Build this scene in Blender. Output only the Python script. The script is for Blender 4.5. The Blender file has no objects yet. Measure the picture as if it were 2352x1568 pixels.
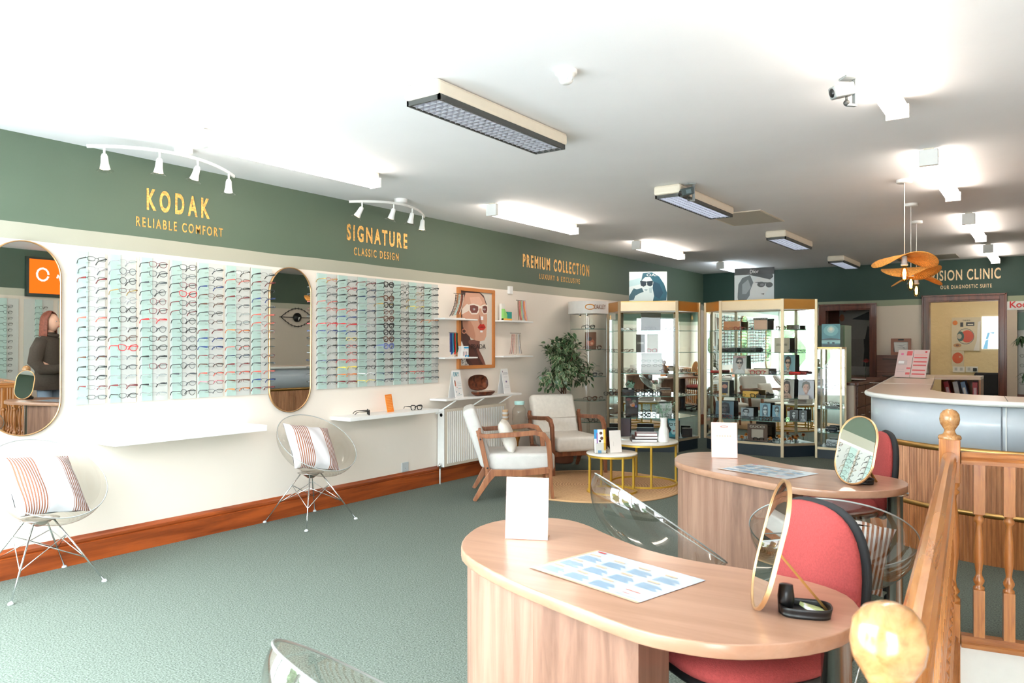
import bpy, bmesh, math, random
from mathutils import Vector, Matrix, Euler
random.seed(7)
S = bpy.context.scene
C = S.collection
PI = math.pi
# ------------------------------------------------------------------ camera
FPX, CX, HY, EYE = 1750.0, 1176.0, 795.0, 1.40
TH = math.atan(1240 / 1750)
CT, ST = math.cos(TH), math.sin(TH)
cam_d = bpy.data.cameras.new('camera')
cam_d.sensor_width = 36.0
cam_d.lens = 36.0 * FPX / 2352
cam_d.shift_y = (HY - 784) / 2352
cam_d.clip_start = 0.05
cam = bpy.data.objects.new('camera', cam_d)
cam.location = (0, 0, EYE)
cam.rotation_euler = (PI / 2, 0, TH)
cam_d.dof.use_dof = True
cam_d.dof.focus_distance = 5.0
cam_d.dof.aperture_fstop = 8.0
C.objects.link(cam)
S.camera = cam
# ------------------------------------------------------------------ world and light
S.view_settings.view_transform = 'Standard'
S.view_settings.look = 'None'
S.view_settings.gamma = 1
S.view_settings.use_curve_mapping = False
S.view_settings.exposure = 0.78
W = bpy.data.worlds.new('sky'); S.world = W; W.use_nodes = True
wn = W.node_tree.nodes; wl = W.node_tree.links
wn['Background'].inputs[0].default_value = (0.90, 0.96, 1.0, 1)
wn['Background'].inputs[1].default_value = 12.0
S.cycles.max_bounces = 10
S.cycles.diffuse_bounces = 4
S.cycles.glossy_bounces = 4
S.cycles.transparent_max_bounces = 24
S.cycles.sample_clamp_indirect = 4.0
S.cycles.caustics_reflective = False
S.cycles.caustics_refractive = False
LAMP = 10.5        # tube lamps
def area(name, loc, rot, sx, sy, power, col=(1, 1, 1), portal=False):
    l = bpy.data.lights.new(name, 'AREA'); l.shape = 'RECTANGLE'; l.size = sx; l.size_y = sy
    l.energy = power; l.color = col
    if portal: l.cycles.is_portal = True
    o = bpy.data.objects.new(name, l); o.location = loc; o.rotation_euler = rot; C.objects.link(o)
    return o
area('window_daylight', (-3.15, .25, 1.35), (PI / 2, 0, math.atan2(-1.55, 4.23)), 4.2, 2.4, 10, (1, 1, 1), True)
sun_d = bpy.data.lights.new('sun', 'SUN'); sun_d.energy = 38; sun_d.angle = .02; sun_d.color = (1, .98, .96)
sun = bpy.data.objects.new('sun', sun_d); sun.rotation_euler = (math.radians(-34), 0, math.radians(12)); sun.location = (0, 4, 9); C.objects.link(sun)

# ------------------------------------------------------------------ unprojection helpers (positions on real planes)
def ray(x, y):
    a = (x - CX) / FPX; b = (HY - y) / FPX
    return a * CT - ST, CT + a * ST, b
def atz(x, y, z):
    r = ray(x, y); t = (z - EYE) / r[2]; return Vector((r[0] * t, r[1] * t, z))
def atX(x, y, X=-5.13):
    r = ray(x, y); t = X / r[0]; return Vector((X, r[1] * t, EYE + r[2] * t))
def atY(x, y, Y=13.2):
    r = ray(x, y); t = Y / r[1]; return Vector((r[0] * t, Y, EYE + r[2] * t))

# ------------------------------------------------------------------ materials
def lin(c):
    return tuple(((v / 255) / 12.92 if v <= 10 else (((v / 255) + .055) / 1.055) ** 2.4) for v in c)
def _nt(name):
    m = bpy.data.materials.new(name); m.use_nodes = True
    nt = m.node_tree
    return m, nt, nt.nodes['Principled BSDF']
def mat(name, col, rough=.5, metal=0.0, spec=.5, noise=0.0, nscale=20, bump=0.0, bscale=200, coat=0.0, sub=None, alpha=1.0):
    m, nt, b = _nt(name)
    c = lin(col)
    b.inputs['Base Color'].default_value = (*c, 1)
    b.inputs['Roughness'].default_value = rough
    b.inputs['Metallic'].default_value = metal
    b.inputs['Specular IOR Level'].default_value = spec
    b.inputs['Coat Weight'].default_value = coat
    b.inputs['Coat Roughness'].default_value = 0.04
    if alpha < 1: b.inputs['Alpha'].default_value = alpha
    tc = nt.nodes.new('ShaderNodeTexCoord')
    n = nt.nodes.new('ShaderNodeTexNoise'); n.inputs['Scale'].default_value = nscale; n.inputs['Detail'].default_value = 4
    nt.links.new(tc.outputs['Object'], n.inputs['Vector'])
    r = nt.nodes.new('ShaderNodeValToRGB')
    k = max(noise, .015)
    r.color_ramp.elements[0].position = .3; r.color_ramp.elements[1].position = .7
    r.color_ramp.elements[0].color = (*[v * (1 - k) for v in c], 1)
    r.color_ramp.elements[1].color = (*[min(1, v * (1 + k)) for v in c], 1)
    nt.links.new(n.outputs['Fac'], r.inputs['Fac']); nt.links.new(r.outputs['Color'], b.inputs['Base Color'])
    if bump:
        n2 = nt.nodes.new('ShaderNodeTexNoise'); n2.inputs['Scale'].default_value = bscale; n2.inputs['Detail'].default_value = 3
        nt.links.new(tc.outputs['Object'], n2.inputs['Vector'])
        bp = nt.nodes.new('ShaderNodeBump'); bp.inputs['Strength'].default_value = bump; bp.inputs['Distance'].default_value = .01
        nt.links.new(n2.outputs['Fac'], bp.inputs['Height']); nt.links.new(bp.outputs['Normal'], b.inputs['Normal'])
    return m
def wood(name, c1, c2, axis='Z', scale=1.0, rough=.4, coat=0.0, fine=1.0, planks=0.0):
    m, nt, b = _nt(name)
    tc = nt.nodes.new('ShaderNodeTexCoord'); mp = nt.nodes.new('ShaderNodeMapping')
    sc = {'X': (1.2, 14, 14), 'Y': (14, 1.2, 14), 'Z': (14, 14, 1.2)}[axis]
    mp.inputs['Scale'].default_value = tuple(s * scale for s in sc)
    nt.links.new(tc.outputs['Object'], mp.inputs['Vector'])
    n = nt.nodes.new('ShaderNodeTexNoise'); n.inputs['Scale'].default_value = 1.6; n.inputs['Detail'].default_value = 8; n.inputs['Roughness'].default_value = .62
    n.inputs['Distortion'].default_value = .6
    nt.links.new(mp.outputs['Vector'], n.inputs['Vector'])
    r = nt.nodes.new('ShaderNodeValToRGB')
    r.color_ramp.elements[0].position = .34; r.color_ramp.elements[1].position = .66
    r.color_ramp.elements[0].color = (*lin(c1), 1); r.color_ramp.elements[1].color = (*lin(c2), 1)
    nt.links.new(n.outputs['Fac'], r.inputs['Fac'])
    out = r.outputs['Color']
    if planks:
        w = nt.nodes.new('ShaderNodeTexWave'); w.inputs['Scale'].default_value = planks; w.bands_direction = 'X' ; w.wave_profile = 'SAW'
        w.inputs['Distortion'].default_value = 0
        nt.links.new(tc.outputs['Object'], w.inputs['Vector'])
        mx = nt.nodes.new('ShaderNodeMix'); mx.data_type = 'RGBA'; mx.blend_type = 'MULTIPLY'
        rr = nt.nodes.new('ShaderNodeValToRGB'); rr.color_ramp.elements[0].color = (.45, .4, .36, 1); rr.color_ramp.elements[1].position = .12
        nt.links.new(w.outputs['Fac'], rr.inputs['Fac'])
        mx.inputs[0].default_value = 1.0
        nt.links.new(out, mx.inputs[6]); nt.links.new(rr.outputs['Color'], mx.inputs[7]); out = mx.outputs[2]
    nt.links.new(out, b.inputs['Base Color'])
    b.inputs['Roughness'].default_value = rough; b.inputs['Coat Weight'].default_value = coat; b.inputs['Coat Roughness'].default_value = .12
    return m
def glass(name, tint=(235, 245, 242), ior=1.45, rough=0.0, minf=0.0):
    """thin clear sheet: fresnel mix of see-through and mirror reflection"""
    m = bpy.data.materials.new(name); m.use_nodes = True; nt = m.node_tree; nt.nodes.clear()
    o = nt.nodes.new('ShaderNodeOutputMaterial'); mx = nt.nodes.new('ShaderNodeMixShader')
    t = nt.nodes.new('ShaderNodeBsdfTransparent'); g = nt.nodes.new('ShaderNodeBsdfGlossy')
    t.inputs[0].default_value = (*lin(tint), 1); g.inputs['Roughness'].default_value = rough
    f = nt.nodes.new('ShaderNodeFresnel'); ge = nt.nodes.new('ShaderNodeNewGeometry'); mi = nt.nodes.new('ShaderNodeMapRange')
    mi.inputs['To Min'].default_value = ior; mi.inputs['To Max'].default_value = 1 / ior
    nt.links.new(ge.outputs['Backfacing'], mi.inputs['Value']); nt.links.new(mi.outputs[0], f.inputs['IOR'])
    if minf:
        ad = nt.nodes.new('ShaderNodeMath'); ad.operation = 'ADD'; ad.inputs[1].default_value = minf; ad.use_clamp = True
        nt.links.new(f.outputs[0], ad.inputs[0]); nt.links.new(ad.outputs[0], mx.inputs[0])
    else: nt.links.new(f.outputs[0], mx.inputs[0])
    nt.links.new(t.outputs[0], mx.inputs[1]); nt.links.new(g.outputs[0], mx.inputs[2]); nt.links.new(mx.outputs[0], o.inputs[0])
    return m
def mirror(name, tint=(235, 238, 236)):
    m, nt, b = _nt(name); b.inputs['Base Color'].default_value = (*lin(tint), 1); b.inputs['Metallic'].default_value = 1; b.inputs['Roughness'].default_value = .0
    return m
def emit(name, col, s):
    m = bpy.data.materials.new(name); m.use_nodes = True; nt = m.node_tree; nt.nodes.clear()
    o = nt.nodes.new('ShaderNodeOutputMaterial'); e = nt.nodes.new('ShaderNodeEmission')
    e.inputs[0].default_value = (*lin(col), 1); e.inputs[1].default_value = s; nt.links.new(e.outputs[0], o.inputs[0])
    return m
def banded_wall(name, stops, base_bump=.25):
    """painted wall: colour bands at given heights (world z) - stops = [(z_top, colour)] from the floor up"""
    m, nt, b = _nt(name)
    g = nt.nodes.new('ShaderNodeNewGeometry'); sp = nt.nodes.new('ShaderNodeSeparateXYZ'); nt.links.new(g.outputs['Position'], sp.inputs[0])
    n = nt.nodes.new('ShaderNodeTexNoise'); n.inputs['Scale'].default_value = .9; nt.links.new(g.outputs['Position'], n.inputs['Vector'])
    ma = nt.nodes.new('ShaderNodeMath'); ma.operation = 'MULTIPLY_ADD'; ma.inputs[1].default_value = .03
    nt.links.new(n.outputs['Fac'], ma.inputs[0]); nt.links.new(sp.outputs['Z'], ma.inputs[2])
    mr = nt.nodes.new('ShaderNodeMath'); mr.operation = 'DIVIDE'; mr.inputs[1].default_value = 3.0; nt.links.new(ma.outputs[0], mr.inputs[0])
    r = nt.nodes.new('ShaderNodeValToRGB'); r.color_ramp.interpolation = 'CONSTANT'
    els = r.color_ramp.elements
    els[0].position = 0; els[0].color = (*lin(stops[0][1]), 1)
    prev = stops[0][0]
    for i, (zt, c) in enumerate(stops[1:]):
        e = els[1] if i == 0 else els.new(.99)
        e.position = (prev + .015) / 3.0; e.color = (*lin(c), 1); prev = zt
    nt.links.new(mr.outputs[0], r.inputs['Fac']); nt.links.new(r.outputs['Color'], b.inputs['Base Color'])
    b.inputs['Roughness'].default_value = .55; b.inputs['Specular IOR Level'].default_value = .35
    n2 = nt.nodes.new('ShaderNodeTexNoise'); n2.inputs['Scale'].default_value = 9; n2.inputs['Detail'].default_value = 6
    nt.links.new(g.outputs['Position'], n2.inputs['Vector'])
    bp = nt.nodes.new('ShaderNodeBump'); bp.inputs['Strength'].default_value = base_bump; bp.inputs['Distance'].default_value = .006
    nt.links.new(n2.outputs['Fac'], bp.inputs['Height']); nt.links.new(bp.outputs['Normal'], b.inputs['Normal'])
    return m
def stripes(name, base, col, bands, freq=34):
    """cushion cloth: fine stripes inside given bands of the local x axis (0..1)"""
    m, nt, b = _nt(name)
    tc = nt.nodes.new('ShaderNodeTexCoord'); sp = nt.nodes.new('ShaderNodeSeparateXYZ'); nt.links.new(tc.outputs['Generated'], sp.inputs[0])
    w = nt.nodes.new('ShaderNodeMath'); w.operation = 'SINE'
    mu = nt.nodes.new('ShaderNodeMath'); mu.operation = 'MULTIPLY'; mu.inputs[1].default_value = freq * 2 * PI
    nt.links.new(sp.outputs['X'], mu.inputs[0]); nt.links.new(mu.outputs[0], w.inputs[0])
    gt = nt.nodes.new('ShaderNodeMath'); gt.operation = 'GREATER_THAN'; gt.inputs[1].default_value = -.1; nt.links.new(w.outputs[0], gt.inputs[0])
    r = nt.nodes.new('ShaderNodeValToRGB'); r.color_ramp.interpolation = 'CONSTANT'
    els = r.color_ramp.elements; els[0].position = 0; els[0].color = (0, 0, 0, 1)
    first = True
    for a, z in bands:
        e = els[1] if first else els.new(a); e.position = a; e.color = (1, 1, 1, 1); first = False
        e2 = els.new(z); e2.position = z; e2.color = (0, 0, 0, 1)
    nt.links.new(sp.outputs['X'], r.inputs['Fac'])
    m2 = nt.nodes.new('ShaderNodeMath'); m2.operation = 'MULTIPLY'; nt.links.new(gt.outputs[0], m2.inputs[0]); nt.links.new(r.outputs['Color'], m2.inputs[1])
    mx = nt.nodes.new('ShaderNodeMix'); mx.data_type = 'RGBA'; nt.links.new(m2.outputs[0], mx.inputs[0])
    mx.inputs[6].default_value = (*lin(base), 1); mx.inputs[7].default_value = (*lin(col), 1)
    nt.links.new(mx.outputs[2], b.inputs['Base Color']); b.inputs['Roughness'].default_value = .9
    return m
def rings(name, c1, c2):
    m, nt, b = _nt(name)
    tc = nt.nodes.new('ShaderNodeTexCoord'); w = nt.nodes.new('ShaderNodeTexWave'); w.wave_type = 'RINGS'; w.rings_direction = 'Z'
    w.inputs['Scale'].default_value = 11; w.inputs['Distortion'].default_value = 1.0; w.inputs['Detail'].default_value = 3; w.inputs['Detail Scale'].default_value = 14
    nt.links.new(tc.outputs['Object'], w.inputs['Vector'])
    n = nt.nodes.new('ShaderNodeTexNoise'); n.inputs['Scale'].default_value = 60; nt.links.new(tc.outputs['Object'], n.inputs['Vector'])
    r = nt.nodes.new('ShaderNodeValToRGB'); r.color_ramp.elements[0].color = (*lin(c1), 1); r.color_ramp.elements[1].color = (*lin(c2), 1)
    a = nt.nodes.new('ShaderNodeMath'); a.operation = 'MULTIPLY_ADD'; a.inputs[1].default_value = .5; nt.links.new(w.outputs['Fac'], a.inputs[0])
    mu = nt.nodes.new('ShaderNodeMath'); mu.operation = 'MULTIPLY'; mu.inputs[1].default_value = .6; nt.links.new(n.outputs['Fac'], mu.inputs[0]); nt.links.new(mu.outputs[0], a.inputs[2])
    nt.links.new(a.outputs[0], r.inputs['Fac']); nt.links.new(r.outputs['Color'], b.inputs['Base Color'])
    bp = nt.nodes.new('ShaderNodeBump'); bp.inputs['Strength'].default_value = .8; bp.inputs['Distance'].default_value = .01
    nt.links.new(a.outputs[0], bp.inputs['Height']); nt.links.new(bp.outputs['Normal'], b.inputs['Normal'])
    b.inputs['Roughness'].default_value = .95
    return m
M = {}
M['ceiling'] = mat('ceiling_paint', (241, 241, 242), .8, noise=.02, nscale=1.5, bump=.25, bscale=5)
M['wallL'] = banded_wall('left_wall_paint', [(2.045, (243, 233, 221)), (2.15, (172, 170, 153)), (3, (88, 103, 86))])
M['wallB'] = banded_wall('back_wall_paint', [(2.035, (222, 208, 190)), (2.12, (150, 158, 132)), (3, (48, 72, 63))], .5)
M['wallR'] = banded_wall('right_wall_paint', [(2.02, (226, 216, 202)), (2.12, (196, 196, 178)), (3, (78, 96, 82))])
M['clinic'] = mat('clinic_wall_paint', (240, 222, 178), .8, noise=.04, nscale=3, bump=.9, bscale=14)
M['cream'] = mat('cream_paint', (222, 208, 192), .7, bump=.3, bscale=40)
def carpet():
    m, nt, b = _nt('green_carpet')
    g = nt.nodes.new('ShaderNodeNewGeometry')
    n = nt.nodes.new('ShaderNodeTexNoise'); n.inputs['Scale'].default_value = 120; n.inputs['Detail'].default_value = 3
    n3 = nt.nodes.new('ShaderNodeTexNoise'); n3.inputs['Scale'].default_value = 1.1
    nt.links.new(g.outputs['Position'], n.inputs['Vector']); nt.links.new(g.outputs['Position'], n3.inputs['Vector'])
    r = nt.nodes.new('ShaderNodeValToRGB'); e = r.color_ramp.elements
    e[0].position = .33; e[1].position = .68; e[0].color = (*lin((78, 88, 80)), 1); e[1].color = (*lin((124, 134, 125)), 1)
    nt.links.new(n.outputs['Fac'], r.inputs['Fac']); nt.links.new(r.outputs['Color'], b.inputs['Base Color'])
    bp = nt.nodes.new('ShaderNodeBump'); bp.inputs['Strength'].default_value = .6; bp.inputs['Distance'].default_value = .006
    nt.links.new(n.outputs['Fac'], bp.inputs['Height']); nt.links.new(bp.outputs['Normal'], b.inputs['Normal'])
    b.inputs['Roughness'].default_value = .95; b.inputs['Specular IOR Level'].default_value = .15
    return m
M['carpet'] = carpet()
M['white'] = mat('white_gloss', (240, 240, 238), .35)
M['whitem'] = mat('white_matt', (238, 237, 233), .7)
M['warmwhite'] = mat('cream_metal', (232, 222, 204), .45)
M['black'] = mat('black_plastic', (22, 23, 25), .35)
M['blackm'] = mat('black_matt', (30, 32, 35), .8)
M['dgrey'] = mat('dark_grey_metal', (58, 60, 58), .45)
M['grey'] = mat('grey_plastic', (140, 146, 146), .4)
M['lgrey'] = mat('light_grey_plastic', (196, 202, 204), .45)
M['chrome'] = mat('chrome', (225, 228, 230), .12, 1.0)
M['steelleg'] = mat('brushed_chrome', (205, 200, 195), .22, 1.0)
M['gold'] = mat('brass', (190, 150, 92), .36, 1.0)
M['goldlt'] = mat('pale_gold_metal', (208, 188, 158), .4, .6)
M['goldrim'] = mat('rose_gold_rim', (206, 164, 118), .3, .9)
M['goldpaint'] = mat('gold_paint', (206, 166, 62), .35, .5)
M['goldleaf'] = mat('gold_leaf_lettering', (214, 162, 84), .4, .35, noise=.45, nscale=60)
M['goldleafp'] = mat('pale_gold_leaf_lettering', (226, 196, 152), .4, .2, noise=.3, nscale=70)
M['skirt'] = wood('varnished_pine', (116, 48, 14), (172, 82, 32), 'Y', .7, .35, .3)
M['oak'] = wood('orange_oak', (146, 82, 36), (190, 124, 62), 'Z', 1.6, .3, .4)
M['oakx'] = wood('orange_oak_rail', (142, 82, 40), (188, 124, 68), 'Y', 1.2, .25, .5)
M['oakr'] = wood('orange_oak_cross_rail', (150, 82, 36), (200, 126, 62), 'X', 1.2, .25, .5)
M['balls'] = wood('pale_oak_ball', (150, 100, 56), (190, 142, 92), 'Y', 2.2, .25, .6)
M['desktop'] = wood('beech_laminate_top', (156, 116, 92), (174, 134, 110), 'X', .8, .3, .2)
M['desk_lit'] = wood('beech_laminate_lit_side', (126, 92, 76), (158, 124, 106), 'Z', .9, .4, .1)  # window-facing side of the desks, coloured paler as if lit
M['desk_shaded'] = wood('beech_laminate_shaded_panel', (112, 80, 64), (146, 110, 92), 'Z', 1.1, .4, .1)  # same laminate coloured darker, as turned away from the window
M['walnut'] = wood('walnut', (104, 60, 40), (150, 94, 64), 'Z', 1.2, .4)
M['walnutx'] = wood('walnut_arm', (128, 78, 52), (170, 112, 76), 'Z', 1.4, .35)
M['dwood'] = wood('dark_walnut_cabinet', (84, 54, 44), (118, 80, 66), 'X', .8, .4)
M['frame'] = wood('mahogany_door_frame', (78, 36, 24), (118, 62, 42), 'Z', .7, .35, .2)
M['reeded'] = wood('reeded_bamboo_panel', (150, 98, 66), (196, 140, 100), 'Z', 1.3, .45, 0, 1, 12)
M['reeded2'] = wood('reeded_bamboo_panel_lower', (146, 86, 46), (190, 124, 72), 'Z', 1.3, .45, 0, 1, 12)
M['glass'] = glass('clear_glass', (248, 251, 250), 1.4)
M['glassedge'] = mat('green_glass_edge', (96, 150, 136), .15, 0, .6)
M['acryl'] = glass('clear_acrylic', (247, 246, 243), 1.4, 0, .01)
M['acrylgrey'] = glass('smoky_acrylic', (236, 236, 233), 1.45, 0.05, .08)
M['acryledge'] = mat('acrylic_edge', (158, 162, 160), .12, 0, .7)
M['lens'] = glass('spectacle_lens', (246, 248, 248), 1.35)
M['lensdark'] = glass('dark_sun_lens', (90, 84, 86), 1.5)
M['mirror'] = mirror('mirror_silver')
M['mirrorT'] = mirror('case_mirror_back', (240, 246, 243))
M['panelw'] = mat('frosted_white_acrylic', (206, 209, 204), .5, 0, .3)
M['panela'] = mat('aqua_acrylic_strip', (184, 210, 202), .4, 0, .35)
M['tube'] = emit('lamp_diffuser_glow', (255, 240, 226), LAMP)
M['tubecool'] = emit('cool_lamp_diffuser_glow', (232, 246, 255), LAMP)
M['louvre'] = emit('louvre_lamp_glow', (236, 240, 255), 1.3)
M['bulb'] = emit('filament_bulb_glow', (255, 196, 110), 30)
M['bulbglass'] = glass('bulb_glass', (255, 232, 190), 1.4)
M['spotglow'] = emit('spot_lamp_glow', (255, 214, 160), 9)
M['rattan'] = mat('woven_rattan', (222, 150, 66), .7, noise=.35, nscale=90, bump=.6, bscale=160)
M['coral'] = mat('coral_chair_fabric', (154, 60, 58), .9, noise=.12, nscale=160, bump=.3, bscale=300)
M['linen'] = mat('cream_linen_fabric', (226, 220, 210), .9, noise=.05, nscale=30, bump=.25, bscale=260)
M['linenw'] = mat('white_linen_fabric', (212, 210, 206), .9, noise=.04, nscale=14, bump=.25, bscale=160)
M['marble'] = mat('white_marble', (238, 234, 228), .2, noise=.05, nscale=5)
M['jute'] = rings('braided_jute', (168, 124, 82), (226, 186, 140))
M['cushA'] = stripes('striped_cushion_cloth', (208, 208, 212), (136, 88, 66), [(.08, .40), (.74, .995)], 30)
M['cushB'] = stripes('striped_cushion_cloth_brown', (212, 210, 212), (140, 86, 58), [(.12, .42), (.72, .995)], 26)
M['leaf'] = mat('ficus_leaf', (52, 84, 50), .4, noise=.45, nscale=9, coat=.1)
M['leafe'] = mat('ficus_leaf_cream_edge', (206, 208, 168), .5)
M['leafb'] = mat('eucalyptus_leaf', (150, 196, 172), .6, noise=.2)
M['leafd'] = mat('palm_leaf_green', (48, 78, 48), .5, noise=.4, nscale=9)
M['bark'] = mat('brown_bark', (92, 62, 44), .9, noise=.3, nscale=30)
M['terra'] = mat('terracotta', (150, 92, 66), .8)
M['green'] = mat('green_cabinet_paint', (104, 132, 102), .35, 0, .5)
M['plinth'] = mat('dark_blue_plinth', (30, 44, 54), .5)
M['orange'] = mat('orange_card', (240, 132, 30), .5)
M['paper'] = mat('white_paper', (242, 242, 242), .6)
M['skin'] = mat('skin', (222, 172, 148), .6)
M['hair'] = mat('auburn_hair', (120, 62, 44), .6, noise=.3, nscale=50)
M['coat'] = mat('dark_brown_wool', (72, 62, 54), .95, noise=.12, nscale=60)
M['jeans'] = mat('pale_blue_denim', (150, 172, 196), .9)
_cm = {}
def CM(c, rough=.45, metal=0.0):
    k = (tuple(c), rough, metal)
    if k not in _cm: _cm[k] = mat('paint_%d_%d_%d' % tuple(c), c, rough, metal)
    return _cm[k]

# ------------------------------------------------------------------ mesh builder
class MB:
    def __init__(s): s.v = []; s.f = []; s.m = []; s.sm = []; s.mi = 0; s.smooth = False; s.T = None
    def _add(s, vs, fs, smooth=None):
        n = len(s.v)
        if s.T is not None: vs = [tuple(s.T @ Vector(p)) for p in vs]
        s.v += [tuple(p) for p in vs]; s.f += [[i + n for i in f] for f in fs]
        s.m += [s.mi] * len(fs); s.sm += [s.smooth if smooth is None else smooth] * len(fs)
        return s
    def mat(s, i): s.mi = i; return s
    def box(s, x0, x1, y0, y1, z0, z1):
        v = [(x, y, z) for x in (x0, x1) for y in (y0, y1) for z in (z0, z1)]
        return s._add(v, [(0, 1, 3, 2), (4, 6, 7, 5), (0, 4, 5, 1), (2, 3, 7, 6), (0, 2, 6, 4), (1, 5, 7, 3)], False)
    def quad(s, a, b, c, d): return s._add([a, b, c, d], [(0, 1, 2, 3)], False)
    def poly(s, pts): return s._add(pts, [tuple(range(len(pts)))], False)
    def prism(s, pts, z0, z1, smooth=False, axis='z'):
        n = len(pts)
        if axis == 'z': v = [(x, y, z0) for x, y in pts] + [(x, y, z1) for x, y in pts]
        elif axis == 'y': v = [(x, z0, y) for x, y in pts] + [(x, z1, y) for x, y in pts]
        else: v = [(z0, x, y) for x, y in pts] + [(z1, x, y) for x, y in pts]
        s._add(v, [tuple(reversed(range(n))), tuple(range(n, 2 * n))], False)
        k = len(s.v) - 2 * n
        fs = [(k + i, k + (i + 1) % n, k + n + (i + 1) % n, k + n + i) for i in range(n)]
        s.f += [list(f) for f in fs]; s.m += [s.mi] * n; s.sm += [smooth] * n
        return s
    def lathe(s, prof, seg=24, c=(0, 0, 0), axis='z', smooth=True):
        """prof = [(r, h)] ; closed at both ends when r == 0"""
        vs = []; n = len(prof)
        for i in range(seg):
            a = 2 * PI * i / seg; ca, sa = math.cos(a), math.sin(a)
            for r, h in prof:
                if axis == 'z': vs.append((c[0] + r * ca, c[1] + r * sa, c[2] + h))
                elif axis == 'y': vs.append((c[0] + r * ca, c[1] + h, c[2] + r * sa))
                else: vs.append((c[0] + h, c[1] + r * ca, c[2] + r * sa))
        fs = []
        for i in range(seg):
            j = (i + 1) % seg
            for k in range(n - 1): fs.append((i * n + k, j * n + k, j * n + k + 1, i * n + k + 1))
        return s._add(vs, fs, smooth)
    def cyl(s, r, z0, z1, seg=20, c=(0, 0), smooth=True):
        s.lathe([(0, z0), (r, z0)], seg, (c[0], c[1], 0), smooth=False)
        s.lathe([(r, z0), (r, z1)], seg, (c[0], c[1], 0), smooth=smooth)
        return s.lathe([(r, z1), (0, z1)], seg, (c[0], c[1], 0), smooth=False)
    def tube(s, path, r, seg=8, closed=False, cap=True, flat=None, smooth=True):
        """sweep along a path; r = radius or list; flat = (a, b) half-sizes of a rectangular-ish section"""
        P = [Vector(p) for p in path]; n = len(P); vs = []
        up = Vector((0, 0, 1)); prev = None
        for i in range(n):
            if closed: t = (P[(i + 1) % n] - P[i - 1])
            else: t = P[min(i + 1, n - 1)] - P[max(i - 1, 0)]
            t = t.normalized() if t.length > 1e-9 else Vector((0, 0, 1))
            if prev is None:
                a = t.cross(up)
                if a.length < .15: a = t.cross(Vector((0, 1, 0)))
            else: a = prev - t * prev.dot(t)
            a.normalize(); b = a.cross(t).normalized(); prev = a
            rr = r[i] if isinstance(r, (list, tuple)) else r
            for k in range(seg):
                an = 2 * PI * (k + .5) / seg
                if flat:
                    fa, fb = (flat[i] if isinstance(flat[0], (list, tuple)) else flat)
                    vs.append(P[i] + a * (fa * (1 if math.cos(an) > 0 else -1)) + b * (fb * (1 if math.sin(an) > 0 else -1)))
                else: vs.append(P[i] + (a * math.cos(an) + b * math.sin(an)) * rr)
        fs = []
        m = n if closed else n - 1
        for i in range(m):
            j = (i + 1) % n
            for k in range(seg): fs.append((i * seg + k, j * seg + k, j * seg + (k + 1) % seg, i * seg + (k + 1) % seg))
        if cap and not closed:
            fs.append(tuple(range(seg))); fs.append(tuple(reversed(range((n - 1) * seg, n * seg))))
        return s._add(vs, fs, smooth and not flat)
    def bar(s, a, b, w, h):
        return s.tube([a, b], 0, 4, flat=(w / 2, h / 2))
    def sphere(s, c, r, seg=16, rings=10, sx=1, sy=1, sz=1):
        vs = []; fs = []
        for i in range(rings + 1):
            p = PI * i / rings
            for k in range(seg):
                a = 2 * PI * k / seg
                vs.append((c[0] + r * sx * math.sin(p) * math.cos(a), c[1] + r * sy * math.sin(p) * math.sin(a), c[2] + r * sz * math.cos(p)))
        for i in range(rings):
            for k in range(seg): fs.append((i * seg + k, (i + 1) * seg + k, (i + 1) * seg + (k + 1) % seg, i * seg + (k + 1) % seg))
        return s._add(vs, fs, True)
    def grid(s, fn, nu, nv, smooth=True, closeu=False):
        vs = [fn(i / nu, j / nv) for i in range(nu + (0 if closeu else 1)) for j in range(nv + 1)]
        fs = []; w = nv + 1; tot = nu + (0 if closeu else 1)
        for i in range(nu):
            for j in range(nv):
                i2 = (i + 1) % tot
                fs.append((i * w + j, i2 * w + j, i2 * w + j + 1, i * w + j + 1))
        return s._add(vs, fs, smooth)
    def mesh(s, name, mats):
        me = bpy.data.meshes.new(name); me.from_pydata(s.v, [], s.f)
        for m in (mats if isinstance(mats, (list, tuple)) else [mats]): me.materials.append(m)
        me.polygons.foreach_set('material_index', s.m); me.polygons.foreach_set('use_smooth', s.sm)
        bm = bmesh.new(); bm.from_mesh(me)
        bmesh.ops.remove_doubles(bm, verts=bm.verts, dist=1e-6) if len(s.v) < 60000 else None
        bm.to_mesh(me); bm.free()
        me.update(); return me
    def build(s, name, mats, parent=None, bevel=0, sub=0, solid=0):
        o = bpy.data.objects.new(name, s.mesh(name, mats)); C.objects.link(o)
        if parent is not None: o.parent = parent
        if solid:
            k = o.modifiers.new('thick', 'SOLIDIFY'); k.thickness = solid; k.offset = 0
        if bevel:
            k = o.modifiers.new('bevel', 'BEVEL'); k.width = bevel; k.segments = 2; k.limit_method = 'ANGLE'; k.angle_limit = .7
        if sub:
            k = o.modifiers.new('sub', 'SUBSURF'); k.levels = sub; k.render_levels = sub
        return o
def thing(name, label, cat, loc=(0, 0, 0), rz=0, group=None, rot=None):
    o = bpy.data.objects.new(name, None); C.objects.link(o); o.location = loc
    o.rotation_euler = rot if rot else (0, 0, rz); o['label'] = label; o['category'] = cat; o.empty_display_size = .05
    if group: o['group'] = group
    return o
def tag(o, label, cat, group=None):
    o['label'] = label; o['category'] = cat
    if group: o['group'] = group
    return o
def struct(o): o['kind'] = 'structure'; return o
def lab(o, l): o['label'] = l; return o
def kids(o): return [c for c in bpy.data.objects if c.parent is o]
_kid = {}
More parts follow.
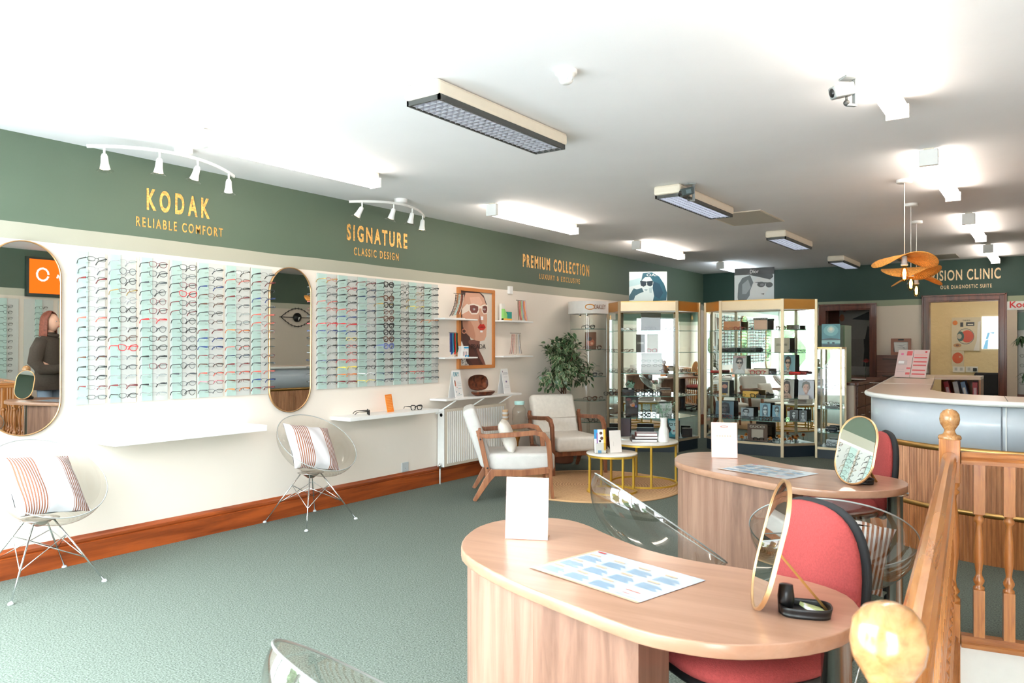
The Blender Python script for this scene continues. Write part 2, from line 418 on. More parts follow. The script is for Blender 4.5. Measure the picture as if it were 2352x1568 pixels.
def dup(root, loc=None, rz=None, label=None, group=None, rot=None):
    r = root.copy(); C.objects.link(r)
    if loc is not None: r.location = loc
    if rz is not None: r.rotation_euler = (0, 0, rz)
    if rot is not None: r.rotation_euler = rot
    if label: r['label'] = label
    if group: r['group'] = group
    def rec(a, b):
        for ch in list(a.children):
            c = ch.copy(); C.objects.link(c); c.parent = b; rec(ch, c)
    rec(root, r)
    return r
def circ(r, n=32, c=(0, 0), a0=0): return [(c[0] + r * math.cos(a0 + 2 * PI * i / n), c[1] + r * math.sin(a0 + 2 * PI * i / n)) for i in range(n)]
def stadium(w, h, n=14):
    """upright pill outline (u,v) centred on 0"""
    r = w / 2; p = []
    for i in range(n + 1): a = PI * i / n; p.append((r * math.cos(a), h / 2 - r + r * math.sin(a)))
    for i in range(n + 1): a = PI + PI * i / n; p.append((r * math.cos(a), -h / 2 + r + r * math.sin(a)))
    return p
def text(s, name, m, origin, right, up, w, h, parent=None, depth=.0015, bold=0.0, spacing=1.0, font_w=None):
    """lettering fitted into a w x h box whose lower left corner is origin"""
    cu = bpy.data.curves.new(name, 'FONT'); cu.body = s; cu.extrude = .001; cu.offset = bold; cu.space_character = spacing
    cu.resolution_u = 6
    t = bpy.data.objects.new('t', cu); C.objects.link(t)
    dg = bpy.context.evaluated_depsgraph_get(); dg.update()
    me = bpy.data.meshes.new_from_object(t.evaluated_get(dg)); bpy.data.objects.remove(t); bpy.data.curves.remove(cu)
    xs = [v.co.x for v in me.vertices]; ys = [v.co.y for v in me.vertices]
    x0, x1, y0, y1 = min(xs), max(xs), min(ys), max(ys)
    R = Vector(right).normalized(); U = Vector(up).normalized(); N = R.cross(U); O = Vector(origin)
    for v in me.vertices:
        v.co = O + R * ((v.co.x - x0) / (x1 - x0) * w) + U * ((v.co.y - y0) / (y1 - y0) * h) + N * (depth * (1 if v.co.z > 0 else 0) + .0004)
    me.materials.clear(); me.materials.append(m); me.name = name
    o = bpy.data.objects.new(name, me); C.objects.link(o)
    if parent is not None: o.parent = parent
    return o
def printed(parent, name, origin, right, up, w, h, polys, step=.0002):
    """flat artwork: polygons in 0..1 coordinates, each a thin printed layer"""
    R = Vector(right).normalized(); U = Vector(up).normalized(); N = R.cross(U); O = Vector(origin)
    mats = []; idx = {}; mb = MB()
    for k, (c, pts) in enumerate(polys):
        c = tuple(c)
        if c not in idx: idx[c] = len(mats); mats.append(CM(c, .35))
        mb.mi = idx[c]
        mb.poly([O + R * (min(1, max(0, x)) * w) + U * (min(1, max(0, y)) * h) + N * (.0006 + step * k) for x, y in pts])
    return mb.build(name, mats, parent)
def ell(cx, cy, rx, ry, n=18, rot=0.0):
    return [(cx + rx * math.cos(2 * PI * i / n) * math.cos(rot) - ry * math.sin(2 * PI * i / n) * math.sin(rot),
             cy + rx * math.cos(2 * PI * i / n) * math.sin(rot) + ry * math.sin(2 * PI * i / n) * math.cos(rot)) for i in range(n)]
def rect(x0, y0, x1, y1): return [(x0, y0), (x1, y0), (x1, y1), (x0, y1)]
def basis(right, up, origin):
    R = Vector(right).normalized(); U = Vector(up).normalized(); N = R.cross(U)
    m = Matrix.Identity(4)
    for i in range(3): m[i][0] = R[i]; m[i][1] = U[i]; m[i][2] = N[i]; m[i][3] = origin[i]
    return m

# ================================================================== THE SETTING
XL, YB, XR, YF, CH = -5.13, 13.2, 1.9, -1.3, 2.70
P1 = Vector((-.394, 4.133, 0)); P0 = Vector((-.161, 1.013, 0))     # newel posts
rail_end = Vector((XR, 4.50, 0))
fl = [(XL, 1.0), (-.9, -.55), (-.05, -.80), (P0.x, P0.y), (P1.x + .02, P1.y + .02), (XR, rail_end.y), (XR, YB + 3.2), (XL, YB + 3.2)]
struct(MB().prism(fl, -.06, 0).build('floor', M['carpet']))
fb = MB().prism([(-.6, -.75), (XR + .1, -1.4), (XR + .1, rail_end.y + .1), (-.6, rail_end.y)], -.56, -.5)
struct(fb.build('floor_entrance', M['whitem']))
up = MB()
for a, b in zip(fl[2:5], fl[3:6]):
    a = Vector((*a, 0)); b = Vector((*b, 0)); t = (b - a).normalized(); n = Vector((t.y, -t.x, 0)) * .012
    up.poly([a + n + Vector((0, 0, -.5)), b + n + Vector((0, 0, -.5)), b + n, a + n]); up.poly([a + n, b + n, b, a])
struct(up.build('trim_1', M['whitem']))
struct(MB().prism([(XL - .1, .9), (-.9, -.67), (XR + .1, -1.42), (XR + .1, YB + 3.3), (XL - .1, YB + 3.3)], CH, CH + .08).build('ceiling', M['ceiling']))
struct(MB().box(XL - .1, XL, .95, YB + .1, -.1, CH).build('wall_left', M['wallL']))
struct(MB().box(XR, XR + .1, YF, YB + 3.3, -.55, CH).build('wall_right', M['wallR']))
# back wall with two openings
oA = (-3.05, -2.35, 2.0); oB = (-1.545, -.62, 2.09)
wb = MB()
for x0, x1, z0, z1 in ((XL, oA[0], 0, CH), (oA[0], oA[1], oA[2], CH), (oA[1], oB[0], 0, CH), (oB[0], oB[1], oB[2], CH), (oB[1], XR, 0, CH)):
    wb.box(x0, x1, YB, YB + .12, z0, z1)
struct(wb.build('wall_back', M['wallB']))
def door_frame(name, x0, x1, zt, w=.085):
    f = MB()
    for a, b, c, d in ((x0 - w, x0, 0, zt + w), (x1, x1 + w, 0, zt + w), (x0, x1, zt, zt + w)):
        f.box(a, b, YB - .03, YB, c, d)
    for a, b, c, d in ((x0 - w, x0 - w + .025, 0, zt + w), (x1 + w - .025, x1 + w, 0, zt + w), (x0 - w, x1 + w, zt + w - .025, zt + w)):
        f.box(a, b, YB - .045, YB, c, d)
    for a, b, c, d in ((x0, x0 + .02, 0, zt), (x1 - .02, x1, 0, zt), (x0, x1, zt - .02, zt)):
        f.box(a, b, YB - .02, YB + .13, c, d)
    return struct(f.build(name, M['frame'], bevel=.004))
door_frame('door_1', *oA); door_frame('door_2', *oB)
# rooms behind the openings
cl = MB().box(-2.2, XR, 15.2, 15.3, 0, CH).box(-2.2, -2.1, YB + .12, 15.3, 0, CH)
struct(cl.build('wall_clinic', M['clinic']))
ra = MB().box(-3.9, -3.8, YB + .12, 14.5, 0, CH).box(-2.2, -2.19, YB + .12, 14.5, 0, CH).box(-3.9, -2.2, 14.4, 14.5, 0, CH)
struct(ra.build('wall_passage', M['cream']))
# skirting along the left wall
sk = [(0, 0), (.022, 0), (.022, .125), (.014, .13), (.02, .14), (.02, .155), (.012, .165), (.006, .18), (0, .18)]
def skirting(name, y0, y1):
    mb = MB(); n = len(sk)
    mb._add([(XL + a, y0, b) for a, b in sk] + [(XL + a, y1, b) for a, b in sk],
            [tuple(range(n)), tuple(range(n, 2 * n))] + [(i, (i + 1) % n, n + (i + 1) % n, n + i) for i in range(n)], False)
    return struct(mb.build(name, M['skirt']))
skirting('baseboard_left', 1.0, YB)
struct(MB().box(oA[1] + .09, oB[0] - .09, YB - .02, YB, 0, .15).build('baseboard_back', M['frame']))
# unseen shop front behind the viewer, shaped for its light: sill, piers, glazing
FA, FB, FC = Vector((XL, 1.0, 0)), Vector((-.9, -.55, 0)), Vector((XR, -1.3, 0))
fr = MB(); gl = MB()
for a, b, n in ((FA, FB, 3), (FB, FC, 0)):
    L = (b - a).length; T = Matrix.Translation(a) @ Matrix.Rotation(math.atan2(b.y - a.y, b.x - a.x), 4, 'Z'); fr.T = T; gl.T = T
    if not n:
        m_ = a.lerp(b, .30); e_ = a.lerp(b, .85); q_ = lambda u, w: [(u.x, u.y - .1), (w.x, w.y - .1), (w.x, w.y), (u.x, u.y)]
        struct(MB().prism(q_(a, m_), -.5, CH).prism(q_(e_, b), -.5, CH).prism(q_(m_, e_), 2.2, CH).prism(q_(m_, e_), -.5, .3).build('wall_front_light_block', M['wallR']))  # unseen wall, made solid to keep window light off the desk fronts
        struct(MB().prism([(m_.x, m_.y - .06), (e_.x, e_.y - .06), (e_.x, e_.y - .05), (m_.x, m_.y - .05)], .3, 2.2).build('window_added', glass('added_entrance_glazing', (250, 252, 252), 1.1))); continue  # unseen opening added to brighten the right wall
    for k in range(n + 1): fr.box(L * k / n - .04, L * k / n + .04, -.1, 0, .2, 2.55)
    fr.box(0, L, -.1, 0, -.5, .2).box(0, L, -.1, 0, 2.55, CH)
    gl.box(0, L, -.055, -.045, .2, 2.55)
struct(fr.build('window_1', M['white']))
struct(gl.build('window_2', glass('shopfront_glazing', (250, 252, 252), 1.1)))
# street outside
struct(MB().box(-40, 40, -60, 20, -.72, -.62).build('floor_street', mat('pale_tarmac', (176, 177, 180), .9, noise=.1, nscale=3)))
def hedge(x, y, r, h):
    mb = MB()
    for i in range(60):
        a = random.uniform(0, 2 * PI); q = random.random() ** .5 * r
        mb.sphere((q * math.cos(a), q * math.sin(a), random.uniform(.25, 1) * h), random.uniform(.35, .8), 7, 5)
    o = MB().lathe([(0.16, 0), (.1, h * .6)], 10).build('trunk', M['bark'])
    t = thing('street_tree', '', 'tree', (x, y, -.62)); o.parent = t
    mb.build('foliage', mat('street_tree_foliage', (74, 100, 62), .8, noise=.4, nscale=3), t)
    return t
for i, (x, y) in enumerate(((-13, -7), (-9.5, -11.5), (.5, -15), (-4.5, -15))):
    t = hedge(x, y, 1.9, 4.2)
    t['label'] = ('green street tree across the road, %s seen in the mirrors' % ['nearest the shop on the left,', 'second nearest on the left,', 'farthest to the right,', 'in the middle,'][i])
    t['group'] = 'trees across the road'

# ================================================================== WALL LETTERING
E_Y = (0, 1, 0); U_Z = (0, 0, 1)
def left_sign(label, head, hb, sub, sb):
    t = thing('wall_lettering', label, 'sign', (XL, hb[0], hb[2]))
    def rel(b): return (0.001, b[0] - hb[0], b[2] - hb[2])
    text(head, 'heading', M['goldleaf'], rel(hb), E_Y, U_Z, hb[1] - hb[0], hb[3] - hb[2], t, bold=.03, spacing=1.6 if len(head) < 6 else 1.4)
    text(sub, 'subheading', M['goldleaf'], rel(sb), E_Y, U_Z, sb[1] - sb[0], sb[3] - sb[2], t, bold=.012, spacing=1.4)
left_sign('gold leaf KODAK RELIABLE COMFORT lettering on the green wall band', 'KODAK', (2.85, 3.335, 2.347, 2.50), 'RELIABLE COMFORT', (2.775, 3.445, 2.225, 2.293))
left_sign('gold leaf SIGNATURE CLASSIC DESIGN lettering on the green wall band', 'SIGNATURE', (4.69, 5.47, 2.347, 2.495), 'CLASSIC DESIGN', (4.775, 5.35, 2.222, 2.293))
left_sign('gold leaf PREMIUM COLLECTION LUXURY & EXCLUSIVE lettering on the green band', 'PREMIUM COLLECTION', (7.46, 9.05, 2.345, 2.50), 'LUXURY & EXCLUSIVE', (7.82, 8.80, 2.228, 2.293))
t = thing('wall_lettering', 'pale gold VISION CLINIC OUR DIAGNOSTIC SUITE lettering over the clinic doorway', 'sign', (-1.52, YB, 2.39))
text('VISION CLINIC', 'heading', M['goldleafp'], (0, -.001, 0), (1, 0, 0), U_Z, .91, .16, t, bold=.016, spacing=1.15)
text('OUR DIAGNOSTIC SUITE', 'subheading', M['goldleafp'], (.14, -.001, -.125), (1, 0, 0), U_Z, .66, .055, t, bold=.016, spacing=1.3)

# ================================================================== CEILING FITTINGS
def batten(x, y0, y1, label, cool=False, beam=.0):
    t = thing('batten_light', label, 'ceiling light', (x, (y0 + y1) / 2, CH), group='white tube battens on the ceiling')
    L = (y1 - y0) / 2
    MB().box(-.03, .03, -L, L, -.045, 0).build('housing', M['warmwhite'], t, bevel=.004)
    d = MB(); n = 8
    prof = [(-.048, -.045), (-.052, -.085), (-.04, -.108), (.04, -.108), (.052, -.085), (.048, -.045)]
    d.prism(prof, -L + .035, L - .015, axis='y')
    d.build('diffuser', M['tubecool' if cool else 'tube'], t)
    e = MB().box(-.056, .056, -L - .005, -L + .035, -.115, -.01); e.build('end_cap', M['white'], t, bevel=.004)
    e = MB().box(-.056, .056, L - .015, L, -.113, -.04); e.build('end_cap', M['white'], t, bevel=.003)
    MB().cyl(.009, -.046 + .0, -.02, 12).build('cable_knockout', M['lgrey'], t)
    return t
for y0, y1, s in ((2.64, 4.09, 'above the first spectacle rack'), (5.53, 7.01, 'above the face poster'), (8.48, 9.88, 'above the headset posters and corner cabinet'), (11.37, 12.8, 'behind the tall film-style poster at the back')):
    batten(-4.15, y0, y1, 'white tube batten light near the left wall, ' + {'a': s}['a'].replace('headset posters', 'blue poster').replace('tall film-style', 'black-topped'), cool=y0 > 11)
for y0, y1, s in ((2.5, 4.43, 'nearest the top right corner'), (5.65, 7.19, 'second from the front, beside the pendants'), (8.6, 10.18, 'third from the front'), (11.37, 12.95, 'farthest back over the lettering')):
    batten(-.66, y0, y1, 'white tube batten light in the right row, ' + s)
batten(-1.4, 13.5, 14.4, 'second added unseen tube batten brightening the clinic room, left of its doorway')  # second unseen lamp, added because the clinic wall stayed dim
batten(-.2, 13.9, 14.8, 'added tube batten brightening the clinic room, hidden above its doorway')  # unseen lamp added to light the clinic room
# dome under the second left batten
tag(MB().sphere((0, 0, 0), .07, 20, 10, 1, 1, .55).build('dome_sensor', M['warmwhite']), 'small round cream dome beside the end of the second left batten', 'sensor').location = (-4.28, 7.05, CH - .01)
def louvre(x, y0, y1, label, lit):
    t = thing('louvre_light', label, 'ceiling light', (x, (y0 + y1) / 2, CH), group='cream louvre lights on the ceiling')
    L = (y1 - y0) / 2; w = .115
    MB().box(-w, w, -L, L, -.075, 0).build('casing', M['warmwhite'], t, bevel=.018)
    f = MB().box(-w + .008, -w + .02, -L + .02, L - .02, -.1, -.07).box(w - .02, w - .008, -L + .02, L - .02, -.1, -.07)
    f.box(-w + .008, w - .008, -L + .02, -L + .03, -.1, -.07).box(-w + .008, w - .008, L - .03, L - .02, -.1, -.07)
    f.build('rim', M['dgrey'], t)
    g = MB(); n = int(2 * L / .045)
    for i in range(n): y = -L + .03 + (2 * L - .06) * i / n; g.box(-w + .02, w - .02, y, y + .004, -.098, -.078)
    for k in range(5): xx = -w + .03 + k * .042; g.box(xx, xx + .003, -L + .03, L - .03, -.098, -.078)
    g.build('louvre', mat('aluminium_louvre', (214, 216, 224), .3, .6) if 'lv' not in M else M['lv'], t)
    MB().box(-w + .02, w - .02, -L + .03, L - .03, -.078, -.0765).build('reflector', M['louvre'] if lit else CM((222, 220, 228), .4), t)
louvre(-2.53, 2.79, 4.0, 'cream louvre ceiling light, the nearest and largest, unlit', False)
louvre(-2.53, 5.72, 6.99, 'cream louvre ceiling light behind the small camera, glowing cool white', True)
louvre(-2.53, 8.68, 9.86, 'cream louvre ceiling light beyond the ceiling hatch, third from the front', True)
louvre(-2.53, 11.6, 12.74, 'cream louvre ceiling light farthest back, left of the pendants', True)
t = thing('ceiling_hatch', 'flat grey-beige hatch panel in the ceiling beside the louvre light', 'hatch', (-2.53, 7.68, CH))
MB().box(-.27, .27, -.4, .4, -.006, 0).build('frame', M['warmwhite'], t); MB().box(-.25, .25, -.38, .38, -.008, -.002).build('panel', CM((190, 182, 166)), t)
t = thing('ceiling_hatch', 'flat hatch panel in the ceiling above the clinic lettering', 'hatch', (-1.5, 12.6, CH))
MB().box(-.4, .4, -.3, .3, -.006, 0).build('frame', CM((150, 146, 136)), t)
t = thing('smoke_detector', 'white round smoke detector on the ceiling above the nearest louvre light', 'smoke detector', (-1.87, 3.08, CH))
MB().lathe([(0, -.022), (.05, -.022), (.053, -.015), (.053, 0)], 28).build('base', M['white'], t)
MB().lathe([(0, -.062), (.022, -.062), (.03, -.055), (.038, -.03), (.042, -.022)], 24).build('head', M['white'], t)
g = MB()
for k in range(8): a = k * PI / 4; g.box(-.003, .003, .028, .04, -.05, -.034); 
g = MB()
for k in range(8):
    a = k * PI / 4; c, s_ = math.cos(a), math.sin(a); g.bar((.031 * c, .031 * s_, -.052), (.037 * c, .037 * s_, -.035), .006, .004)
g.build('vent_slots', M['lgrey'], t)
def cctv(loc, rz, label, body, sc=1.0, drop=.0):
    t = thing('security_camera', label, 'security camera', loc, rz); t.scale = (sc, sc, sc)
    MB().box(-.03, .03, -.03, .03, -.008, 0).box(.02, .03, -.012, .012, -.115, 0).box(-.012, .03, -.01, .01, -.122, -.112).build('bracket', M['grey'], t, bevel=.002)
    MB().sphere((-.012, 0, -.108), .013).cyl(.005, -.1, -.075, 10, (-.012, 0)).build('ball_joint', M['dgrey'], t)
    b = MB(); b.T = Matrix.Translation((-.02, 0, -.055)) @ Matrix.Rotation(-.25, 4, 'Y'); b.box(-.06, .035, -.026, .026, -.026, .026)
    b.build('camera_body', body, t, bevel=.008)
    l = MB(); l.T = Matrix.Translation((-.02, 0, -.055)) @ Matrix.Rotation(-.25, 4, 'Y'); l.lathe([(0, -.066), (.012, -.066), (.019, -.0605), (.019, -.058)], 20, axis='x'); l.build('lens', M['black'], t)
    g = MB(); g.T = l.T; g.box(-.03, .01, -.0275, -.0262, -.015, .012); g.build('side_plate', CM((110, 130, 136), .3), t)
cctv((-.80, 3.95, CH), .75, 'small silver-grey security camera under the ceiling near the top right light', M['grey'], 1.15)
cctv((-2.36, 5.8, CH), .9, 'small dark security camera in front of the second louvre light', CM((60, 74, 76), .35), 1.15)
def spot_rail(cy, label, ends, heads, cx=-4.68):
    t = thing('spotlight_rail', label, 'spotlight', (cx, cy, CH), group='white spotlight rails over the racks')
    MB().lathe([(0, -.035), (.05, -.035), (.058, -.028), (.058, 0)], 28).build('ceiling_rose', M['white'], t)
    y0, y1 = ends
    path = [(-.17 * (1 - (1 - abs(2 * u - 1)) ** .8) * (1 if 1 else 1), y0 + (y1 - y0) * u - cy, -.05 - .03 * abs(2 * u - 1) ** 2) for u in [i / 24 for i in range(25)]]
    path = [(-.16 * (2 * u - 1) ** 2, y0 + (y1 - y0) * u - cy, -.045 - .03 * (2 * u - 1) ** 2) for u in [i / 24 for i in range(25)]]
    MB().tube(path, .0, 4, flat=(.006, .010)).build('curved_bar', M['white'], t)
    for k, (u, az, tilt) in enumerate(heads):
        p = Vector((-.16 * (2 * u - 1) ** 2, y0 + (y1 - y0) * u - cy, -.045 - .03 * (2 * u - 1) ** 2))
        d = Vector((math.cos(az) * math.sin(tilt), math.sin(az) * math.sin(tilt), -math.cos(tilt)))
        mb = MB().tube([p, p + Vector((0, 0, -.045))], .007, 10)
        q = p + Vector((0, 0, -.05)); zz = Vector((0, 0, 1)); rot = zz.rotation_difference(d).to_matrix().to_4x4()
        h = MB(); h.T = Matrix.Translation(q) @ rot
        h.lathe([(0, -.005), (.014, -.003), (.02, .012), (.023, .055), (.027, .075), (.03, .09)], 18)
        mb.build('arm', M['white'], t); hd = h.build('spot_head', M['white'], t)
        g = MB(); g.T = h.T; g.lathe([(.03, .088), (.042, .1), (.05, .105)], 20); g.build('glass_rim', M['acryl'], hd)
        g = MB(); g.T = h.T; g.lathe([(0, .091), (.024, .091)], 16); g.build('bulb', M['spotglow'], hd)
spot_rail(2.84, 'white curved four-head spotlight rail over the KODAK lettering', (2.30, 3.33), [(.08, 0, .1), (.37, PI, .15), (.63, PI, .5), (.93, 2.6, .5)], -4.66)
spot_rail(4.93, 'white curved four-head spotlight rail over the SIGNATURE lettering', (4.47, 5.42), [(.10, 3.6, .55), (.40, 3.2, .4), (.66, 2.9, .4), (.92, 3.3, .1)], -4.70)
# pendants
def pendant(x, y, zb, r, tw, label):
    t = thing('pendant_light', label, 'pendant light', (x, y, CH), group='wavy rattan pendant lights over the reception')
    MB().lathe([(0, -.025), (.055, -.025), (.058, -.02), (.058, 0)], 28).build('ceiling_rose', M['white'], t)
    MB().tube([(0, 0, -.02), (0, 0, zb - CH + .17)], .0035, 8).build('cord', M['white'], t)
    z0 = zb - CH
    MB().cyl(.02, z0 + .09, z0 + .16, 18).cyl(.026, z0 + .085, z0 + .1, 18).build('lamp_holder', M['white'], t)
    sh = MB()
    def f(u, v):
        a = 2 * PI * u; rr = .02 + v * r * (1 + .14 * math.sin(2 * a + tw)); lift = .05 * v * v * math.sin(2 * a + tw * 2) - .045 * v * v
        return (rr * math.cos(a), rr * math.sin(a), z0 + .165 + lift * 1.0)
    sh.grid(f, 60, 8, closeu=True); sh.build('shade', M['rattan'], t, solid=.006)
    wv = MB()
    for k in range(72):
        u = k / 72; wv.tube([Vector(f(u, v)) + Vector((0, 0, -.004)) for v in (.0, .35, .7, 1)], .0012, 3, cap=False)
    wv.build('shade_ribs', CM((196, 120, 48), .7), t)
    MB().lathe([(.0, z0 - .045), (.012, z0 - .042), (.03, z0 - .01), (.032, z0 + .015), (.022, z0 + .055), (.014, z0 + .09)], 20).build('bulb_glass', M['bulbglass'], t)
    fl_ = MB()
    for k in range(6): a = k * PI / 3; fl_.tube([(.004 * math.cos(a), .004 * math.sin(a), z0 + .06), (.011 * math.cos(a), .011 * math.sin(a), z0 + .03), (.008 * math.cos(a + .5), .008 * math.sin(a + .5), z0 - .02)], .0026, 5)
    fl_.build('filament', M['bulb'], t)
pendant(-.94, 6.63, 1.945, .19, 1.745, 'wavy rattan pendant light nearest, highest of the three, over the reception')
pendant(-1.05, 7.78, 1.95, .20, .96, 'wavy rattan pendant light in the middle of the three over the reception')
pendant(-1.15, 8.90, 1.96, .195, 2.18, 'wavy rattan pendant light farthest back and lowest of the three')

# ================================================================== WALL MIRRORS
def wall_mirror(y, z, w, h, label, yaw=0.0):
    t = thing('wall_mirror', label, 'mirror', (XL + .012, y, z), group='pill-shaped wall mirrors'); t.rotation_euler = (0, .0075, yaw)
    o = stadium(w, h, 24); i_ = stadium(w - .014, h - .014, 24); n = len(o); mb = MB()
    v = [(0.0, a, b) for a, b in o] + [(.022, a, b) for a, b in o] + [(.022, a, b) for a, b in i_] + [(.016, a, b) for a, b in i_]
    fs = []
    for k in range(n):
        j = (k + 1) % n
        for l in range(3): fs.append((l * n + k, l * n + j, (l + 1) * n + j, (l + 1) * n + k))
    mb._add(v, fs, True); mb.build('gold_frame', M['goldrim'], t)
    MB()._add([(.0165, a, b) for a, b in i_], [tuple(range(n))], False).build('mirror_glass', M['mirror'], t)
wall_mirror(2.067, 1.449, .425, 1.19, 'pill-shaped gold-rimmed wall mirror at the left edge, reflecting a person', .012)
wall_mirror(4.056, 1.453, .42, 1.19, 'pill-shaped gold-rimmed wall mirror between the two spectacle racks')

# ================================================================== SPECTACLES
def rim_loop(w, h, p, cx, n=22, cat=0.0, y=0.0, curve=.0):
    pts = []
    for i in range(n):
        a = 2 * PI * i / n; c, s_ = math.cos(a), math.sin(a)
        x = math.copysign(abs(c) ** (2 / p), c) * w / 2; z = math.copysign(abs(s_) ** (2 / p), s_) * h / 2
        sg = 1 if cx > 0 else -1
        if z > 0: z += cat * max(0, x * sg / (w / 2)) * h * .35
        else: x *= 1 - .16 * abs(z) / (h / 2)
        pts.append((cx + x, y, z))
    return pts
STY = {  # lens w, lens h, superellipse power, rim radius, cat, temple height
    'rect': (.050, .026, 3.4, .0016, 0, .0085), 'half': (.050, .025, 3.2, .0011, 0, .012), 'rimless': (.048, .027, 3.0, .0005, 0, .006),
    'round': (.046, .042, 2.1, .0017, 0, .0045), 'square': (.052, .036, 2.9, .0019, .25, .0065), 'cat': (.053, .038, 2.5, .0026, .7, .007),
    'chunky': (.053, .044, 3.2, .0046, .3, .011), 'oval': (.050, .032, 2.3, .0015, 0, .005)}
_gm = {}
def spectacle_meshes(style, fc, tc):
    k = (style, fc, tc)
    if k in _gm: return _gm[k]
    w, h, p, r, cat, th = STY[style]; cx = w / 2 + .0095
    f = MB()
    for s_ in (-1, 1):
        lp = rim_loop(w, h, p, s_ * cx, cat=cat)
        if style in ('half', 'rimless') : 
            top = [q for q in lp if q[2] > -.001 * (1)]
            top = sorted(top, key=lambda q: q[0]); f.tube(top, r * 1.5, 4)
            if style == 'half': f.tube(lp, r * .45, 3, closed=True)
        else: f.tube(lp, r, 5, closed=True)
        xo = s_ * (cx + w / 2)
        f.tube([(xo - s_ * .002, 0, h * .2 + cat * h * .15), (xo + s_ * .006, .002, h * .22 + cat * h * .15)], max(r * 1.3, .0016), 4)
    f.tube([(-.0105, 0, h * .12), (-.004, -.002, h * .2), (.004, -.002, h * .2), (.0105, 0, h * .12)], max(r, .0013), 4)
    for s_ in (-1, 1): f.tube([(s_ * .0095, 0, -.001), (s_ * .0075, .006, -.007)], .0012, 3)
    fm = f.mesh('frame_front', M_spec(fc))
    tms = []
    for s_ in (-1, 1):
        xo = s_ * (cx + w / 2 + .006); z = h * .22 + cat * h * .15
        t = MB().tube([(xo, .001, z), (xo + s_ * .001, .03, z), (xo, .09, z - .001), (xo - s_ * .003, .112, z - .008), (xo - s_ * .006, .128, z - .026)], 0, 4,
                      flat=[(.0013, th / 2), (.0012, th / 2 * .9), (.001, .0024), (.0014, .003), (.0014, .003)])
        tms.append(t.mesh('temple', M_spec(tc)))
    lms = []
    for s_ in (-1, 1):
        lms.append(MB().poly(rim_loop(w * .97, h * .96, p, s_ * cx, 16, cat, .0004)).mesh('lens', M['lensdark'] if style == 'x' else M['lens']))
    _gm[k] = (fm, tms, lms); return _gm[k]
SPC = {'black': (26, 26, 28), 'grey': (120, 122, 124), 'silver': (176, 178, 180), 'brown': (92, 60, 48), 'dark red': (110, 36, 40), 'red': (186, 28, 34), 'gold': (196, 160, 96),
       'orange': (206, 112, 56), 'blue': (44, 60, 112), 'tortoiseshell': (96, 56, 34), 'navy': (40, 50, 76), 'clear': (214, 216, 216), 'pink': (220, 130, 140),
       'yellow': (236, 206, 90), 'dark grey': (66, 68, 72), 'coral': (190, 84, 72), 'blue-spotted': (92, 104, 160), 'white': (232, 232, 232)}
def M_spec(c): return CM(SPC[c], .25, .6 if c in ('grey', 'silver', 'gold') else 0.0)
def spectacles(loc, rz, style, fc, tc, label, group=None, rot=None, name='spectacles', parts=True):
    t = thing(name, label, 'glasses', loc, rz, group, rot)
    fm, tms, lms = spectacle_meshes(style, fc, tc)
    for nm, me in [('frame_front', fm)] + [('temple', m) for m in tms] + ([('lens', m) for m in lms] if parts else []):
        o = bpy.data.objects.new(nm, me); C.objects.link(o); o.parent = t
    return t
ORD = ['top', 'second', 'third', 'fourth', 'fifth', 'sixth', 'seventh', 'eighth', 'ninth', 'tenth', 'eleventh', 'twelfth', 'thirteenth', 'fourteenth', 'bottom']
SH = {'rect': 'rectangular', 'half': 'half-rim', 'rimless': 'rimless', 'round': 'round', 'square': 'square-lens', 'cat': 'cat-eye', 'chunky': 'chunky thick-rimmed', 'oval': 'oval'}
b, g_, s_l, br, dr, rd = 'black', 'grey', 'silver', 'brown', 'dark red', 'red'
R1 = [
 ['rect black black', 'half silver dark grey', 'half black dark red', 'half silver dark grey', 'half silver grey', 'half silver dark grey', 'half silver coral', 'half silver black', 'rect black black', 'rimless silver grey', 'half navy brown', 'half grey black', 'rect grey black', 'rect silver dark red', 'rect black silver'],
 ['rimless silver silver', 'round dark grey silver', 'round black black', 'rect brown gold', 'round silver silver', 'round black black', 'square black black', 'half silver black', 'square brown brown', 'cat red red', 'half silver grey', 'oval dark grey dark grey', 'rimless silver silver', 'half dark red dark red', 'oval black black'],
 ['square dark red black', 'square dark grey black', 'half grey dark grey', 'round dark grey black', 'round dark red dark grey', 'square dark red black', 'half red red', 'round dark grey dark grey', 'square black brown', 'square black black', 'half grey black', 'square dark red dark grey', 'rimless silver silver', 'half silver black', 'rimless silver silver'],
 ['square black black', 'oval grey grey', 'square dark red black', 'cat red black', 'square black dark red', 'square black dark red', 'round black black', 'square black black', 'round dark grey grey', 'square black black', 'oval dark grey grey', 'round dark grey black', 'half silver dark grey', 'oval dark grey dark grey', 'round black black'],
 ['half grey dark grey', 'rect black dark grey', 'half black blue', 'rect brown brown', 'half brown brown', 'rect grey black', 'rect brown grey', 'half silver dark red', 'half black blue', 'half black blue', 'rect grey dark red', 'rect black brown', 'half black coral', 'rect dark red pink', 'rect grey grey'],
 ['half grey black', 'rect brown coral', 'half black black', 'half grey dark red', 'rect silver dark grey', 'rimless silver silver', 'rect dark grey silver', 'rect dark red orange', 'rect grey black', 'square black coral', 'rect dark grey navy', 'half silver dark red', 'half black coral', 'half dark red brown', 'half black orange'],
 ['half silver black', 'half black dark red', 'rect dark grey black', 'half dark grey blue', 'half silver dark grey', 'half silver coral', 'rect grey coral', 'rect dark red silver', 'rimless silver black', 'rimless silver black', 'rect dark red grey', 'half silver dark grey', 'half silver coral', 'half black blue', 'half dark grey dark red']]
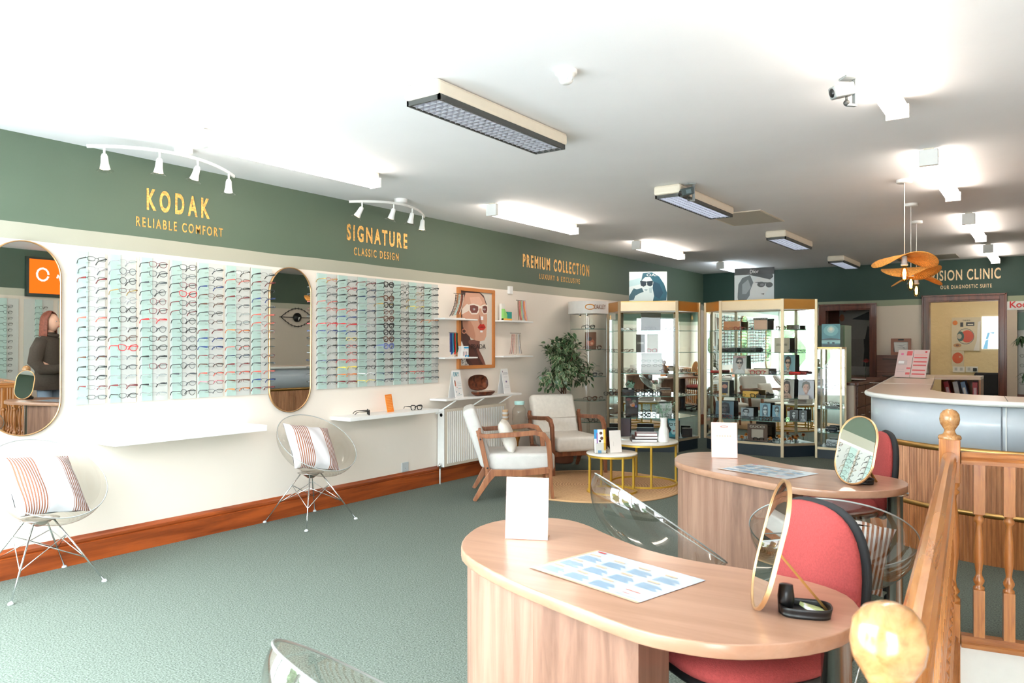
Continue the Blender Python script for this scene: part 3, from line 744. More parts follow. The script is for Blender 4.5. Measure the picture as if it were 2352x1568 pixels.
R2 = [
 ['rect coral gold', 'rect silver dark grey', 'rect grey dark grey', 'rect dark grey coral', 'rect coral brown', 'rect silver dark grey', 'half red red', 'half silver blue', 'half grey black', 'half silver black', 'rimless silver grey', 'half grey navy', 'half silver black', 'half silver dark grey', 'half silver black'],
 ['half silver black', 'rect red dark red', 'half brown black', 'half grey black', 'rect dark red coral', 'half silver blue', 'half red red', 'half grey blue', 'rect yellow black', 'rect coral navy', 'rect coral grey', 'rect red red', 'half yellow yellow', 'half orange orange', 'half dark red dark red'],
 ['rect black dark red', 'rect dark grey navy', 'half silver navy', 'rimless silver silver', 'half silver navy', 'rimless silver grey', 'rect silver silver', 'rect grey black', 'rect grey black', 'half grey black', 'half silver dark grey', 'rimless silver silver', 'oval black black', 'rimless silver white', 'rimless silver yellow'],
 ['chunky black black', 'oval dark grey dark grey', 'chunky tortoiseshell brown', 'chunky black gold', 'cat tortoiseshell black', 'chunky brown brown', 'chunky black black', 'chunky black dark grey', 'chunky brown black', 'chunky blue-spotted blue-spotted', 'half grey navy', 'half brown black', 'rect black black', 'rect grey navy', 'rect dark grey navy'],
 ['oval dark grey grey', 'round black black', 'oval grey grey', 'rect black black', 'rect silver grey', 'square black black', 'rimless grey black', 'square black dark grey', 'square dark grey navy', 'rect dark grey black', 'square black black', 'square navy dark grey', 'oval dark grey dark grey', 'rect dark grey dark grey', 'oval silver grey'],
 ['rect brown black', 'oval gold grey', 'rect silver gold', 'rect silver yellow', 'rect dark grey black', 'rect brown brown', 'rect dark grey black', 'rect brown dark grey', 'rimless gold grey', 'rect brown black', 'half coral grey', 'half dark red black', 'oval black dark grey', 'rect grey coral', 'half pink grey'],
 ['rect grey black', 'half dark grey black', 'oval silver silver', 'rect dark grey black', 'half grey black', 'rect brown orange', 'rect dark grey black', 'rect brown dark grey', 'half grey black', 'rect grey black', 'half grey grey', 'half silver grey', 'oval silver grey', 'rect black grey', 'rect dark grey grey']]
def parse(s):
    st, rest = s.split(' ', 1)
    for k in sorted(SPC, key=len, reverse=True):
        if rest.startswith(k + ' ') and rest[len(k) + 1:] in SPC: return st, k, rest[len(k) + 1:]
COLN = ['first', 'second', 'third', 'fourth', 'fifth', 'sixth', 'last']
PEG = MB().tube([(.012, 0, 0), (.05, 0, 0)], .0035, 6).mesh('peg', M['acryl'])
def rack(cols, ys, z0, z1, panels, pz, rackname, grp, wash):
    for ci, (rows, y) in enumerate(zip(cols, ys)):
        for ri, s in enumerate(rows):
            st, fc, tc = parse(s)
            z = z0 + (z1 - z0) * ri / 14
            tw = '' if tc == fc else ' with %s arms' % tc
            spectacles((XL + .15, y, z - .002), PI / 2, st, fc, tc, '%s %s glasses%s, %s column, %s pair of the %s' % (fc, SH[st], tw, COLN[ci], ORD[ri], rackname), grp,
                       rot=(random.uniform(-.04, .04), random.uniform(-.03, .03), PI / 2 + random.uniform(-.05, .05)))
    for ci, (a, c) in enumerate(panels):
        t = thing('spectacle_rack', 'frosted panel with aqua strip behind the %s column of the %s' % (COLN[ci], rackname), 'rack', (XL + .006, (a + c) / 2, pz[0]), group='frosted panels of the ' + rackname)
        w = c - a
        MB().box(0, .006, -w / 2, w / 2, 0, pz[1] - pz[0]).build('back_panel', M['panelw'], t)
        MB().box(.006, .012, -w / 2 + .01, -w / 2 + w * wash, .005, pz[1] - pz[0] - .005).build('aqua_strip', M['panela'], t)
        for ri in range(15):
            o = bpy.data.objects.new('peg', PEG); C.objects.link(o); o.parent = t
            o.location = (0, ys[ci] - (a + c) / 2, z0 + (z1 - z0) * ri / 14 - pz[0] - .016)
rack(R1, [2.438, 2.640, 2.848, 3.069, 3.286, 3.513, 3.744], 1.958, 1.077, [(2.365, 2.561), (2.581, 2.769), (2.797, 2.999), (3.019, 3.218), (3.228, 3.438), (3.46, 3.675), (3.687, 3.885)], (1.02, 2.018),
     'left rack', 'spectacles on the left rack', .42)
rack(R2, [4.386, 4.607, 4.839, 5.067, 5.281, 5.493, 5.703], 1.968, 1.090, [(4.341, 4.555), (4.57, 4.80), (4.81, 5.03), (5.04, 5.25), (5.26, 5.47), (5.48, 5.69), (5.70, 5.915)], (1.03, 2.028),
     'right rack', 'spectacles on the right rack', .5)

# ================================================================== LEFT WALL: shelves, poster, small things
def wall_shelf(y0, y1, z0, z1, depth, label, m='white', name='wall_shelf', brackets=()):
    t = thing(name, label, 'shelf', (XL, (y0 + y1) / 2, z0))
    MB().box(0, depth, -(y1 - y0) / 2, (y1 - y0) / 2, 0, z1 - z0).build('shelf_board', M[m], t, bevel=.002)
    for y in brackets:
        MB().bar((.012, y - (y0 + y1) / 2 - .1, -.14), (depth - .02, y - (y0 + y1) / 2, 0), .012, .012).build('bracket', M['white'], t)
    return t
wall_shelf(2.506, 3.66, .757, .802, .25, 'empty white floating shelf under the left spectacle rack')
wall_shelf(4.503, 5.66, .757, .790, .25, 'white floating shelf under the right rack holding two display glasses')
wall_shelf(5.86, 6.40, 1.672, 1.688, .15, 'narrow white shelf carrying looped bead chains, left of the poster')
wall_shelf(5.86, 6.40, 1.272, 1.288, .15, 'narrow white shelf carrying dark neck cords and a leaflet box')
wall_shelf(6.87, 7.46, 1.676, 1.692, .15, 'narrow white shelf carrying coloured bead chains, right of the poster')
wall_shelf(6.87, 7.46, 1.276, 1.292, .15, 'narrow white shelf carrying speckled bead chains, right of the poster')
wall_shelf(5.80, 7.12, .852, .872, .22, 'white bracketed shelf over the radiator with a leaflet and spectacle case', brackets=(5.98, 6.45, 6.95))
# display spectacles on the shelf
spectacles((XL + .16, 4.80, .812), PI / 2 + .95, 'chunky', 'black', 'black', 'black thick-armed glasses turned sideways on the floating shelf', 'display pairs on the floating shelf')
spectacles((XL + .16, 5.43, .812), PI / 2 - .25, 'chunky', 'black', 'black', 'black thick-rimmed glasses facing out at the right of the floating shelf', 'display pairs on the floating shelf')
t = thing('leaning_card', 'orange card leaning upright on the floating shelf between two glasses', 'card', (XL + .12, 5.12, .79)); t.rotation_euler = (0, 0, .2)
cb = MB(); cb.T = Matrix.Rotation(-.18, 4, 'Y'); cb.box(0, .004, -.055, .055, 0, .165); cb.build('card', M['orange'], t)
cb = MB(); cb.T = Matrix.Rotation(-.18, 4, 'Y')
for k in range(9): cb.box(.0042, .0048, -.045, .045 - .02 * (k % 3 == 2), .145 - k * .015, .149 - k * .015)
cb.build('printed_lines', CM((250, 180, 110)), t)
# the framed face poster
def framed(parent, w, h, fw, dep, fm):
    MB().box(0, dep, -w / 2, -w / 2 + fw, -h / 2, h / 2).box(0, dep, w / 2 - fw, w / 2, -h / 2, h / 2).box(0, dep, -w / 2 + fw, w / 2 - fw, -h / 2, -h / 2 + fw).box(0, dep, -w / 2 + fw, w / 2 - fw, h / 2 - fw, h / 2).build('frame', fm, parent, bevel=.002)
t = thing('framed_poster', 'wood-framed poster of a face in white sunglasses, PRADA beneath', 'poster', (XL, 6.545, 1.593))
pw, ph = .64, .865
framed(t, pw, ph, .035, .035, CM((186, 118, 62), .4))
MB().box(0, .012, -pw / 2 + .03, pw / 2 - .03, -ph / 2 + .03, ph / 2 - .03).build('backing', CM((214, 208, 198)), t)
sk1, sk2, sk3 = (206, 158, 134), (190, 136, 112), (166, 110, 90)
hairc = (74, 46, 42)
polys = [((214, 208, 198), rect(0, 0, 1, 1)),
 (hairc, [(0, 1), (.62, 1), (.74, .96), (.83, .85), (.85, .75), (.6, .8), (.2, .7), (.3, .4), (.42, .2), (.5, .1), (.0, .1)]),
 ((120, 76, 66), [(.28, .34), (.62, .36), (.60, .2), (.72, .1), (.8, 0), (.3, 0), (.2, .2)]),
 (hairc, [(0, .5), (.12, .42), (.3, .28), (.5, .22), (.6, .1), (.72, 0), (0, 0)]),
 ((88, 52, 46), [(.3, .26), (.42, .22), (.5, .12), (.62, 0), (.4, 0), (.28, .1)]),
 (sk1, [(.18, .98), (.60, .99), (.74, .93), (.82, .83), (.84, .72), (.85, .64), (.83, .5), (.82, .4), (.76, .34), (.64, .325), (.5, .335), (.34, .37), (.18, .44), (.1, .52), (.08, .64), (.08, .76), (.12, .88)]),
 (sk2, [(.08, .66), (.30, .62), (.42, .52), (.48, .4), (.46, .345), (.34, .37), (.18, .44), (.1, .52)]),
 (sk3, [(.6, .7), (.66, .62), (.68, .57), (.62, .56), (.58, .6)]),
 ((222, 178, 156), [(.3, .92), (.6, .94), (.7, .86), (.62, .8), (.36, .8)]),
 ((236, 224, 212), [(.06, .68), (.28, .74), (.28, .82), (.22, .83), (.07, .755)]),
 ((236, 224, 212), [(.26, .82), (.4, .84), (.58, .825), (.6, .78), (.58, .72), (.52, .695), (.36, .69), (.28, .73)]),
 ((236, 224, 212), [(.56, .82), (.68, .81), (.68, .78), (.58, .78)]),
 ((236, 224, 212), [(.66, .82), (.76, .84), (.87, .83), (.88, .76), (.84, .71), (.74, .70), (.67, .74)]),
 ((120, 66, 58), [(.31, .81), (.44, .82), (.56, .805), (.57, .76), (.52, .715), (.36, .71), (.31, .75)]),
 ((120, 66, 58), [(.70, .81), (.78, .825), (.85, .81), (.85, .76), (.82, .72), (.74, .715), (.70, .75)]),
 ((230, 226, 226), ell(.43, .765, .035, .016)), ((50, 36, 34), ell(.43, .767, .016, .015)), ((230, 226, 226), ell(.76, .772, .03, .014)), ((50, 36, 34), ell(.76, .774, .014, .013)),
 ((96, 48, 42), [(.34, .785), (.44, .8), (.54, .785), (.44, .79)]), ((96, 48, 42), [(.71, .79), (.78, .805), (.83, .79), (.78, .795)]),
 ((196, 44, 36), [(.54, .515), (.62, .565), (.68, .56), (.74, .565), (.8, .52), (.74, .485), (.62, .48)]),
 ((120, 20, 24), [(.56, .518), (.68, .53), (.79, .52), (.68, .515)]),
 ((246, 246, 250), rect(.64, .62, .72, .67)), ((246, 246, 250), rect(.62, .45, .70, .475)),
 ((226, 150, 120), ell(.13, .46, .07, .035)), ((96, 60, 52), ell(.13, .46, .05, .022)),
 ((230, 226, 220), [(0, .25), (.06, .33), (.14, .22), (.2, .05), (.28, 0), (0, 0)])]
random.seed(3)
for k in range(90):
    x, y = random.uniform(0, .24), random.uniform(0, .28)
    if y < .3 - x: polys.append(((44, 40, 44), ell(x + .01, y + .005, .012, .006, 5, random.random())))
iw, ih = pw - .07, ph - .07
printed(t, 'print', (.0125, -iw / 2, -ih / 2), E_Y, U_Z, iw, ih, polys, .0001)
text('PRADA', 'poster_lettering', CM((40, 30, 30)), (.036, -.12, -ph * .255), E_Y, U_Z, .26, .05, t)
MB().box(.0375, .0382, -iw / 2, iw / 2, -ih / 2, ih / 2).build('glazing', M['glass'], t) if 0 else None
t = thing('wall_sensor', 'small white box sensor on the wall above the coloured bead chains', 'sensor', (XL, 7.18, 2.005))
MB().box(0, .035, -.035, .035, 0, .09).build('casing', M['white'], t, bevel=.006)
t = thing('wall_socket', 'pale grey blank wall socket above the skirting board', 'socket', (XL, 5.435, .185))
MB().box(0, .012, -.045, .045, 0, .09).build('plate', M['lgrey'], t, bevel=.003)
MB().box(.012, .0135, -.004, .004, .03, .035).build('screw', M['grey'], t)
# bead chains and cords: each chain countable
def chain(y, z, x, L, foot, cols, label, group, n=14, drop=.0):
    t = thing('spectacle_chain', label, 'spectacle chain', (XL + x, y, z), group=group)
    pts = []
    for i in range(13):
        u = i / 12; pts.append((foot[0] * u * u, foot[1] * u * u, -L * u + 0.0))
    MB().tube(pts, .0032, 5).build('cord', CM(cols[0], .5), t)
    bd = MB()
    for i in range(1, n):
        u = i / n; p = (foot[0] * u * u, foot[1] * u * u, -L * u); bd.sphere(p, .0058, 6, 4, 1, 1, 1.2)
    bd.build('beads', CM(cols[1], .4), t)
    return t
cw = ['leftmost', 'second', 'third', 'fourth', 'fifth', 'sixth', 'seventh', 'rightmost']
for k, (c1, c2) in enumerate((((60, 56, 56), (40, 36, 36)), ((196, 170, 150), (60, 50, 48)), ((60, 50, 46), (150, 110, 84)), ((130, 184, 186), (150, 200, 200)), ((120, 176, 180), (196, 220, 216)), ((120, 70, 50), (170, 90, 64)), ((60, 44, 40), (120, 60, 40)), ((200, 180, 166), (210, 190, 176)))):
    chain(6.07 + k * .018, 1.94, .12, .235 - .004 * k, (.0, -.10 + .004 * k), (c1, c2), '%s hanging bead chain of the left upper shelf, bunched at its foot' % cw[k], 'bead chains on the left upper shelf')
def stand(name, y0, y1, z0, z1, label, x=.12):
    t = thing(name, label, 'display stand', (XL + x, (y0 + y1) / 2, z0))
    L = (y1 - y0) / 2
    MB().box(-.03, .03, -.04, .04, 0, .006).build('base', M['white'], t)
    MB().tube([(-.012, 0, .003), (-.012, 0, z1 - z0), ], .003, 6).build('post', M['acryl'], t)
    MB().tube([(-.012, -L, z1 - z0), (-.012, L, z1 - z0)], .003, 6).tube([(-.012, 0, z1 - z0), (.0, 0, z1 - z0)], .003, 5).build('crossbar', M['dgrey'], t)
stand('chain_stand', 6.05, 6.24, 1.688, 1.945, 'small white stand under the looped bead chains on the upper left shelf')
for k, c in enumerate(((30, 44, 92), (26, 60, 130), (60, 150, 170), (26, 28, 36), (206, 48, 34), (60, 110, 60), (28, 28, 30))):
    t = thing('neck_cord', '%s neck cord hanging in a bunch on the lower left shelf' % ['dark blue outermost', 'blue', 'turquoise', 'black middle', 'red', 'green', 'black rightmost'][k], 'neck cord', (XL + .12, 5.985 + k * .017, 1.535), group='neck cords on the lower left shelf')
    MB().tube([(0, 0, 0), (.003, -.004, -.08), (-.002, .004 + .002 * k, -.16 - .008 * (k % 3)), (0, .0, -.195 - .012 * ((k * 2) % 3))], 0, 4, flat=(.008, .004)).build('cord', CM(c, .8), t)
stand('cord_stand', 5.975, 6.10, 1.288, 1.54, 'small stand under the dark neck cords on the lower left shelf')
t = thing('leaflet_box', 'white and blue leaflet box beside the neck cords, overlapping the poster frame', 'box', (XL + .07, 6.25, 1.288))
MB().box(-.03, .03, -.055, .055, 0, .115).build('box', M['paper'], t, bevel=.002)
printed(t, 'print', (.0302, -.055, 0), E_Y, U_Z, .11, .115, [((40, 150, 200), rect(.3, .78, 1, .92)), ((90, 60, 56), rect(.15, .1, .22, .5)), ((176, 50, 46), rect(.4, .1, .48, .5)), ((90, 60, 56), rect(.66, .1, .74, .5)), ((40, 150, 200), rect(.45, 0, .65, .18)), ((40, 150, 200), rect(.8, 0, 1, .18)), ((210, 90, 90), rect(.35, .66, .45, .7)), ((210, 90, 90), rect(.7, .66, .8, .7))])
for k, c in enumerate(((90, 70, 30), (180, 40, 32), (196, 60, 40), (140, 190, 120), (110, 160, 190), (200, 90, 60), (236, 130, 40), (206, 170, 190))):
    chain(7.19 + k * .022, 1.925, .12, .225, (.0, .02 + .004 * k), (c, c), '%s bright bead chain on the right upper shelf' % ['leftmost olive', 'dark red', 'red', 'green', 'pale blue', 'russet', 'orange', 'rightmost pinkish'][k], 'coloured bead chains on the right upper shelf', 22)
stand('chain_stand', 7.17, 7.36, 1.692, 1.93, 'small stand under the coloured bead chains on the upper right shelf')
for k in range(8):
    c = [(170, 110, 100), (120, 60, 56), (190, 120, 110), (210, 180, 170), (150, 130, 110), (200, 190, 180), (130, 150, 170), (120, 110, 100)][k]
    chain(7.07 + k * .022, 1.545, .12, .235, (.0, (k - 3.5) * .012), ((200, 180, 170), c), '%s speckled bead chain on the right lower shelf' % cw[k], 'speckled bead chains on the right lower shelf', 18)
stand('chain_stand', 7.05, 7.26, 1.292, 1.55, 'small stand under the speckled bead chains on the lower right shelf')
t = thing('leaflet_box', 'green and teal leaflet holder beside the coloured bead chains', 'box', (XL + .06, 7.02, 1.692))
MB().box(-.03, 0, -.07, .0, 0, .19).build('back_card', CM((236, 232, 224)), t)
MB().prism([(-.07, 0), (.0, 0), (.0, .07), (-.05, .13), (-.07, .13)], 0, .03, axis='x').build('green_side', CM((140, 200, 110)), t)
MB().box(0, .03, .0, .09, 0, .10).build('teal_box', CM((40, 150, 140)), t); MB().box(-.0, .032, -.07, .09, 0, .022).build('orange_base', CM((236, 170, 60)), t)
# shelf over the radiator
def tent_card(loc, rz, w, h, label, polys, words, tilt=.16):
    t = thing('leaflet', label, 'leaflet', loc, rz)
    mb = MB(); mb.T = Matrix.Rotation(-tilt, 4, 'Y'); mb.box(-.0015, .0015, -w / 2, w / 2, 0, h); mb.build('front_page', M['paper'], t)
    mb = MB(); mb.T = Matrix.Translation((-2 * math.sin(tilt) * h, 0, 0)) @ Matrix.Rotation(tilt, 4, 'Y'); mb.box(-.0015, .0015, -w / 2, w / 2, 0, h); mb.build('back_page', M['paper'], t)
    up_ = (-math.sin(tilt), 0, math.cos(tilt))
    printed(t, 'print', (.002, -w / 2, 0), E_Y, up_, w, h, polys)
    for s_, x, y, ww, hh, c in words: text(s_, 'heading', CM(c), (.002 - math.sin(tilt) * h * y + .001, -w / 2 + x * w, h * y * math.cos(tilt)), E_Y, up_, ww * w, hh * h, t)
    return t
tent_card((XL + .17, 6.07, .872), .12, .15, .285, 'white DRY leaflet folded upright at the left of the bracketed shelf',
   [((196, 120, 90), rect(.1, .42, .24, .62)), ((60, 40, 40), rect(.1, .52, .18, .64)), ((190, 60, 60), rect(.3, .36, .36, .4)), ((60, 120, 140), ell(.18, .22, .05, .02)), ((60, 120, 140), ell(.5, .16, .06, .02)), ((170, 190, 196), rect(.42, .44, .9, .45)), ((170, 190, 196), rect(.42, .5, .9, .51)), ((170, 190, 196), rect(.42, .56, .86, .57)), ((90, 150, 165), rect(.45, .33, .85, .34)), ((90, 150, 165), rect(.2, .1, .8, .11))],
   [('DRY', .08, .78, .7, .15, (60, 140, 156))])
tent_card((XL + .16, 6.93, .872), .12, .15, .28, 'plain white printed leaflet standing at the right of the bracketed shelf',
   [((120, 90, 120), rect(.12, .86, .2, .92)), ((150, 150, 166), rect(.2, .82, .86, .84)), ((150, 150, 166), rect(.15, .78, .9, .795)), ((190, 190, 200), rect(.2, .66, .8, .67)), ((120, 110, 160), ell(.5, .48, .1, .04)), ((200, 60, 60), ell(.62, .47, .03, .015)), ((190, 190, 200), rect(.15, .3, .85, .31)), ((190, 190, 200), rect(.15, .24, .85, .25))], [])
t = thing('spectacle_case', 'open oversized tortoiseshell spectacle case with folded glasses inside', 'spectacle case', (XL + .145, 6.50, .872), PI / 2)
def pillow_box(w, d, h, n=2.6):
    def f(u, v):
        a = 2 * PI * u; c, s_ = math.cos(a), math.sin(a); q = math.sin(v * PI / 2) ** .5
        return (math.copysign(abs(c) ** (2 / n), c) * w / 2 * (1 - .35 * (1 - v) ** 2), math.copysign(abs(s_) ** (2 / n), s_) * d / 2 * (1 - .35 * (1 - v) ** 2), h * v)
    return f
tort = mat('tortoiseshell_gloss', (96, 50, 30), .4, 0, .25, noise=.7, nscale=26)
mb = MB(); mb.grid(pillow_box(.34, .15, .045), 30, 5, closeu=True); mb.build('lower_shell', tort, t, solid=.003)
mb = MB(); mb.poly([Vector(pillow_box(.33, .14, .043)(i / 30, .95)) for i in range(30)]); mb.build('lining', CM((214, 200, 184), .9), t)
mb = MB(); mb.T = Matrix.Translation((0, .055, .052)) @ Matrix.Rotation(PI / 2 - .14, 4, 'X') @ Matrix.Translation((0, .085, -.04)); mb.grid(pillow_box(.34, .17, .045), 30, 5, closeu=True)
mb.poly([Vector(pillow_box(.34, .17, .045)(i / 30, .02)) for i in range(30)]); mb.build('lid', tort, t)
mb = MB().tube([(-.1, -.02, .046), (-.03, .01, .052), (.03, -.01, .05), (.11, .02, .048)], .003, 5).tube([(-.1, .01, .047), (0, -.02, .052), (.1, 0, .048)], .002, 5); mb.build('folded_glasses', CM((170, 150, 130), .4), t)
# ------------------------------------------------------------------ radiator
t = thing('radiator', 'white ribbed panel radiator under the bracketed shelf', 'radiator', (XL + .03, 6.46, .17))
L, Hh = .54, .59
MB().box(0, .06, -L, L, 0, Hh).build('panel', M['warmwhite'], t, bevel=.006)
rb = MB(); n = 32
for k in range(n):
    y = -L + .06 + (2 * L - .12) * k / (n - 1); rb.box(.06, .067, y - .009, y + .009, .03, Hh - .03)
rb.build('ribs', M['white'], t, bevel=.003)
MB().box(-.02, .068, -L - .012, -L, 0, Hh).build('side_cover', M['white'], t, bevel=.004)
MB().lathe([(0, .0), (.018, 0), (.018, .006), (.008, .012), (0, .012)], 18, (.03, -L - .012, Hh - .06), 'y').build('bleed_cap', M['grey'], t)
MB().tube([(.03, -L - .03, .03), (.03, -L - .03, -.17)], .0075, 10).build('pipe', M['white'], t)
MB().lathe([(0, 0), (.016, 0), (.018, .03), (.012, .05), (0, .05)], 14, (.03, -L - .03, -.01)).build('valve', M['chrome'], t)

# ================================================================== CLEAR BOWL CHAIRS
def shell_pt(u, v):   # u round, v 0 (rim) .. 1 (bottom)
    a = 2 * PI * u; tau = math.radians(35); A, B, D = .345, .315, .205
    n = Vector((math.sin(tau), 0, math.cos(tau))); r1 = Vector((math.cos(tau), 0, -math.sin(tau)))
    al = v * PI / 2
    p = Vector((.07, 0, .64)) + (r1 * A * math.cos(a) + Vector((0, B, 0)) * math.sin(a)) * math.cos(al) - n * D * math.sin(al)
    return p
def bowl_chair(name, loc, yaw, label, m='acryl', base_yaw=None):
    t = thing(name, label, 'chair', loc, yaw, 'clear bowl chairs on wire bases')
    mb = MB(); mb.grid(shell_pt, 56, 18, closeu=True); mb.build('shell', M[m], t)
    MB().tube([shell_pt(i / 64, 0) for i in range(64)], .0032, 6, closed=True).build('rim', M['acryledge'], t)
    by = (base_yaw if base_yaw is not None else PI / 4 * 0) - yaw
    R = Matrix.Rotation(by, 4, 'Z')
    c0 = Vector((-.02, 0, 0))
    hb = MB(); hb.lathe([(0, .345), (.028, .347), (.06, .37), (.075, .392), (.105, .388), (0, .388)], 28, (c0.x, 0, 0)); hb.build('hub', M['steelleg'], t)
    tops, feet = [], []
    for k in range(4):
        a = PI / 4 + k * PI / 2
        tops.append(c0 + R @ Vector((.075 * math.cos(a), .075 * math.sin(a), .385))); feet.append(c0 + R @ Vector((.355 * math.cos(a), .355 * math.sin(a), .006)))
    for k in range(4):
        MB().tube([tops[k], feet[k]], .0055, 8).build('leg', M['chrome'], t)
        f = MB(); f.lathe([(0, -.006), (.016, -.006), (.016, 0), (.009, .008), (0, .008)], 14, feet[k]); f.build('glide', M['lgrey'], t)
    br_ = MB()
    for k in range(4):
        a, b_ = tops[k].lerp(feet[k], .25), tops[(k + 1) % 4].lerp(feet[(k + 1) % 4], .62)
        a2, b2 = tops[(k + 1) % 4].lerp(feet[(k + 1) % 4], .25), tops[k].lerp(feet[k], .62)
        br_.tube([a, b_], .0032, 6).tube([a2, b2], .0032, 6)
    for k in range(4): MB()
    br_.build('wire_bracing', M['chrome'], t)
    return t
bowl_chair('bowl_chair', (-4.835, 2.05, 0), .05, 'clear bowl chair on wire legs at the left edge under the mirror', base_yaw=0)
bowl_chair('bowl_chair', (-4.835, 4.055, 0), -.10, 'clear bowl chair on wire legs against the wall between the floating shelves', base_yaw=0)
bowl_chair('bowl_chair', (-1.47, 3.09, 0), .80, 'clear bowl chair between the two desks, its rim slanting down to the right', 'acrylgrey', 1.1)
bowl_chair('bowl_chair', (-.71, 3.17, 0), 1.75, 'clear bowl chair holding a cushion, behind the near coral chair', 'acrylgrey', 1.3)
bowl_chair('bowl_chair', (-1.065, 1.085, 0), 1.25, 'clear bowl chair whose rim alone shows at the bottom edge', 'acrylgrey', .6)
def cushion(loc, rot, m, label, w=.42):
    def f(u, v):
        x, y = 2 * u - 1, 2 * v - 1; e = (1 - abs(x) ** 2.6) * (1 - abs(y) ** 2.6)
        k = 1 - .07 * (1 - abs(y) ** 2) * abs(x) ; k2 = 1 - .07 * (1 - abs(x) ** 2) * abs(y)
        return Vector((x * w / 2 * k, y * w / 2 * k2, .075 * max(e, 0) ** .55 + .004 * math.sin(9 * x + 4 * y)))
    mb = MB(); mb.grid(f, 24, 24); mb.grid(lambda u, v: Vector((f(1 - u, v).x, f(1 - u, v).y, -f(1 - u, v).z)), 24, 24)
    o = mb.build('cushion', M[m]); tag(o, label, 'cushion', 'striped cushions'); o.location = loc; o.rotation_euler = rot
    return o
def orient(o, xdir, ydir):
    x = Vector(xdir).normalized(); y = Vector(ydir); y = (y - x * y.dot(x)).normalized(); z = x.cross(y)
    m = Matrix((x, y, z)).transposed(); o.rotation_euler = m.to_euler()
o = cushion((-4.81, 2.055, .59), (0, 0, 0), 'cushA', 'striped brown and white cushion in the bowl chair at the left edge'); orient(o, (-.10, .97, -.10), (-.66, -.10, .72))
o = cushion((-4.81, 4.03, .595), (0, 0, 0), 'cushB', 'striped cushion in the bowl chair between the floating shelves'); orient(o, (.12, .92, -.16), (-.62, .14, .78))
o = cushion((-.71, 3.16, .59), (0, 0, 0), 'cushB', 'striped cushion in the bowl chair behind the near coral chair'); orient(o, (.95, .2, -.1), (.15, -.6, .78))

# ================================================================== ARMCHAIRS
def armchair(loc, yaw, label, wood_m):
    t = thing('armchair', label, 'armchair', loc, yaw, 'cream lounge armchairs with wooden arms')   # faces +x
    st = MB()
    def rounded(x0, x1, y0, y1, z0, z1): return MB().box(x0, x1, y0, y1, z0, z1)
    # seat cushion
    o = MB().box(-.27, .36, -.27, .27, .26, .42).build('seat', M['linenw'] if wood_m == 'walnutx' else M['linen'], t, bevel=.035); o.modifiers['bevel'].segments = 4
    for p in o.data.polygons: p.use_smooth = True
    b_ = MB(); b_.T = Matrix.Translation((-.25, 0, .30)) @ Matrix.Rotation(-.33, 4, 'Y'); b_.box(-.065, .055, -.275, .275, 0, .56)
    o = b_.build('backrest', M['linenw'] if wood_m == 'walnutx' else M['linen'], t, bevel=.04); o.modifiers['bevel'].segments = 4
    for p in o.data.polygons: p.use_smooth = True
    b_ = MB(); b_.T = Matrix.Translation((-.25, 0, .30)) @ Matrix.Rotation(-.33, 4, 'Y'); b_.tube([(.056, -.25, .27), (.0585, 0, .27), (.056, .25, .27)], .004, 6); b_.build('seam', CM((206, 198, 186), .9), t)
    for s_ in (-1, 1):
        y = s_ * .315
        arm = MB().tube([(-.33, y, .66), (-.345, y, .60), (-.27, y, .585), (0, y, .60), (.17, y, .615), (.25, y, .595), (.295, y, .53), (.305, y, .42), (.315, y, .27)], 0, 4,
                        flat=[(.018, .012), (.018, .02), (.018, .02), (.02, .022), (.02, .022), (.02, .024), (.019, .024), (.018, .022), (.017, .024)])
        arm.build('arm', M[wood_m], t, bevel=.005)
        MB().tube([(-.345, y, .64), (-.31, y, .50), (-.27, y, .32), (-.255, y, .26)], 0, 4, flat=(.016, .022)).build('arm_post', M[wood_m], t, bevel=.005)
        MB().tube([(-.27, y, .255), (.05, y, .25), (.32, y, .275)], 0, 4, flat=(.016, .03)).build('side_rail', M[wood_m], t, bevel=.005)
        MB().tube([(-.20, y, .27), (-.27, y, .18), (-.38, y, .0)], 0, 4, flat=[(.017, .036), (.017, .03), (.015, .017)]).build('leg', M[wood_m], t, bevel=.004)
        MB().tube([(.31, y, .29), (.315, y, .18), (.335, y, .0)], 0, 4, flat=[(.017, .028), (.016, .023), (.014, .016)]).build('leg', M[wood_m], t, bevel=.004)
        sc_ = MB()
        for px, pz in ((-.325, .56), (-.262, .30), (.318, .25)): sc_.lathe([(0, s_ * .0), (.008, 0), (.008, s_ * .004), (0, s_ * .006)], 10, (px, y + s_ * .017, pz), 'y')
        for k, (px, pz) in enumerate(((-.325, .56), (-.262, .30), (.318, .25))):
            q = MB().lathe([(.0, 0), (.008, 0), (.008, s_ * .004), (0, s_ * .006)], 10, (px, y + s_ * .017, pz), 'y'); q.build('bolt', M['dgrey'], t)
    MB().box(.27, .31, -.30, .30, .21, .26).build('front_rail', M[wood_m], t, bevel=.004)
    MB().box(-.28, -.24, -.30, .30, .21, .26).build('rear_rail', M[wood_m], t, bevel=.004)
    return t
armchair((-4.165, 5.91, 0), math.atan2(.41, .51), 'cream armchair with walnut arms in side view by the radiator', 'walnutx')
armchair((-4.46, 7.36, 0), -.58, 'cream armchair with dark walnut arms facing out in front of the ficus', 'walnut')
mb = MB()
def sq(u, v):
    x, y = 2 * u - 1, 2 * v - 1; return Vector((x * .16, y * .16, .06 * max((1 - x ** 4) * (1 - y ** 4), 0) ** .6))
mb.grid(sq, 14, 14); mb.grid(lambda u, v: Vector((sq(1 - u, v).x, sq(1 - u, v).y, -sq(1 - u, v).z)), 14, 14)
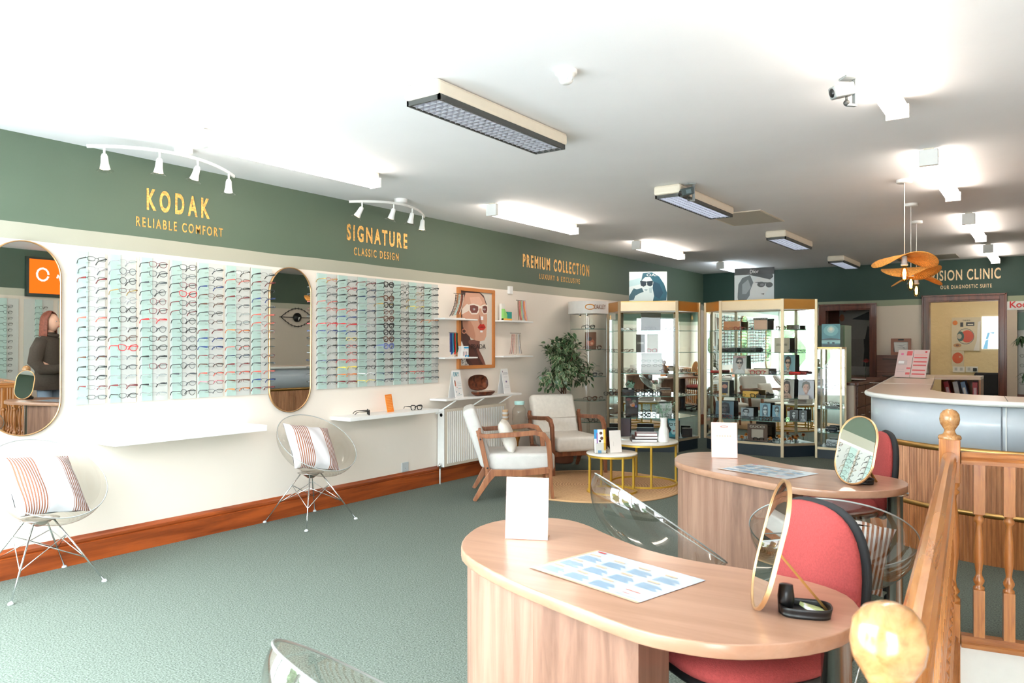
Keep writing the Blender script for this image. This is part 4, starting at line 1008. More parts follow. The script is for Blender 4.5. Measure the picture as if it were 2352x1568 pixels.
o = tag(mb.build('cushion', M['linen']), 'small plain cream cushion leaning in the armchair by the radiator', 'cushion'); o.location = (-4.19, 5.84, .555); orient(o, (-.5, .78, 0), (-.30, -.2, .92))

# ================================================================== RUG AND TABLES
t = thing('round_rug', 'round braided jute rug under the two marble coffee tables', 'rug', (-3.76, 6.72, 0))
MB().lathe([(0, .012), (.85, .012), (.87, .006), (.87, .0)], 72).build('braided_mat', M['jute'], t)
MB().tube([(.868 * math.cos(2 * PI * i / 72), .868 * math.sin(2 * PI * i / 72), .007) for i in range(72)], .009, 6, closed=True).build('edge_braid', CM((206, 164, 120), .95), t)
def coffee(loc, r, h, n, label, a0):
    t = thing('coffee_table', label, 'coffee table', (loc[0], loc[1], .012), group='round marble coffee tables on brass frames'); h -= .012
    MB().lathe([(0, h - .016), (r - .004, h - .016), (r, h - .012), (r, h - .003), (r - .003, h), (0, h)], 56).build('marble_top', M['marble'], t)
    c = [(r - .012) * math.cos(0), 0]
    for z, nm in ((h - .026, 'top_ring'), (.008, 'floor_ring')):
        MB().tube([((r - .012) * math.cos(2 * PI * i / 56), (r - .012) * math.sin(2 * PI * i / 56), z) for i in range(56)], 0, 4, closed=True, flat=(.008, .009)).build(nm, M['goldpaint'], t)
    for k in range(n):
        a = a0 + 2 * PI * k / n; p = ((r - .012) * math.cos(a), (r - .012) * math.sin(a))
        MB().tube([(*p, .008), (*p, h - .02)], 0, 4, flat=(.009, .009)).build('leg', M['goldpaint'], t)
    return t
coffee((-3.44, 6.51, 0), .244, .385, 4, 'smaller, lower marble coffee table holding brochures', -2.2)
coffee((-3.39, 7.10, 0), .345, .445, 4, 'larger, taller marble coffee table holding books and a vase', -.9)
# brochures on the small table
def brochure(loc, rz, label, polys, w=.10, h=.21, tilt=.14, group=None):
    t = thing('brochure', label, 'brochure', loc, rz, group)
    mb = MB(); mb.T = Matrix.Rotation(-tilt, 4, 'X'); mb.box(-w / 2, w / 2, -.002, .002, 0, h); mb.build('pages', M['paper'], t)
    printed(t, 'cover_print', (-w / 2, -.0022, 0), (1, 0, 0), (0, math.sin(tilt), math.cos(tilt)), w, h, polys)
    return t
brochure((-3.505, 6.40, .388), .75, 'blue and yellow brochure standing in the small table holder',
  [((70, 160, 220), rect(0, .6, .3, 1)), ((236, 190, 70), rect(.82, .1, 1, 1)), ((90, 60, 50), ell(.6, .84, .14, .06)), ((90, 60, 50), ell(.66, .62, .14, .07)), ((60, 44, 40), ell(.5, .5, .10, .05)), ((150, 100, 170), rect(.2, .4, .3, .85)), ((120, 180, 230), rect(.3, 0, .6, .1))], .11, .22)
brochure((-3.39, 6.50, .388), .95, 'plain pale leaflet standing behind the blue brochure', [((236, 228, 222), rect(0, 0, 1, 1)), ((216, 206, 200), rect(.3, .3, .34, .5))], .12, .21)
t = thing('brochure_holder', 'clear acrylic holder on the small marble table', 'brochure holder', (-3.49, 6.39, .387), .78)
MB().box(-.062, .062, -.03, -.028, 0, .10).box(-.062, .062, -.03, .05, 0, .002).box(-.062, .062, .05, .052, 0, .14).build('shell', M['acryl'], t)
# books
for k, (c, l, dx, rz) in enumerate((((36, 34, 36), 'thick black book at the bottom of the stack beside the vase', 0, .58), ((60, 36, 38), 'dark red-spotted book in the middle of the stack', .01, .64), ((120, 34, 36), 'thin red book on top of the stack beside the vase', .02, .55))):
    t = thing('book', l, 'book', (-3.30 + dx - .06, 7.03 + dx, .446 + k * .029), rz, 'books on the larger marble table')
    w, d, h = .25 - .02 * k, .19 - .01 * k, .027
    MB().box(-w / 2, w / 2, -d / 2, d / 2, 0, .003).box(-w / 2, w / 2, -d / 2, d / 2, h - .003, h).box(-w / 2, -w / 2 + .003, -d / 2, d / 2, 0, h).build('cover', CM(c, .3), t)
    MB().box(-w / 2 + .004, w / 2 - .004, -d / 2 + .003, d / 2 - .003, .003, h - .003).build('pages', M['paper'], t)
    printed(t, 'spine_print', (-w / 2, -d / 2 - .0003, 0), (1, 0, 0), U_Z, w, h, []) if 0 else None
t = thing('vase', 'tall fluted white vase on the larger marble table', 'vase', (-3.157, 7.07, .446))
vb = MB()
def vf(u, v):
    prof = [(.0, .047), (.1, .05), (.45, .046), (.68, .03), (.85, .028), (1, .034)]
    r = None
    for (a, ra), (b2, rb2) in zip(prof, prof[1:]):
        if a <= v <= b2: q = (v - a) / (b2 - a); q = q * q * (3 - 2 * q); r = ra + (rb2 - ra) * q; break
    r *= 1 + .02 * math.cos(16 * 2 * PI * u)
    return (r * math.cos(2 * PI * u), r * math.sin(2 * PI * u), .245 * v)
vb.grid(vf, 96, 24, closeu=True); vb.lathe([(0, 0), (.047, 0)], 32); vb.build('body', M['white'], t, solid=.004)
def leaf_quad(mb, p, d, n_, L, w, mi=0, fold=.25, edge=None):
    d = d.normalized(); s_ = d.cross(n_).normalized(); n_ = s_.cross(d)
    prof = [(0, .0), (.18, .62), (.42, 1.0), (.68, .82), (.88, .38), (1, 0)]
    if edge is not None:
        mb.mi = edge; vs = []
        for a, b2 in prof: vs += [p + d * a * L + s_ * w * b2 * 1.0 + n_ * (fold * w * b2 - .0006 - .25 * L * a * a), p + d * a * L - s_ * w * b2 + n_ * (fold * w * b2 - .0006 - .25 * L * a * a)]
        q = .86; n0 = len(mb.v); vs = []
        for a, b2 in prof:
            for k_ in (1, q, -q, -1): vs.append(p + d * a * L * .97 + s_ * w * b2 * k_ + n_ * (fold * w * b2 * abs(k_) + .0004 - .25 * L * a * a))
        fs = []
        for i in range(len(prof) - 1): fs += [(4 * i, 4 * i + 1, 4 * i + 5, 4 * i + 4), (4 * i + 2, 4 * i + 3, 4 * i + 7, 4 * i + 6)]
        mb._add(vs, fs, True)
    mb.mi = mi; vs = []; q = .86 if edge is not None else 1
    for a, b2 in prof: vs += [p + d * a * L * (.97) + s_ * w * b2 * q + n_ * (fold * w * b2 * q + .0004 - .25 * L * a * a), p + d * a * L * .97 + n_ * (.0004 - .25 * L * a * a), p + d * a * L * .97 - s_ * w * b2 * q + n_ * (fold * w * b2 * q + .0004 - .25 * L * a * a)]
    fs = []
    for i in range(len(prof) - 1): fs += [(3 * i, 3 * i + 1, 3 * i + 4, 3 * i + 3), (3 * i + 1, 3 * i + 2, 3 * i + 5, 3 * i + 4)]
    mb._add(vs, fs, True)
random.seed(11)
t = thing('eucalyptus_sprig', 'pale green eucalyptus sprigs in the white vase', 'plant', (-3.157, 7.07, .60))
st, lf = MB(), MB()
for k in range(7):
    a = random.uniform(0, 2 * PI); out = random.uniform(.04, .12); pts = [Vector((.0, 0, 0)), Vector((out * .25 * math.cos(a), out * .25 * math.sin(a), .12)), Vector((out * math.cos(a), out * math.sin(a), random.uniform(.17, .25)))]
    st.tube(pts, .0014, 4)
    for j in range(12):
        u = .55 + .45 * j / 11; p = pts[1].lerp(pts[2], (u - .5) * 2); b2 = random.uniform(0, 2 * PI)
        leaf_quad(lf, p, Vector((math.cos(b2), math.sin(b2), .4)), Vector((0, 0, 1)), .036, .012)
st.build('stems', CM((110, 150, 120), .6), t); lf.build('leaves', M['leafb'], t)
# ------------------------------------------------------------------ glass side table with drinks jar and cups
t = thing('side_table', 'small round glass side table on a brass hourglass pedestal between the armchairs', 'side table', (-4.75, 6.78, 0))
MB().lathe([(0, .495), (.21, .495), (.214, .499), (.21, .505), (0, .505)], 40).build('glass_top', M['acryl'], t)
MB().lathe([(0, 0), (.11, 0), (.11, .012), (.05, .03), (.025, .12), (.018, .24), (.03, .36), (.06, .46), (.075, .494), (0, .494)], 28).build('pedestal', M['gold'], t)
t = thing('drinks_dispenser', 'ribbed glass drinks jar with pale turquoise lid and tap', 'drinks dispenser', (-4.72, 6.80, .505))
MB().lathe([(0, .003), (.07, .003), (.078, .02), (.074, .06), (.08, .10), (.076, .14), (.08, .18), (.074, .215), (.05, .245), (.047, .27)], 32).build('glass_jar', M['acryl'], t)
MB().lathe([(.053, .262), (.055, .275), (.055, .295), (.05, .3), (0, .3)], 28).build('lid', CM((176, 220, 216), .4), t)
MB().tube([(.05, -.06, .04), (.07, -.085, .04), (.07, -.085, .025)], .007, 8).build('tap', M['chrome'], t)
for k in range(2):
    t = thing('cup_stack', ['stack of paper cups, the taller one nearest the radiator', 'shorter stack of paper cups behind the taller one'][k], 'cups', (-4.86 - .035 * k, 6.73 + .06 * k, .505), group='paper cup stacks')
    for j in range(6 - k):
        MB().lathe([(.024, .0 + j * .022), (.034, .09 + j * .022), (.036, .092 + j * .022)], 20).build('paper_cup', [M['paper'], CM((224, 190, 150), .6)][j % 2], t)

# ================================================================== FICUS
random.seed(5)
fc = Vector((-4.80, 7.85, 0))
t = thing('ficus_tree', 'bushy variegated ficus tree behind the cream armchair', 'plant', fc)
MB().lathe([(0, 0), (.10, 0), (.115, .02), (.14, .24), (.148, .25), (.148, .265), (.13, .265), (.125, .24), (0, .24)], 28).build('pot', M['terra'], t)
tr = MB()
for k in range(4):
    a = k * PI / 2; tr.tube([(.025 * math.cos(a + z * 6), .025 * math.sin(a + z * 6), .24 + z) for z in [i * .05 for i in range(16)]], [.013 - .0004 * i for i in range(16)], 7)
tips = []
for k in range(46):
    a = random.uniform(0, 2 * PI); el = random.uniform(-.5, 1.45); R_ = .40
    c = Vector((0, 0, 1.12)); d = Vector((math.cos(a) * math.cos(el) * .80, math.sin(a) * math.cos(el) * 1.0, math.sin(el) * 1.0))
    e_ = c + d * R_ * random.uniform(.75, 1.0)
    if e_.x + fc.x < XL + .13: e_.x = XL + .13 - fc.x
    s0 = Vector((0, 0, random.uniform(.80, 1.05))); m_ = s0.lerp(e_, .5) + Vector((0, 0, .06))
    tr.tube([s0, m_, e_], [.006, .004, .002], 5); tips.append((s0, m_, e_))
tr.build('trunk', M['bark'], t)
lf = MB()
for s0, m_, e_ in tips:
    for j in range(30):
        u = random.uniform(.3, 1.05); p = (s0.lerp(m_, u * 2) if u < .5 else m_.lerp(e_, u * 2 - 1)) + Vector([random.uniform(-.06, .06) for _ in range(3)])
        out = (p - Vector((0, 0, 1.05))).normalized(); d = (out * .6 + Vector((random.uniform(-.7, .7), random.uniform(-.7, .7), random.uniform(-1.2, .1)))).normalized()
        if p.x + fc.x < XL + .13: p.x = XL + .13 - fc.x; d.x = abs(d.x)
        leaf_quad(lf, p, d, (out + Vector((random.uniform(-.4, .4), random.uniform(-.4, .4), .5))).normalized(), random.uniform(.06, .09), random.uniform(.018, .025), 0, .2, 1)
lf.build('leaves', [M['leaf'], M['leafe']], t)

# ================================================================== KIDNEY DESKS
DC = Vector((-1.2, 4.15, 0))
kid = [(-1.825, 4.235), (-1.862, 4.36), (-1.872, 4.448), (-1.855, 4.535), (-1.81, 4.60), (-1.747, 4.655), (-1.68, 4.68), (-1.606, 4.675), (-1.52, 4.63), (-1.441, 4.56), (-1.301, 4.455), (-1.182, 4.385), (-1.029, 4.345), (-.927, 4.345), (-.82, 4.33), (-.72, 4.305), (-.645, 4.265), (-.592, 4.205), (-.56, 4.103), (-.565, 4.0), (-.60, 3.90), (-.67, 3.81), (-.764, 3.742), (-.83, 3.715), (-.908, 3.705), (-1.0, 3.71), (-1.077, 3.736), (-1.237, 3.805), (-1.428, 3.889), (-1.595, 3.982), (-1.70, 4.06), (-1.764, 4.125)]
def smooth_closed(pts, it=2):
    for _ in range(it):
        q = []
        for i, p in enumerate(pts):
            a = pts[(i + 1) % len(pts)]; q += [(p[0] * .75 + a[0] * .25, p[1] * .75 + a[1] * .25), (p[0] * .25 + a[0] * .75, p[1] * .25 + a[1] * .75)]
        pts = q
    return pts
kl = [(x - DC.x, y - DC.y) for x, y in kid]
kl = list(reversed(smooth_closed(kl, 1))) if 0 else smooth_closed(kl, 1)
def desk(loc, rz, label):
    t = thing('desk', label, 'desk', loc, rz, 'kidney-shaped beech desks')
    o = MB().prism(kl, .70, .735, smooth=True).build('desktop', M['desktop'], t)
    k = o.modifiers.new('bevel', 'BEVEL'); k.width = .004; k.segments = 2; k.limit_method = 'ANGLE'; k.angle_limit = .9
    # curved outer panel toned as lit by the window, flat inner panel toned as shaded
    a = [(-.588, .06), (-.56, .0), (-.50, -.06), (-.40, -.13), (-.30, -.185), (-.30, -.165), (-.40, -.11), (-.49, -.045), (-.54, .01), (-.57, .065)]
    out = [(-.635, .29), (-.645, .22), (-.625, .14), (-.59, .06), (-.53, -.015), (-.44, -.085), (-.32, -.16), (-.2, -.215)]
    inn = [(x + .02, y + .012) for x, y in reversed(out)]
    MB().prism(out + inn, 0, .70).build('curved_panel', M['desk_lit'], t)
    MB().box(-.2, .19, -.235, -.215, 0, .70).build('modesty_panel', M['desk_shaded'], t) if 0 else None
    MB().prism([(-.2, -.2185), (.12, -.30), (.126, -.28), (-.194, -.198)], 0, .70).build('front_panel', M['desk_shaded'], t)
    MB().prism([(.12, -.30), (.14, -.30), (.165, -.12), (.145, -.12)], 0, .70).build('end_panel', M['desk_shaded'], t)
    MB().box(-.62, -.2, .30, .32, 0, .70).build('back_panel', M['desk_shaded'], t)
    MB().lathe([(.0, 0), (.075, 0), (.08, .008), (.04, .02), (.036, .03), (.036, .685), (.06, .69), (.06, .70), (0, .70)], 32, (.585, -.10, 0)).build('leg', M['steelleg'], t)
    return t
desk(DC, 0, 'kidney-shaped beech desk farther back, in front of the glass cabinets')
NT = Vector((-1.03, 2.04, 0)); NR = math.radians(7)
desk(NT, NR, 'kidney-shaped beech desk in the foreground')
def ondesk(px, py): return atz(px, py, .736)
def sign_holder(px, py, rz, label, pink, w=.15, h=.215):
    p = ondesk(px, py); t = thing('sign_holder', label, 'sign holder', p, rz, 'upright sign cards on the desks'); tilt = .16
    mb = MB(); mb.T = Matrix.Rotation(-tilt, 4, 'X'); mb.box(-w / 2, w / 2, -.0015, .0015, 0, h); mb.build('card', M['paper'], t)
    mb = MB(); mb.box(-w / 2, w / 2, 0, .06, 0, .003); mb.build('acrylic_foot', M['acryl'], t)
    up_ = (0, math.sin(tilt), math.cos(tilt)); O = (-w / 2, -.0018, 0)
    mb = [((236, 184, 174), rect(0, 0, 1, .02)), ((236, 184, 174), rect(0, .98, 1, 1)), ((236, 184, 174), rect(0, 0, .025, 1)), ((236, 184, 174), rect(.975, 0, 1, 1))]
    if pink:
        mb += [((226, 120, 110), ell(.5, .88, .16, .035)), ((250, 230, 226), rect(.41, .872, .59, .888))] + [((236, 160, 120), rect(.2 + .1 * k, .60, .26 + .1 * k, .63)) for k in range(6)]
        mb += [((214, 216, 220), rect(.2, .71, .6, .715)), ((200, 204, 210), rect(.25, .5, .8, .506)), ((200, 204, 210), rect(.2, .46, .78, .466))]
    else: mb += [((226, 232, 240), rect(.2, .5, .75, .503)), ((226, 232, 240), rect(.25, .46, .7, .463))]
    printed(t, 'print', O, (1, 0, 0), up_, w, h, mb)
    return t
sign_holder(1209, 1238, .45, 'white sign card standing on the near desk', False, .148, .21)
sign_holder(1664, 1051, .42, 'white sign card with pink border and red oval on the far desk', True, .150, .21)
def price_sheet(corners, label):
    """a laminated sheet lying on the desk"""
    c = [ondesk(*q) for q in corners]; o = c[0]; r = (c[1] - c[0]); u = (c[3] - c[0]); w, h = r.length, u.length
    t = thing('price_sheet', label, 'sheet', o, 0, 'laminated price sheets'); rr = r.normalized(); uu = (u - rr * u.dot(rr)).normalized(); h = u.dot(uu)
    w, h = .42, .297
    MB().poly([Vector((0, 0, .0008)), rr * w + Vector((0, 0, .0008)), rr * w + uu * h + Vector((0, 0, .0008)), uu * h + Vector((0, 0, .0008))]).build('sheet', CM((186, 194, 202), .25), t)
    P = [((206, 170, 136), rect(0, 0, .02, 1)), ((206, 170, 136), rect(0, 0, 1, .03))]
    for i in range(4):
        for j in range(3):
            x, y = .05 + i * .235, .08 + j * .27
            if (i, j) == (3, 0): continue
            P += [((200, 168, 140), rect(x + .0, y + .19, x + .1, y + .225))]
            for q in range(6): P += [((128, 160, 184), rect(x, y + .025 * q, x + .19 - .02 * (q % 3), y + .025 * q + .013))]
    P += [((190, 44, 44), rect(.05, .93, .13, .96)), ((232, 120, 100), rect(.78, .2, .9, .215)), ((232, 120, 100), rect(.8, .12, .86, .13)), ((190, 200, 214), rect(.76, .07, .95, .08))]
    printed(t, 'print', (0, 0, .0006), rr, uu, w, h, P, .00002)
price_sheet([(1215, 1303), (1478, 1390), (1637, 1343), (1368, 1268)], 'laminated price sheet with pale blue tables lying on the near desk')
price_sheet([(1647, 1076), (1778, 1097), (1872, 1086), (1722, 1062)], 'laminated price sheet with pale blue tables lying on the far desk')
def desk_mirror(base, yaw, label):
    t = thing('desk_mirror', label, 'mirror', base, yaw, 'oval gold desk mirrors')      # mirror faces -y, leans back
    lean = .24; w, h = .225, .335
    T = Matrix.Rotation(-lean, 4, 'X') @ Matrix.Translation((0, 0, h / 2 + .003))
    o = stadium(w, h, 20); i_ = stadium(w - .014, h - .014, 20); n = len(o)
    mb = MB(); mb.T = T; v = [(a, .004, b_) for a, b_ in o] + [(a, -.006, b_) for a, b_ in o] + [(a, -.006, b_) for a, b_ in i_] + [(a, -.003, b_) for a, b_ in i_]
    mb._add(v, [(l * n + k, l * n + (k + 1) % n, (l + 1) * n + (k + 1) % n, (l + 1) * n + k) for l in range(3) for k in range(n)], True)
    mb.poly([(a, .004, b_) for a, b_ in o]); mb.build('gold_frame', M['goldrim'], t)
    mb = MB(); mb.T = T; mb.poly([(a, -.0032, b_) for a, b_ in i_]); mb.build('mirror_glass', M['mirror'], t)
    hinge = T @ Vector((0, .008, -.005))
    mb = MB(); mb.sphere(hinge, .009, 12, 8); mb.build('hinge', M['gold'], t)
    MB().bar(hinge, (.0, hinge.y + .13, .003), .014, .006).build('prop_leg', M['gold'], t)
    return t
desk_mirror(atz(1772, 1405, .736) + Vector((.03, .03, 0)), 1.92 - PI / 2 + .35, 'oval gold-rimmed desk mirror standing edge-on on the near desk') if 0 else None
DM1 = desk_mirror(Vector((-.615, 1.93, .735)), -1.12, 'oval gold-rimmed desk mirror seen nearly edge-on on the near desk')
DM2 = desk_mirror(Vector((-.79, 3.915, .735)), -.53, 'oval gold-rimmed desk mirror reflecting glasses on the far desk')
def tray(loc, rz, label):
    t = thing('measuring_tray', label, 'tray', loc, rz, 'black desk trays'); t.scale = (.82, .82, .82)
    def f(u, v):
        a = 2 * PI * u; c, s_ = math.cos(a), math.sin(a); n = 3.2
        return (math.copysign(abs(c) ** (2 / n), c) * .075 * (.92 + .08 * v), math.copysign(abs(s_) ** (2 / n), s_) * .055 * (.92 + .08 * v), .03 * v)
    mb = MB(); mb.grid(f, 36, 4, closeu=True); mb.poly([f(i / 36, .25) for i in range(36)]); mb.build('tray_body', M['black'], t, solid=.004)
    mb = MB(); mb.lathe([(0, 0), (.022, 0), (.025, .05), (.02, .085), (0, .088)], 20, (-.055, -.0, .0)); mb.build('upright_holder', M['black'], t)
    mb = MB(); mb.T = Matrix.Rotation(.35, 4, 'Z') @ Matrix.Rotation(.3, 4, 'Y'); mb.box(-.02, .045, -.03, .012, .02, .03); mb.build('folded_cloth', CM((190, 200, 140), .8), t)
    mb = MB(); mb.T = Matrix.Rotation(.1, 4, 'Z') @ Matrix.Rotation(.45, 4, 'Y'); mb.box(-.02, .03, -.035, -.006, .022, .03); mb.build('white_card', M['paper'], t)
tray(Vector((-.50, 1.965, .7355)), .35, 'black plastic tray behind the mirror on the near desk')
tray(Vector((-.76, 4.0, .7355)), .3, 'black plastic tray behind the mirror on the far desk')
# ================================================================== CORAL TASK CHAIRS
def task_chair(loc, yaw, label):
    t = thing('task_chair', label, 'office chair', loc, yaw, 'coral fabric office chairs')   # faces +x
    def pad(w, d, th, n=3.0):
        def f(u, v):
            a = 2 * PI * u; c, s_ = math.cos(a), math.sin(a); q = math.sin(PI * v) ** .45 if 0 < v < 1 else 0
            z = -math.cos(PI * v) * th / 2
            return (math.copysign(abs(c) ** (2 / n), c) * w / 2 * q, math.copysign(abs(s_) ** (2 / n), s_) * d / 2 * q, z)
        return f
    mb = MB(); mb.T = Matrix.Translation((.02, 0, .525)); mb.grid(pad(.47, .48, .09), 40, 14, closeu=True); mb.build('seat', M['coral'], t)
    mb = MB(); mb.T = Matrix.Translation((.02, 0, .49)); mb.grid(pad(.46, .46, .06), 40, 8, closeu=True); mb.build('seat_pan', M['black'], t)
    B = Matrix.Translation((-.25, 0, .69)) @ Matrix.Rotation(PI / 2 - .10, 4, 'Y')
    mb = MB(); mb.T = B @ Matrix.Translation((0, 0, .018)); mb.grid(pad(.47, .43, .06, 2.6), 40, 14, closeu=True); mb.build('backrest', M['coral'], t)
    mb = MB(); mb.T = B @ Matrix.Translation((0, 0, -.008)); mb.grid(pad(.49, .45, .06, 2.6), 40, 12, closeu=True); mb.build('back_shell', M['blackm'], t)
    MB().tube([(-.02, 0, .46), (-.24, 0, .46), (-.32, 0, .50), (-.30, 0, .66)], 0, 4, flat=(.03, .008)).build('back_bracket', M['black'], t)
    MB().cyl(.025, .10, .48, 18).cyl(.035, .10, .26, 18).build('gas_lift', M['black'], t)
    for k in range(5):
        a = 2 * PI * k / 5 + .3; p = (.28 * math.cos(a), .28 * math.sin(a))
        MB().tube([(.02 * math.cos(a), .02 * math.sin(a), .12), (*p, .075)], 0, 4, flat=[(.024, .018), (.015, .012)]).build('base_arm', M['black'], t)
        w_ = MB(); w_.T = Matrix.Translation((*p, .028)) @ Matrix.Rotation(a, 4, 'Z'); w_.lathe([(0, -.02), (.028, -.02), (.028, .02), (0, .02)], 16, axis='y'); w_.tube([(0, 0, .0), (0, 0, .05)], .008, 6); w_.build('castor', M['black'], t)
    return t
task_chair((-.745, 2.22, 0), math.radians(234), 'coral office chair behind the near desk, backrest facing the clear bowl chair')
task_chair((-1.0, 4.55, 0), math.radians(204), 'coral office chair behind the far desk, its seat showing under the desktop')

# ================================================================== BALUSTRADE
def newel(p, label, z0=-.5):
    t = thing('newel_post', label, 'post', (p.x, p.y, 0 if p is P1 else -.013), math.atan2(P1.y - P0.y, P1.x - P0.x) - PI / 2, 'newel posts with ball tops')
    q = .044
    MB().box(-q, q, -q, q, .76, .965).build('upper_block', M['oak'], t, bevel=.004)
    MB().box(-q, q, -q, q, z0, .20).build('lower_block', M['oak'], t, bevel=.004)
    MB().lathe([(.04, .20), (.044, .215), (.03, .23), (.043, .25), (.03, .27), (.026, .30), (.038, .42), (.042, .50), (.036, .60), (.027, .68), (.03, .70), (.043, .715), (.03, .73), (.042, .745), (.04, .76)], 24).build('turned_shaft', M['oak'], t)
    MB().lathe([(.048, .962), (.05, .97), (.046, .98), (.03, .985), (.024, .995), (.022, 1.005), (.03, 1.018), (.04, 1.035), (.0435, 1.056), (.04, 1.08), (.028, 1.096), (.012, 1.103), (0, 1.104)], 36).build('ball_top', M['balls'], t)
newel(P1, 'far oak newel post with a ball top, at the corner of the balustrade')
newel(P0, 'near oak newel post with a blurred ball top at the bottom edge')
rail_prof = [(-.031, 0), (-.033, .018), (-.024, .026), (-.03, .036), (-.022, .05), (-.008, .056), (.008, .056), (.022, .05), (.03, .036), (.024, .026), (.033, .018), (.031, 0)]
def rail(a, b, z, label, m, name='handrail', prof=rail_prof, cat_='handrail', zb=None):
    d = (b - a); L = d.length; t = d.normalized(); s_ = Vector((t.y, -t.x, 0))
    mb = MB(); n = len(prof)
    mb._add([(x, 0, y) for x, y in prof] + [(x, L, y) for x, y in prof], [tuple(reversed(range(n))), tuple(range(n, 2 * n))] + [(i, (i + 1) % n, n + (i + 1) % n, n + i) for i in range(n)], False)
    o = mb.build(name, m); o.location = (a.x, a.y, z); o.rotation_euler = (0, 0, math.atan2(t.y, t.x) - PI / 2)
    tag(o, label, cat_); return o
dr = (P1 - P0).normalized(); d2 = (rail_end - P1).normalized()
rail(P0 + dr * .045, P1 - dr * .045, .850, 'oak handrail running from the near ball-topped post to the far one', M['oakx'])
rail(P1 + d2 * .045, rail_end, .850, 'oak handrail running right from the far ball-topped post', M['oakr'].copy() if 0 else M['oakx'])
low = [(-.04, -.03), (-.044, -.01), (-.034, -.004), (-.036, .012), (-.025, .022), (.025, .022), (.036, .012), (.034, -.004), (.044, -.01), (.04, -.03)]
rail(P0 + dr * .045, P1 - dr * .045, .03, 'oak bottom rail of the balustrade beside the desks', M['oakx'], 'bottom_rail', low, 'rail')
rail(P1 + d2 * .045, rail_end, .03, 'oak bottom rail of the balustrade on the right, over a white upstand', M['oakx'], 'bottom_rail', low, 'rail')
q = .0225
bal = MB().box(-q, q, -q, q, .05, .27).box(-q, q, -q, q, .62, .85)
bal.lathe([(.022, .27), (.0235, .28), (.014, .288), (.0225, .305), (.0235, .315), (.014, .335), (.0125, .345), (.019, .40), (.0205, .44), (.018, .50), (.0125, .56), (.012, .575), (.0215, .588), (.0225, .60), (.014, .61), (.022, .62)], 18)
bal_me = bal.mesh('baluster', M['oak'])
def baluster(p, rz, label, g):
    o = bpy.data.objects.new('baluster', bal_me); C.objects.link(o); o.location = (p.x, p.y, 0); o.rotation_euler = (0, 0, rz); tag(o, label, 'baluster', g)
n1 = 26
for k in range(n1):
    baluster(P1 + (P0 - P1) * ((k + 1) / (n1 + 1)), math.atan2(dr.y, dr.x), 'turned oak baluster under the handrail between the two ball-topped posts', 'balusters along the desks')
k = 0
while .118 * (k + 1) < (rail_end - P1).length - .05:
    w_ = ['nearest the far ball-topped post', 'second from the far ball-topped post']
    baluster(P1 + d2 * .118 * (k + 1), math.atan2(d2.y, d2.x), ('turned oak baluster of the right balustrade, ' + w_[k]) if k < 2 else 'turned oak baluster of the right balustrade, outside the frame', 'balusters on the right'); k += 1

# ================================================================== RECEPTION COUNTER
rc = thing('reception_counter', 'curved reception counter with white upper panel and reeded bamboo below', 'reception desk', (0, 0, 0))
CC = Vector((-.18, 6.72, 0)); RR = 1.0
def path_outer(off=0.0, step=.012):
    """outer line from the back left, round the quarter curve, to the right; off = outward offset"""
    pts = []
    A0, A1 = Vector((-1.52, 10.3)), Vector((-1.18, 6.72)); d = (A1 - A0); L = d.length; d.normalize(); nn = Vector((-1, -.09)).normalized()
    n = int(L / step)
    for i in range(n): p = A0 + d * (L * i / n) + nn * off; pts.append((p.x, p.y))
    n = int(RR * PI / 2 / step)
    for i in range(n): a = PI + PI / 2 * i / n; pts.append((CC.x + (RR + off) * math.cos(a), CC.y + (RR + off) * math.sin(a)))
    n = int(1.9 / step)
    for i in range(n + 1): pts.append((CC.x + 1.9 * i / n, CC.y - RR - off))
    return pts
def ribbon(z0, z1, off, m, name, zig=0.0, step=.012, thick=.02):
    a = path_outer(off, step); mb = MB(); n = len(a)
    if zig:
        b_ = path_outer(off + zig, step); a = [b_[i] if i % 2 else a[i] for i in range(n)]
    inn = path_outer(off - thick, step)
    vs = [(x, y, z0) for x, y in a] + [(x, y, z1) for x, y in a] + [(x, y, z1) for x, y in inn] + [(x, y, z0) for x, y in inn]
    fs = []
    for i in range(n - 1):
        for l in range(4): l2 = (l + 1) % 4; fs.append((l * n + i, l * n + i + 1, l2 * n + i + 1, l2 * n + i))
    fs += [(0, n, 2 * n, 3 * n), (n - 1, 4 * n - 1, 3 * n - 1, 2 * n - 1)]
    mb._add(vs, fs, zig == 0); return mb.build(name, m, rc)
ribbon(.74, 1.018, 0, mat('white_counter_panel', (196, 204, 214), .35, coat=.3), 'white_panel', step=.05)
ribbon(.70, .74, .003, M['gold'], 'brass_trim', step=.05)
ribbon(.335, .70, 0, M['reeded'], 'reeded_panel', .006, .0105)
ribbon(.30, .335, .003, M['gold'], 'brass_trim', step=.05)
ribbon(0.0, .30, 0, M['reeded2'], 'reeded_panel', .006, .0105)
for p in ((CC.x - .08, CC.y - RR - .002), (CC.x - .055, CC.y - RR - .002)):
    MB().box(p[0] - .003, p[0] + .003, p[1] - .003, p[1] + .002, .74, 1.018).build('panel_joint', CM((96, 100, 110)) if p[0] < CC.x - .06 else M['white'], rc)
ctop = CM((216, 196, 178), .28)
outr = path_outer(.03, .06); innr = []
inner = [(1.72, 6.30), (-.30, 6.30), (-.62, 6.45), (-.80, 6.95), (-.97, 8.7), (-1.12, 10.0), (-.70, 10.0)] 
top = outr + [(1.72, 6.30), (-.25, 6.32), (-.50, 6.42), (-.66, 6.6), (-.80, 6.95), (-.97, 8.7), (-1.10, 9.95), (-.66, 10.15), (-.66, 10.62), (-1.53, 10.62)]
o = MB().prism(top, 1.018, 1.052, smooth=False).build('countertop', [ctop], rc)
rl = MB(); lp = [(x, y) for x, y in path_outer(.03, .06)]
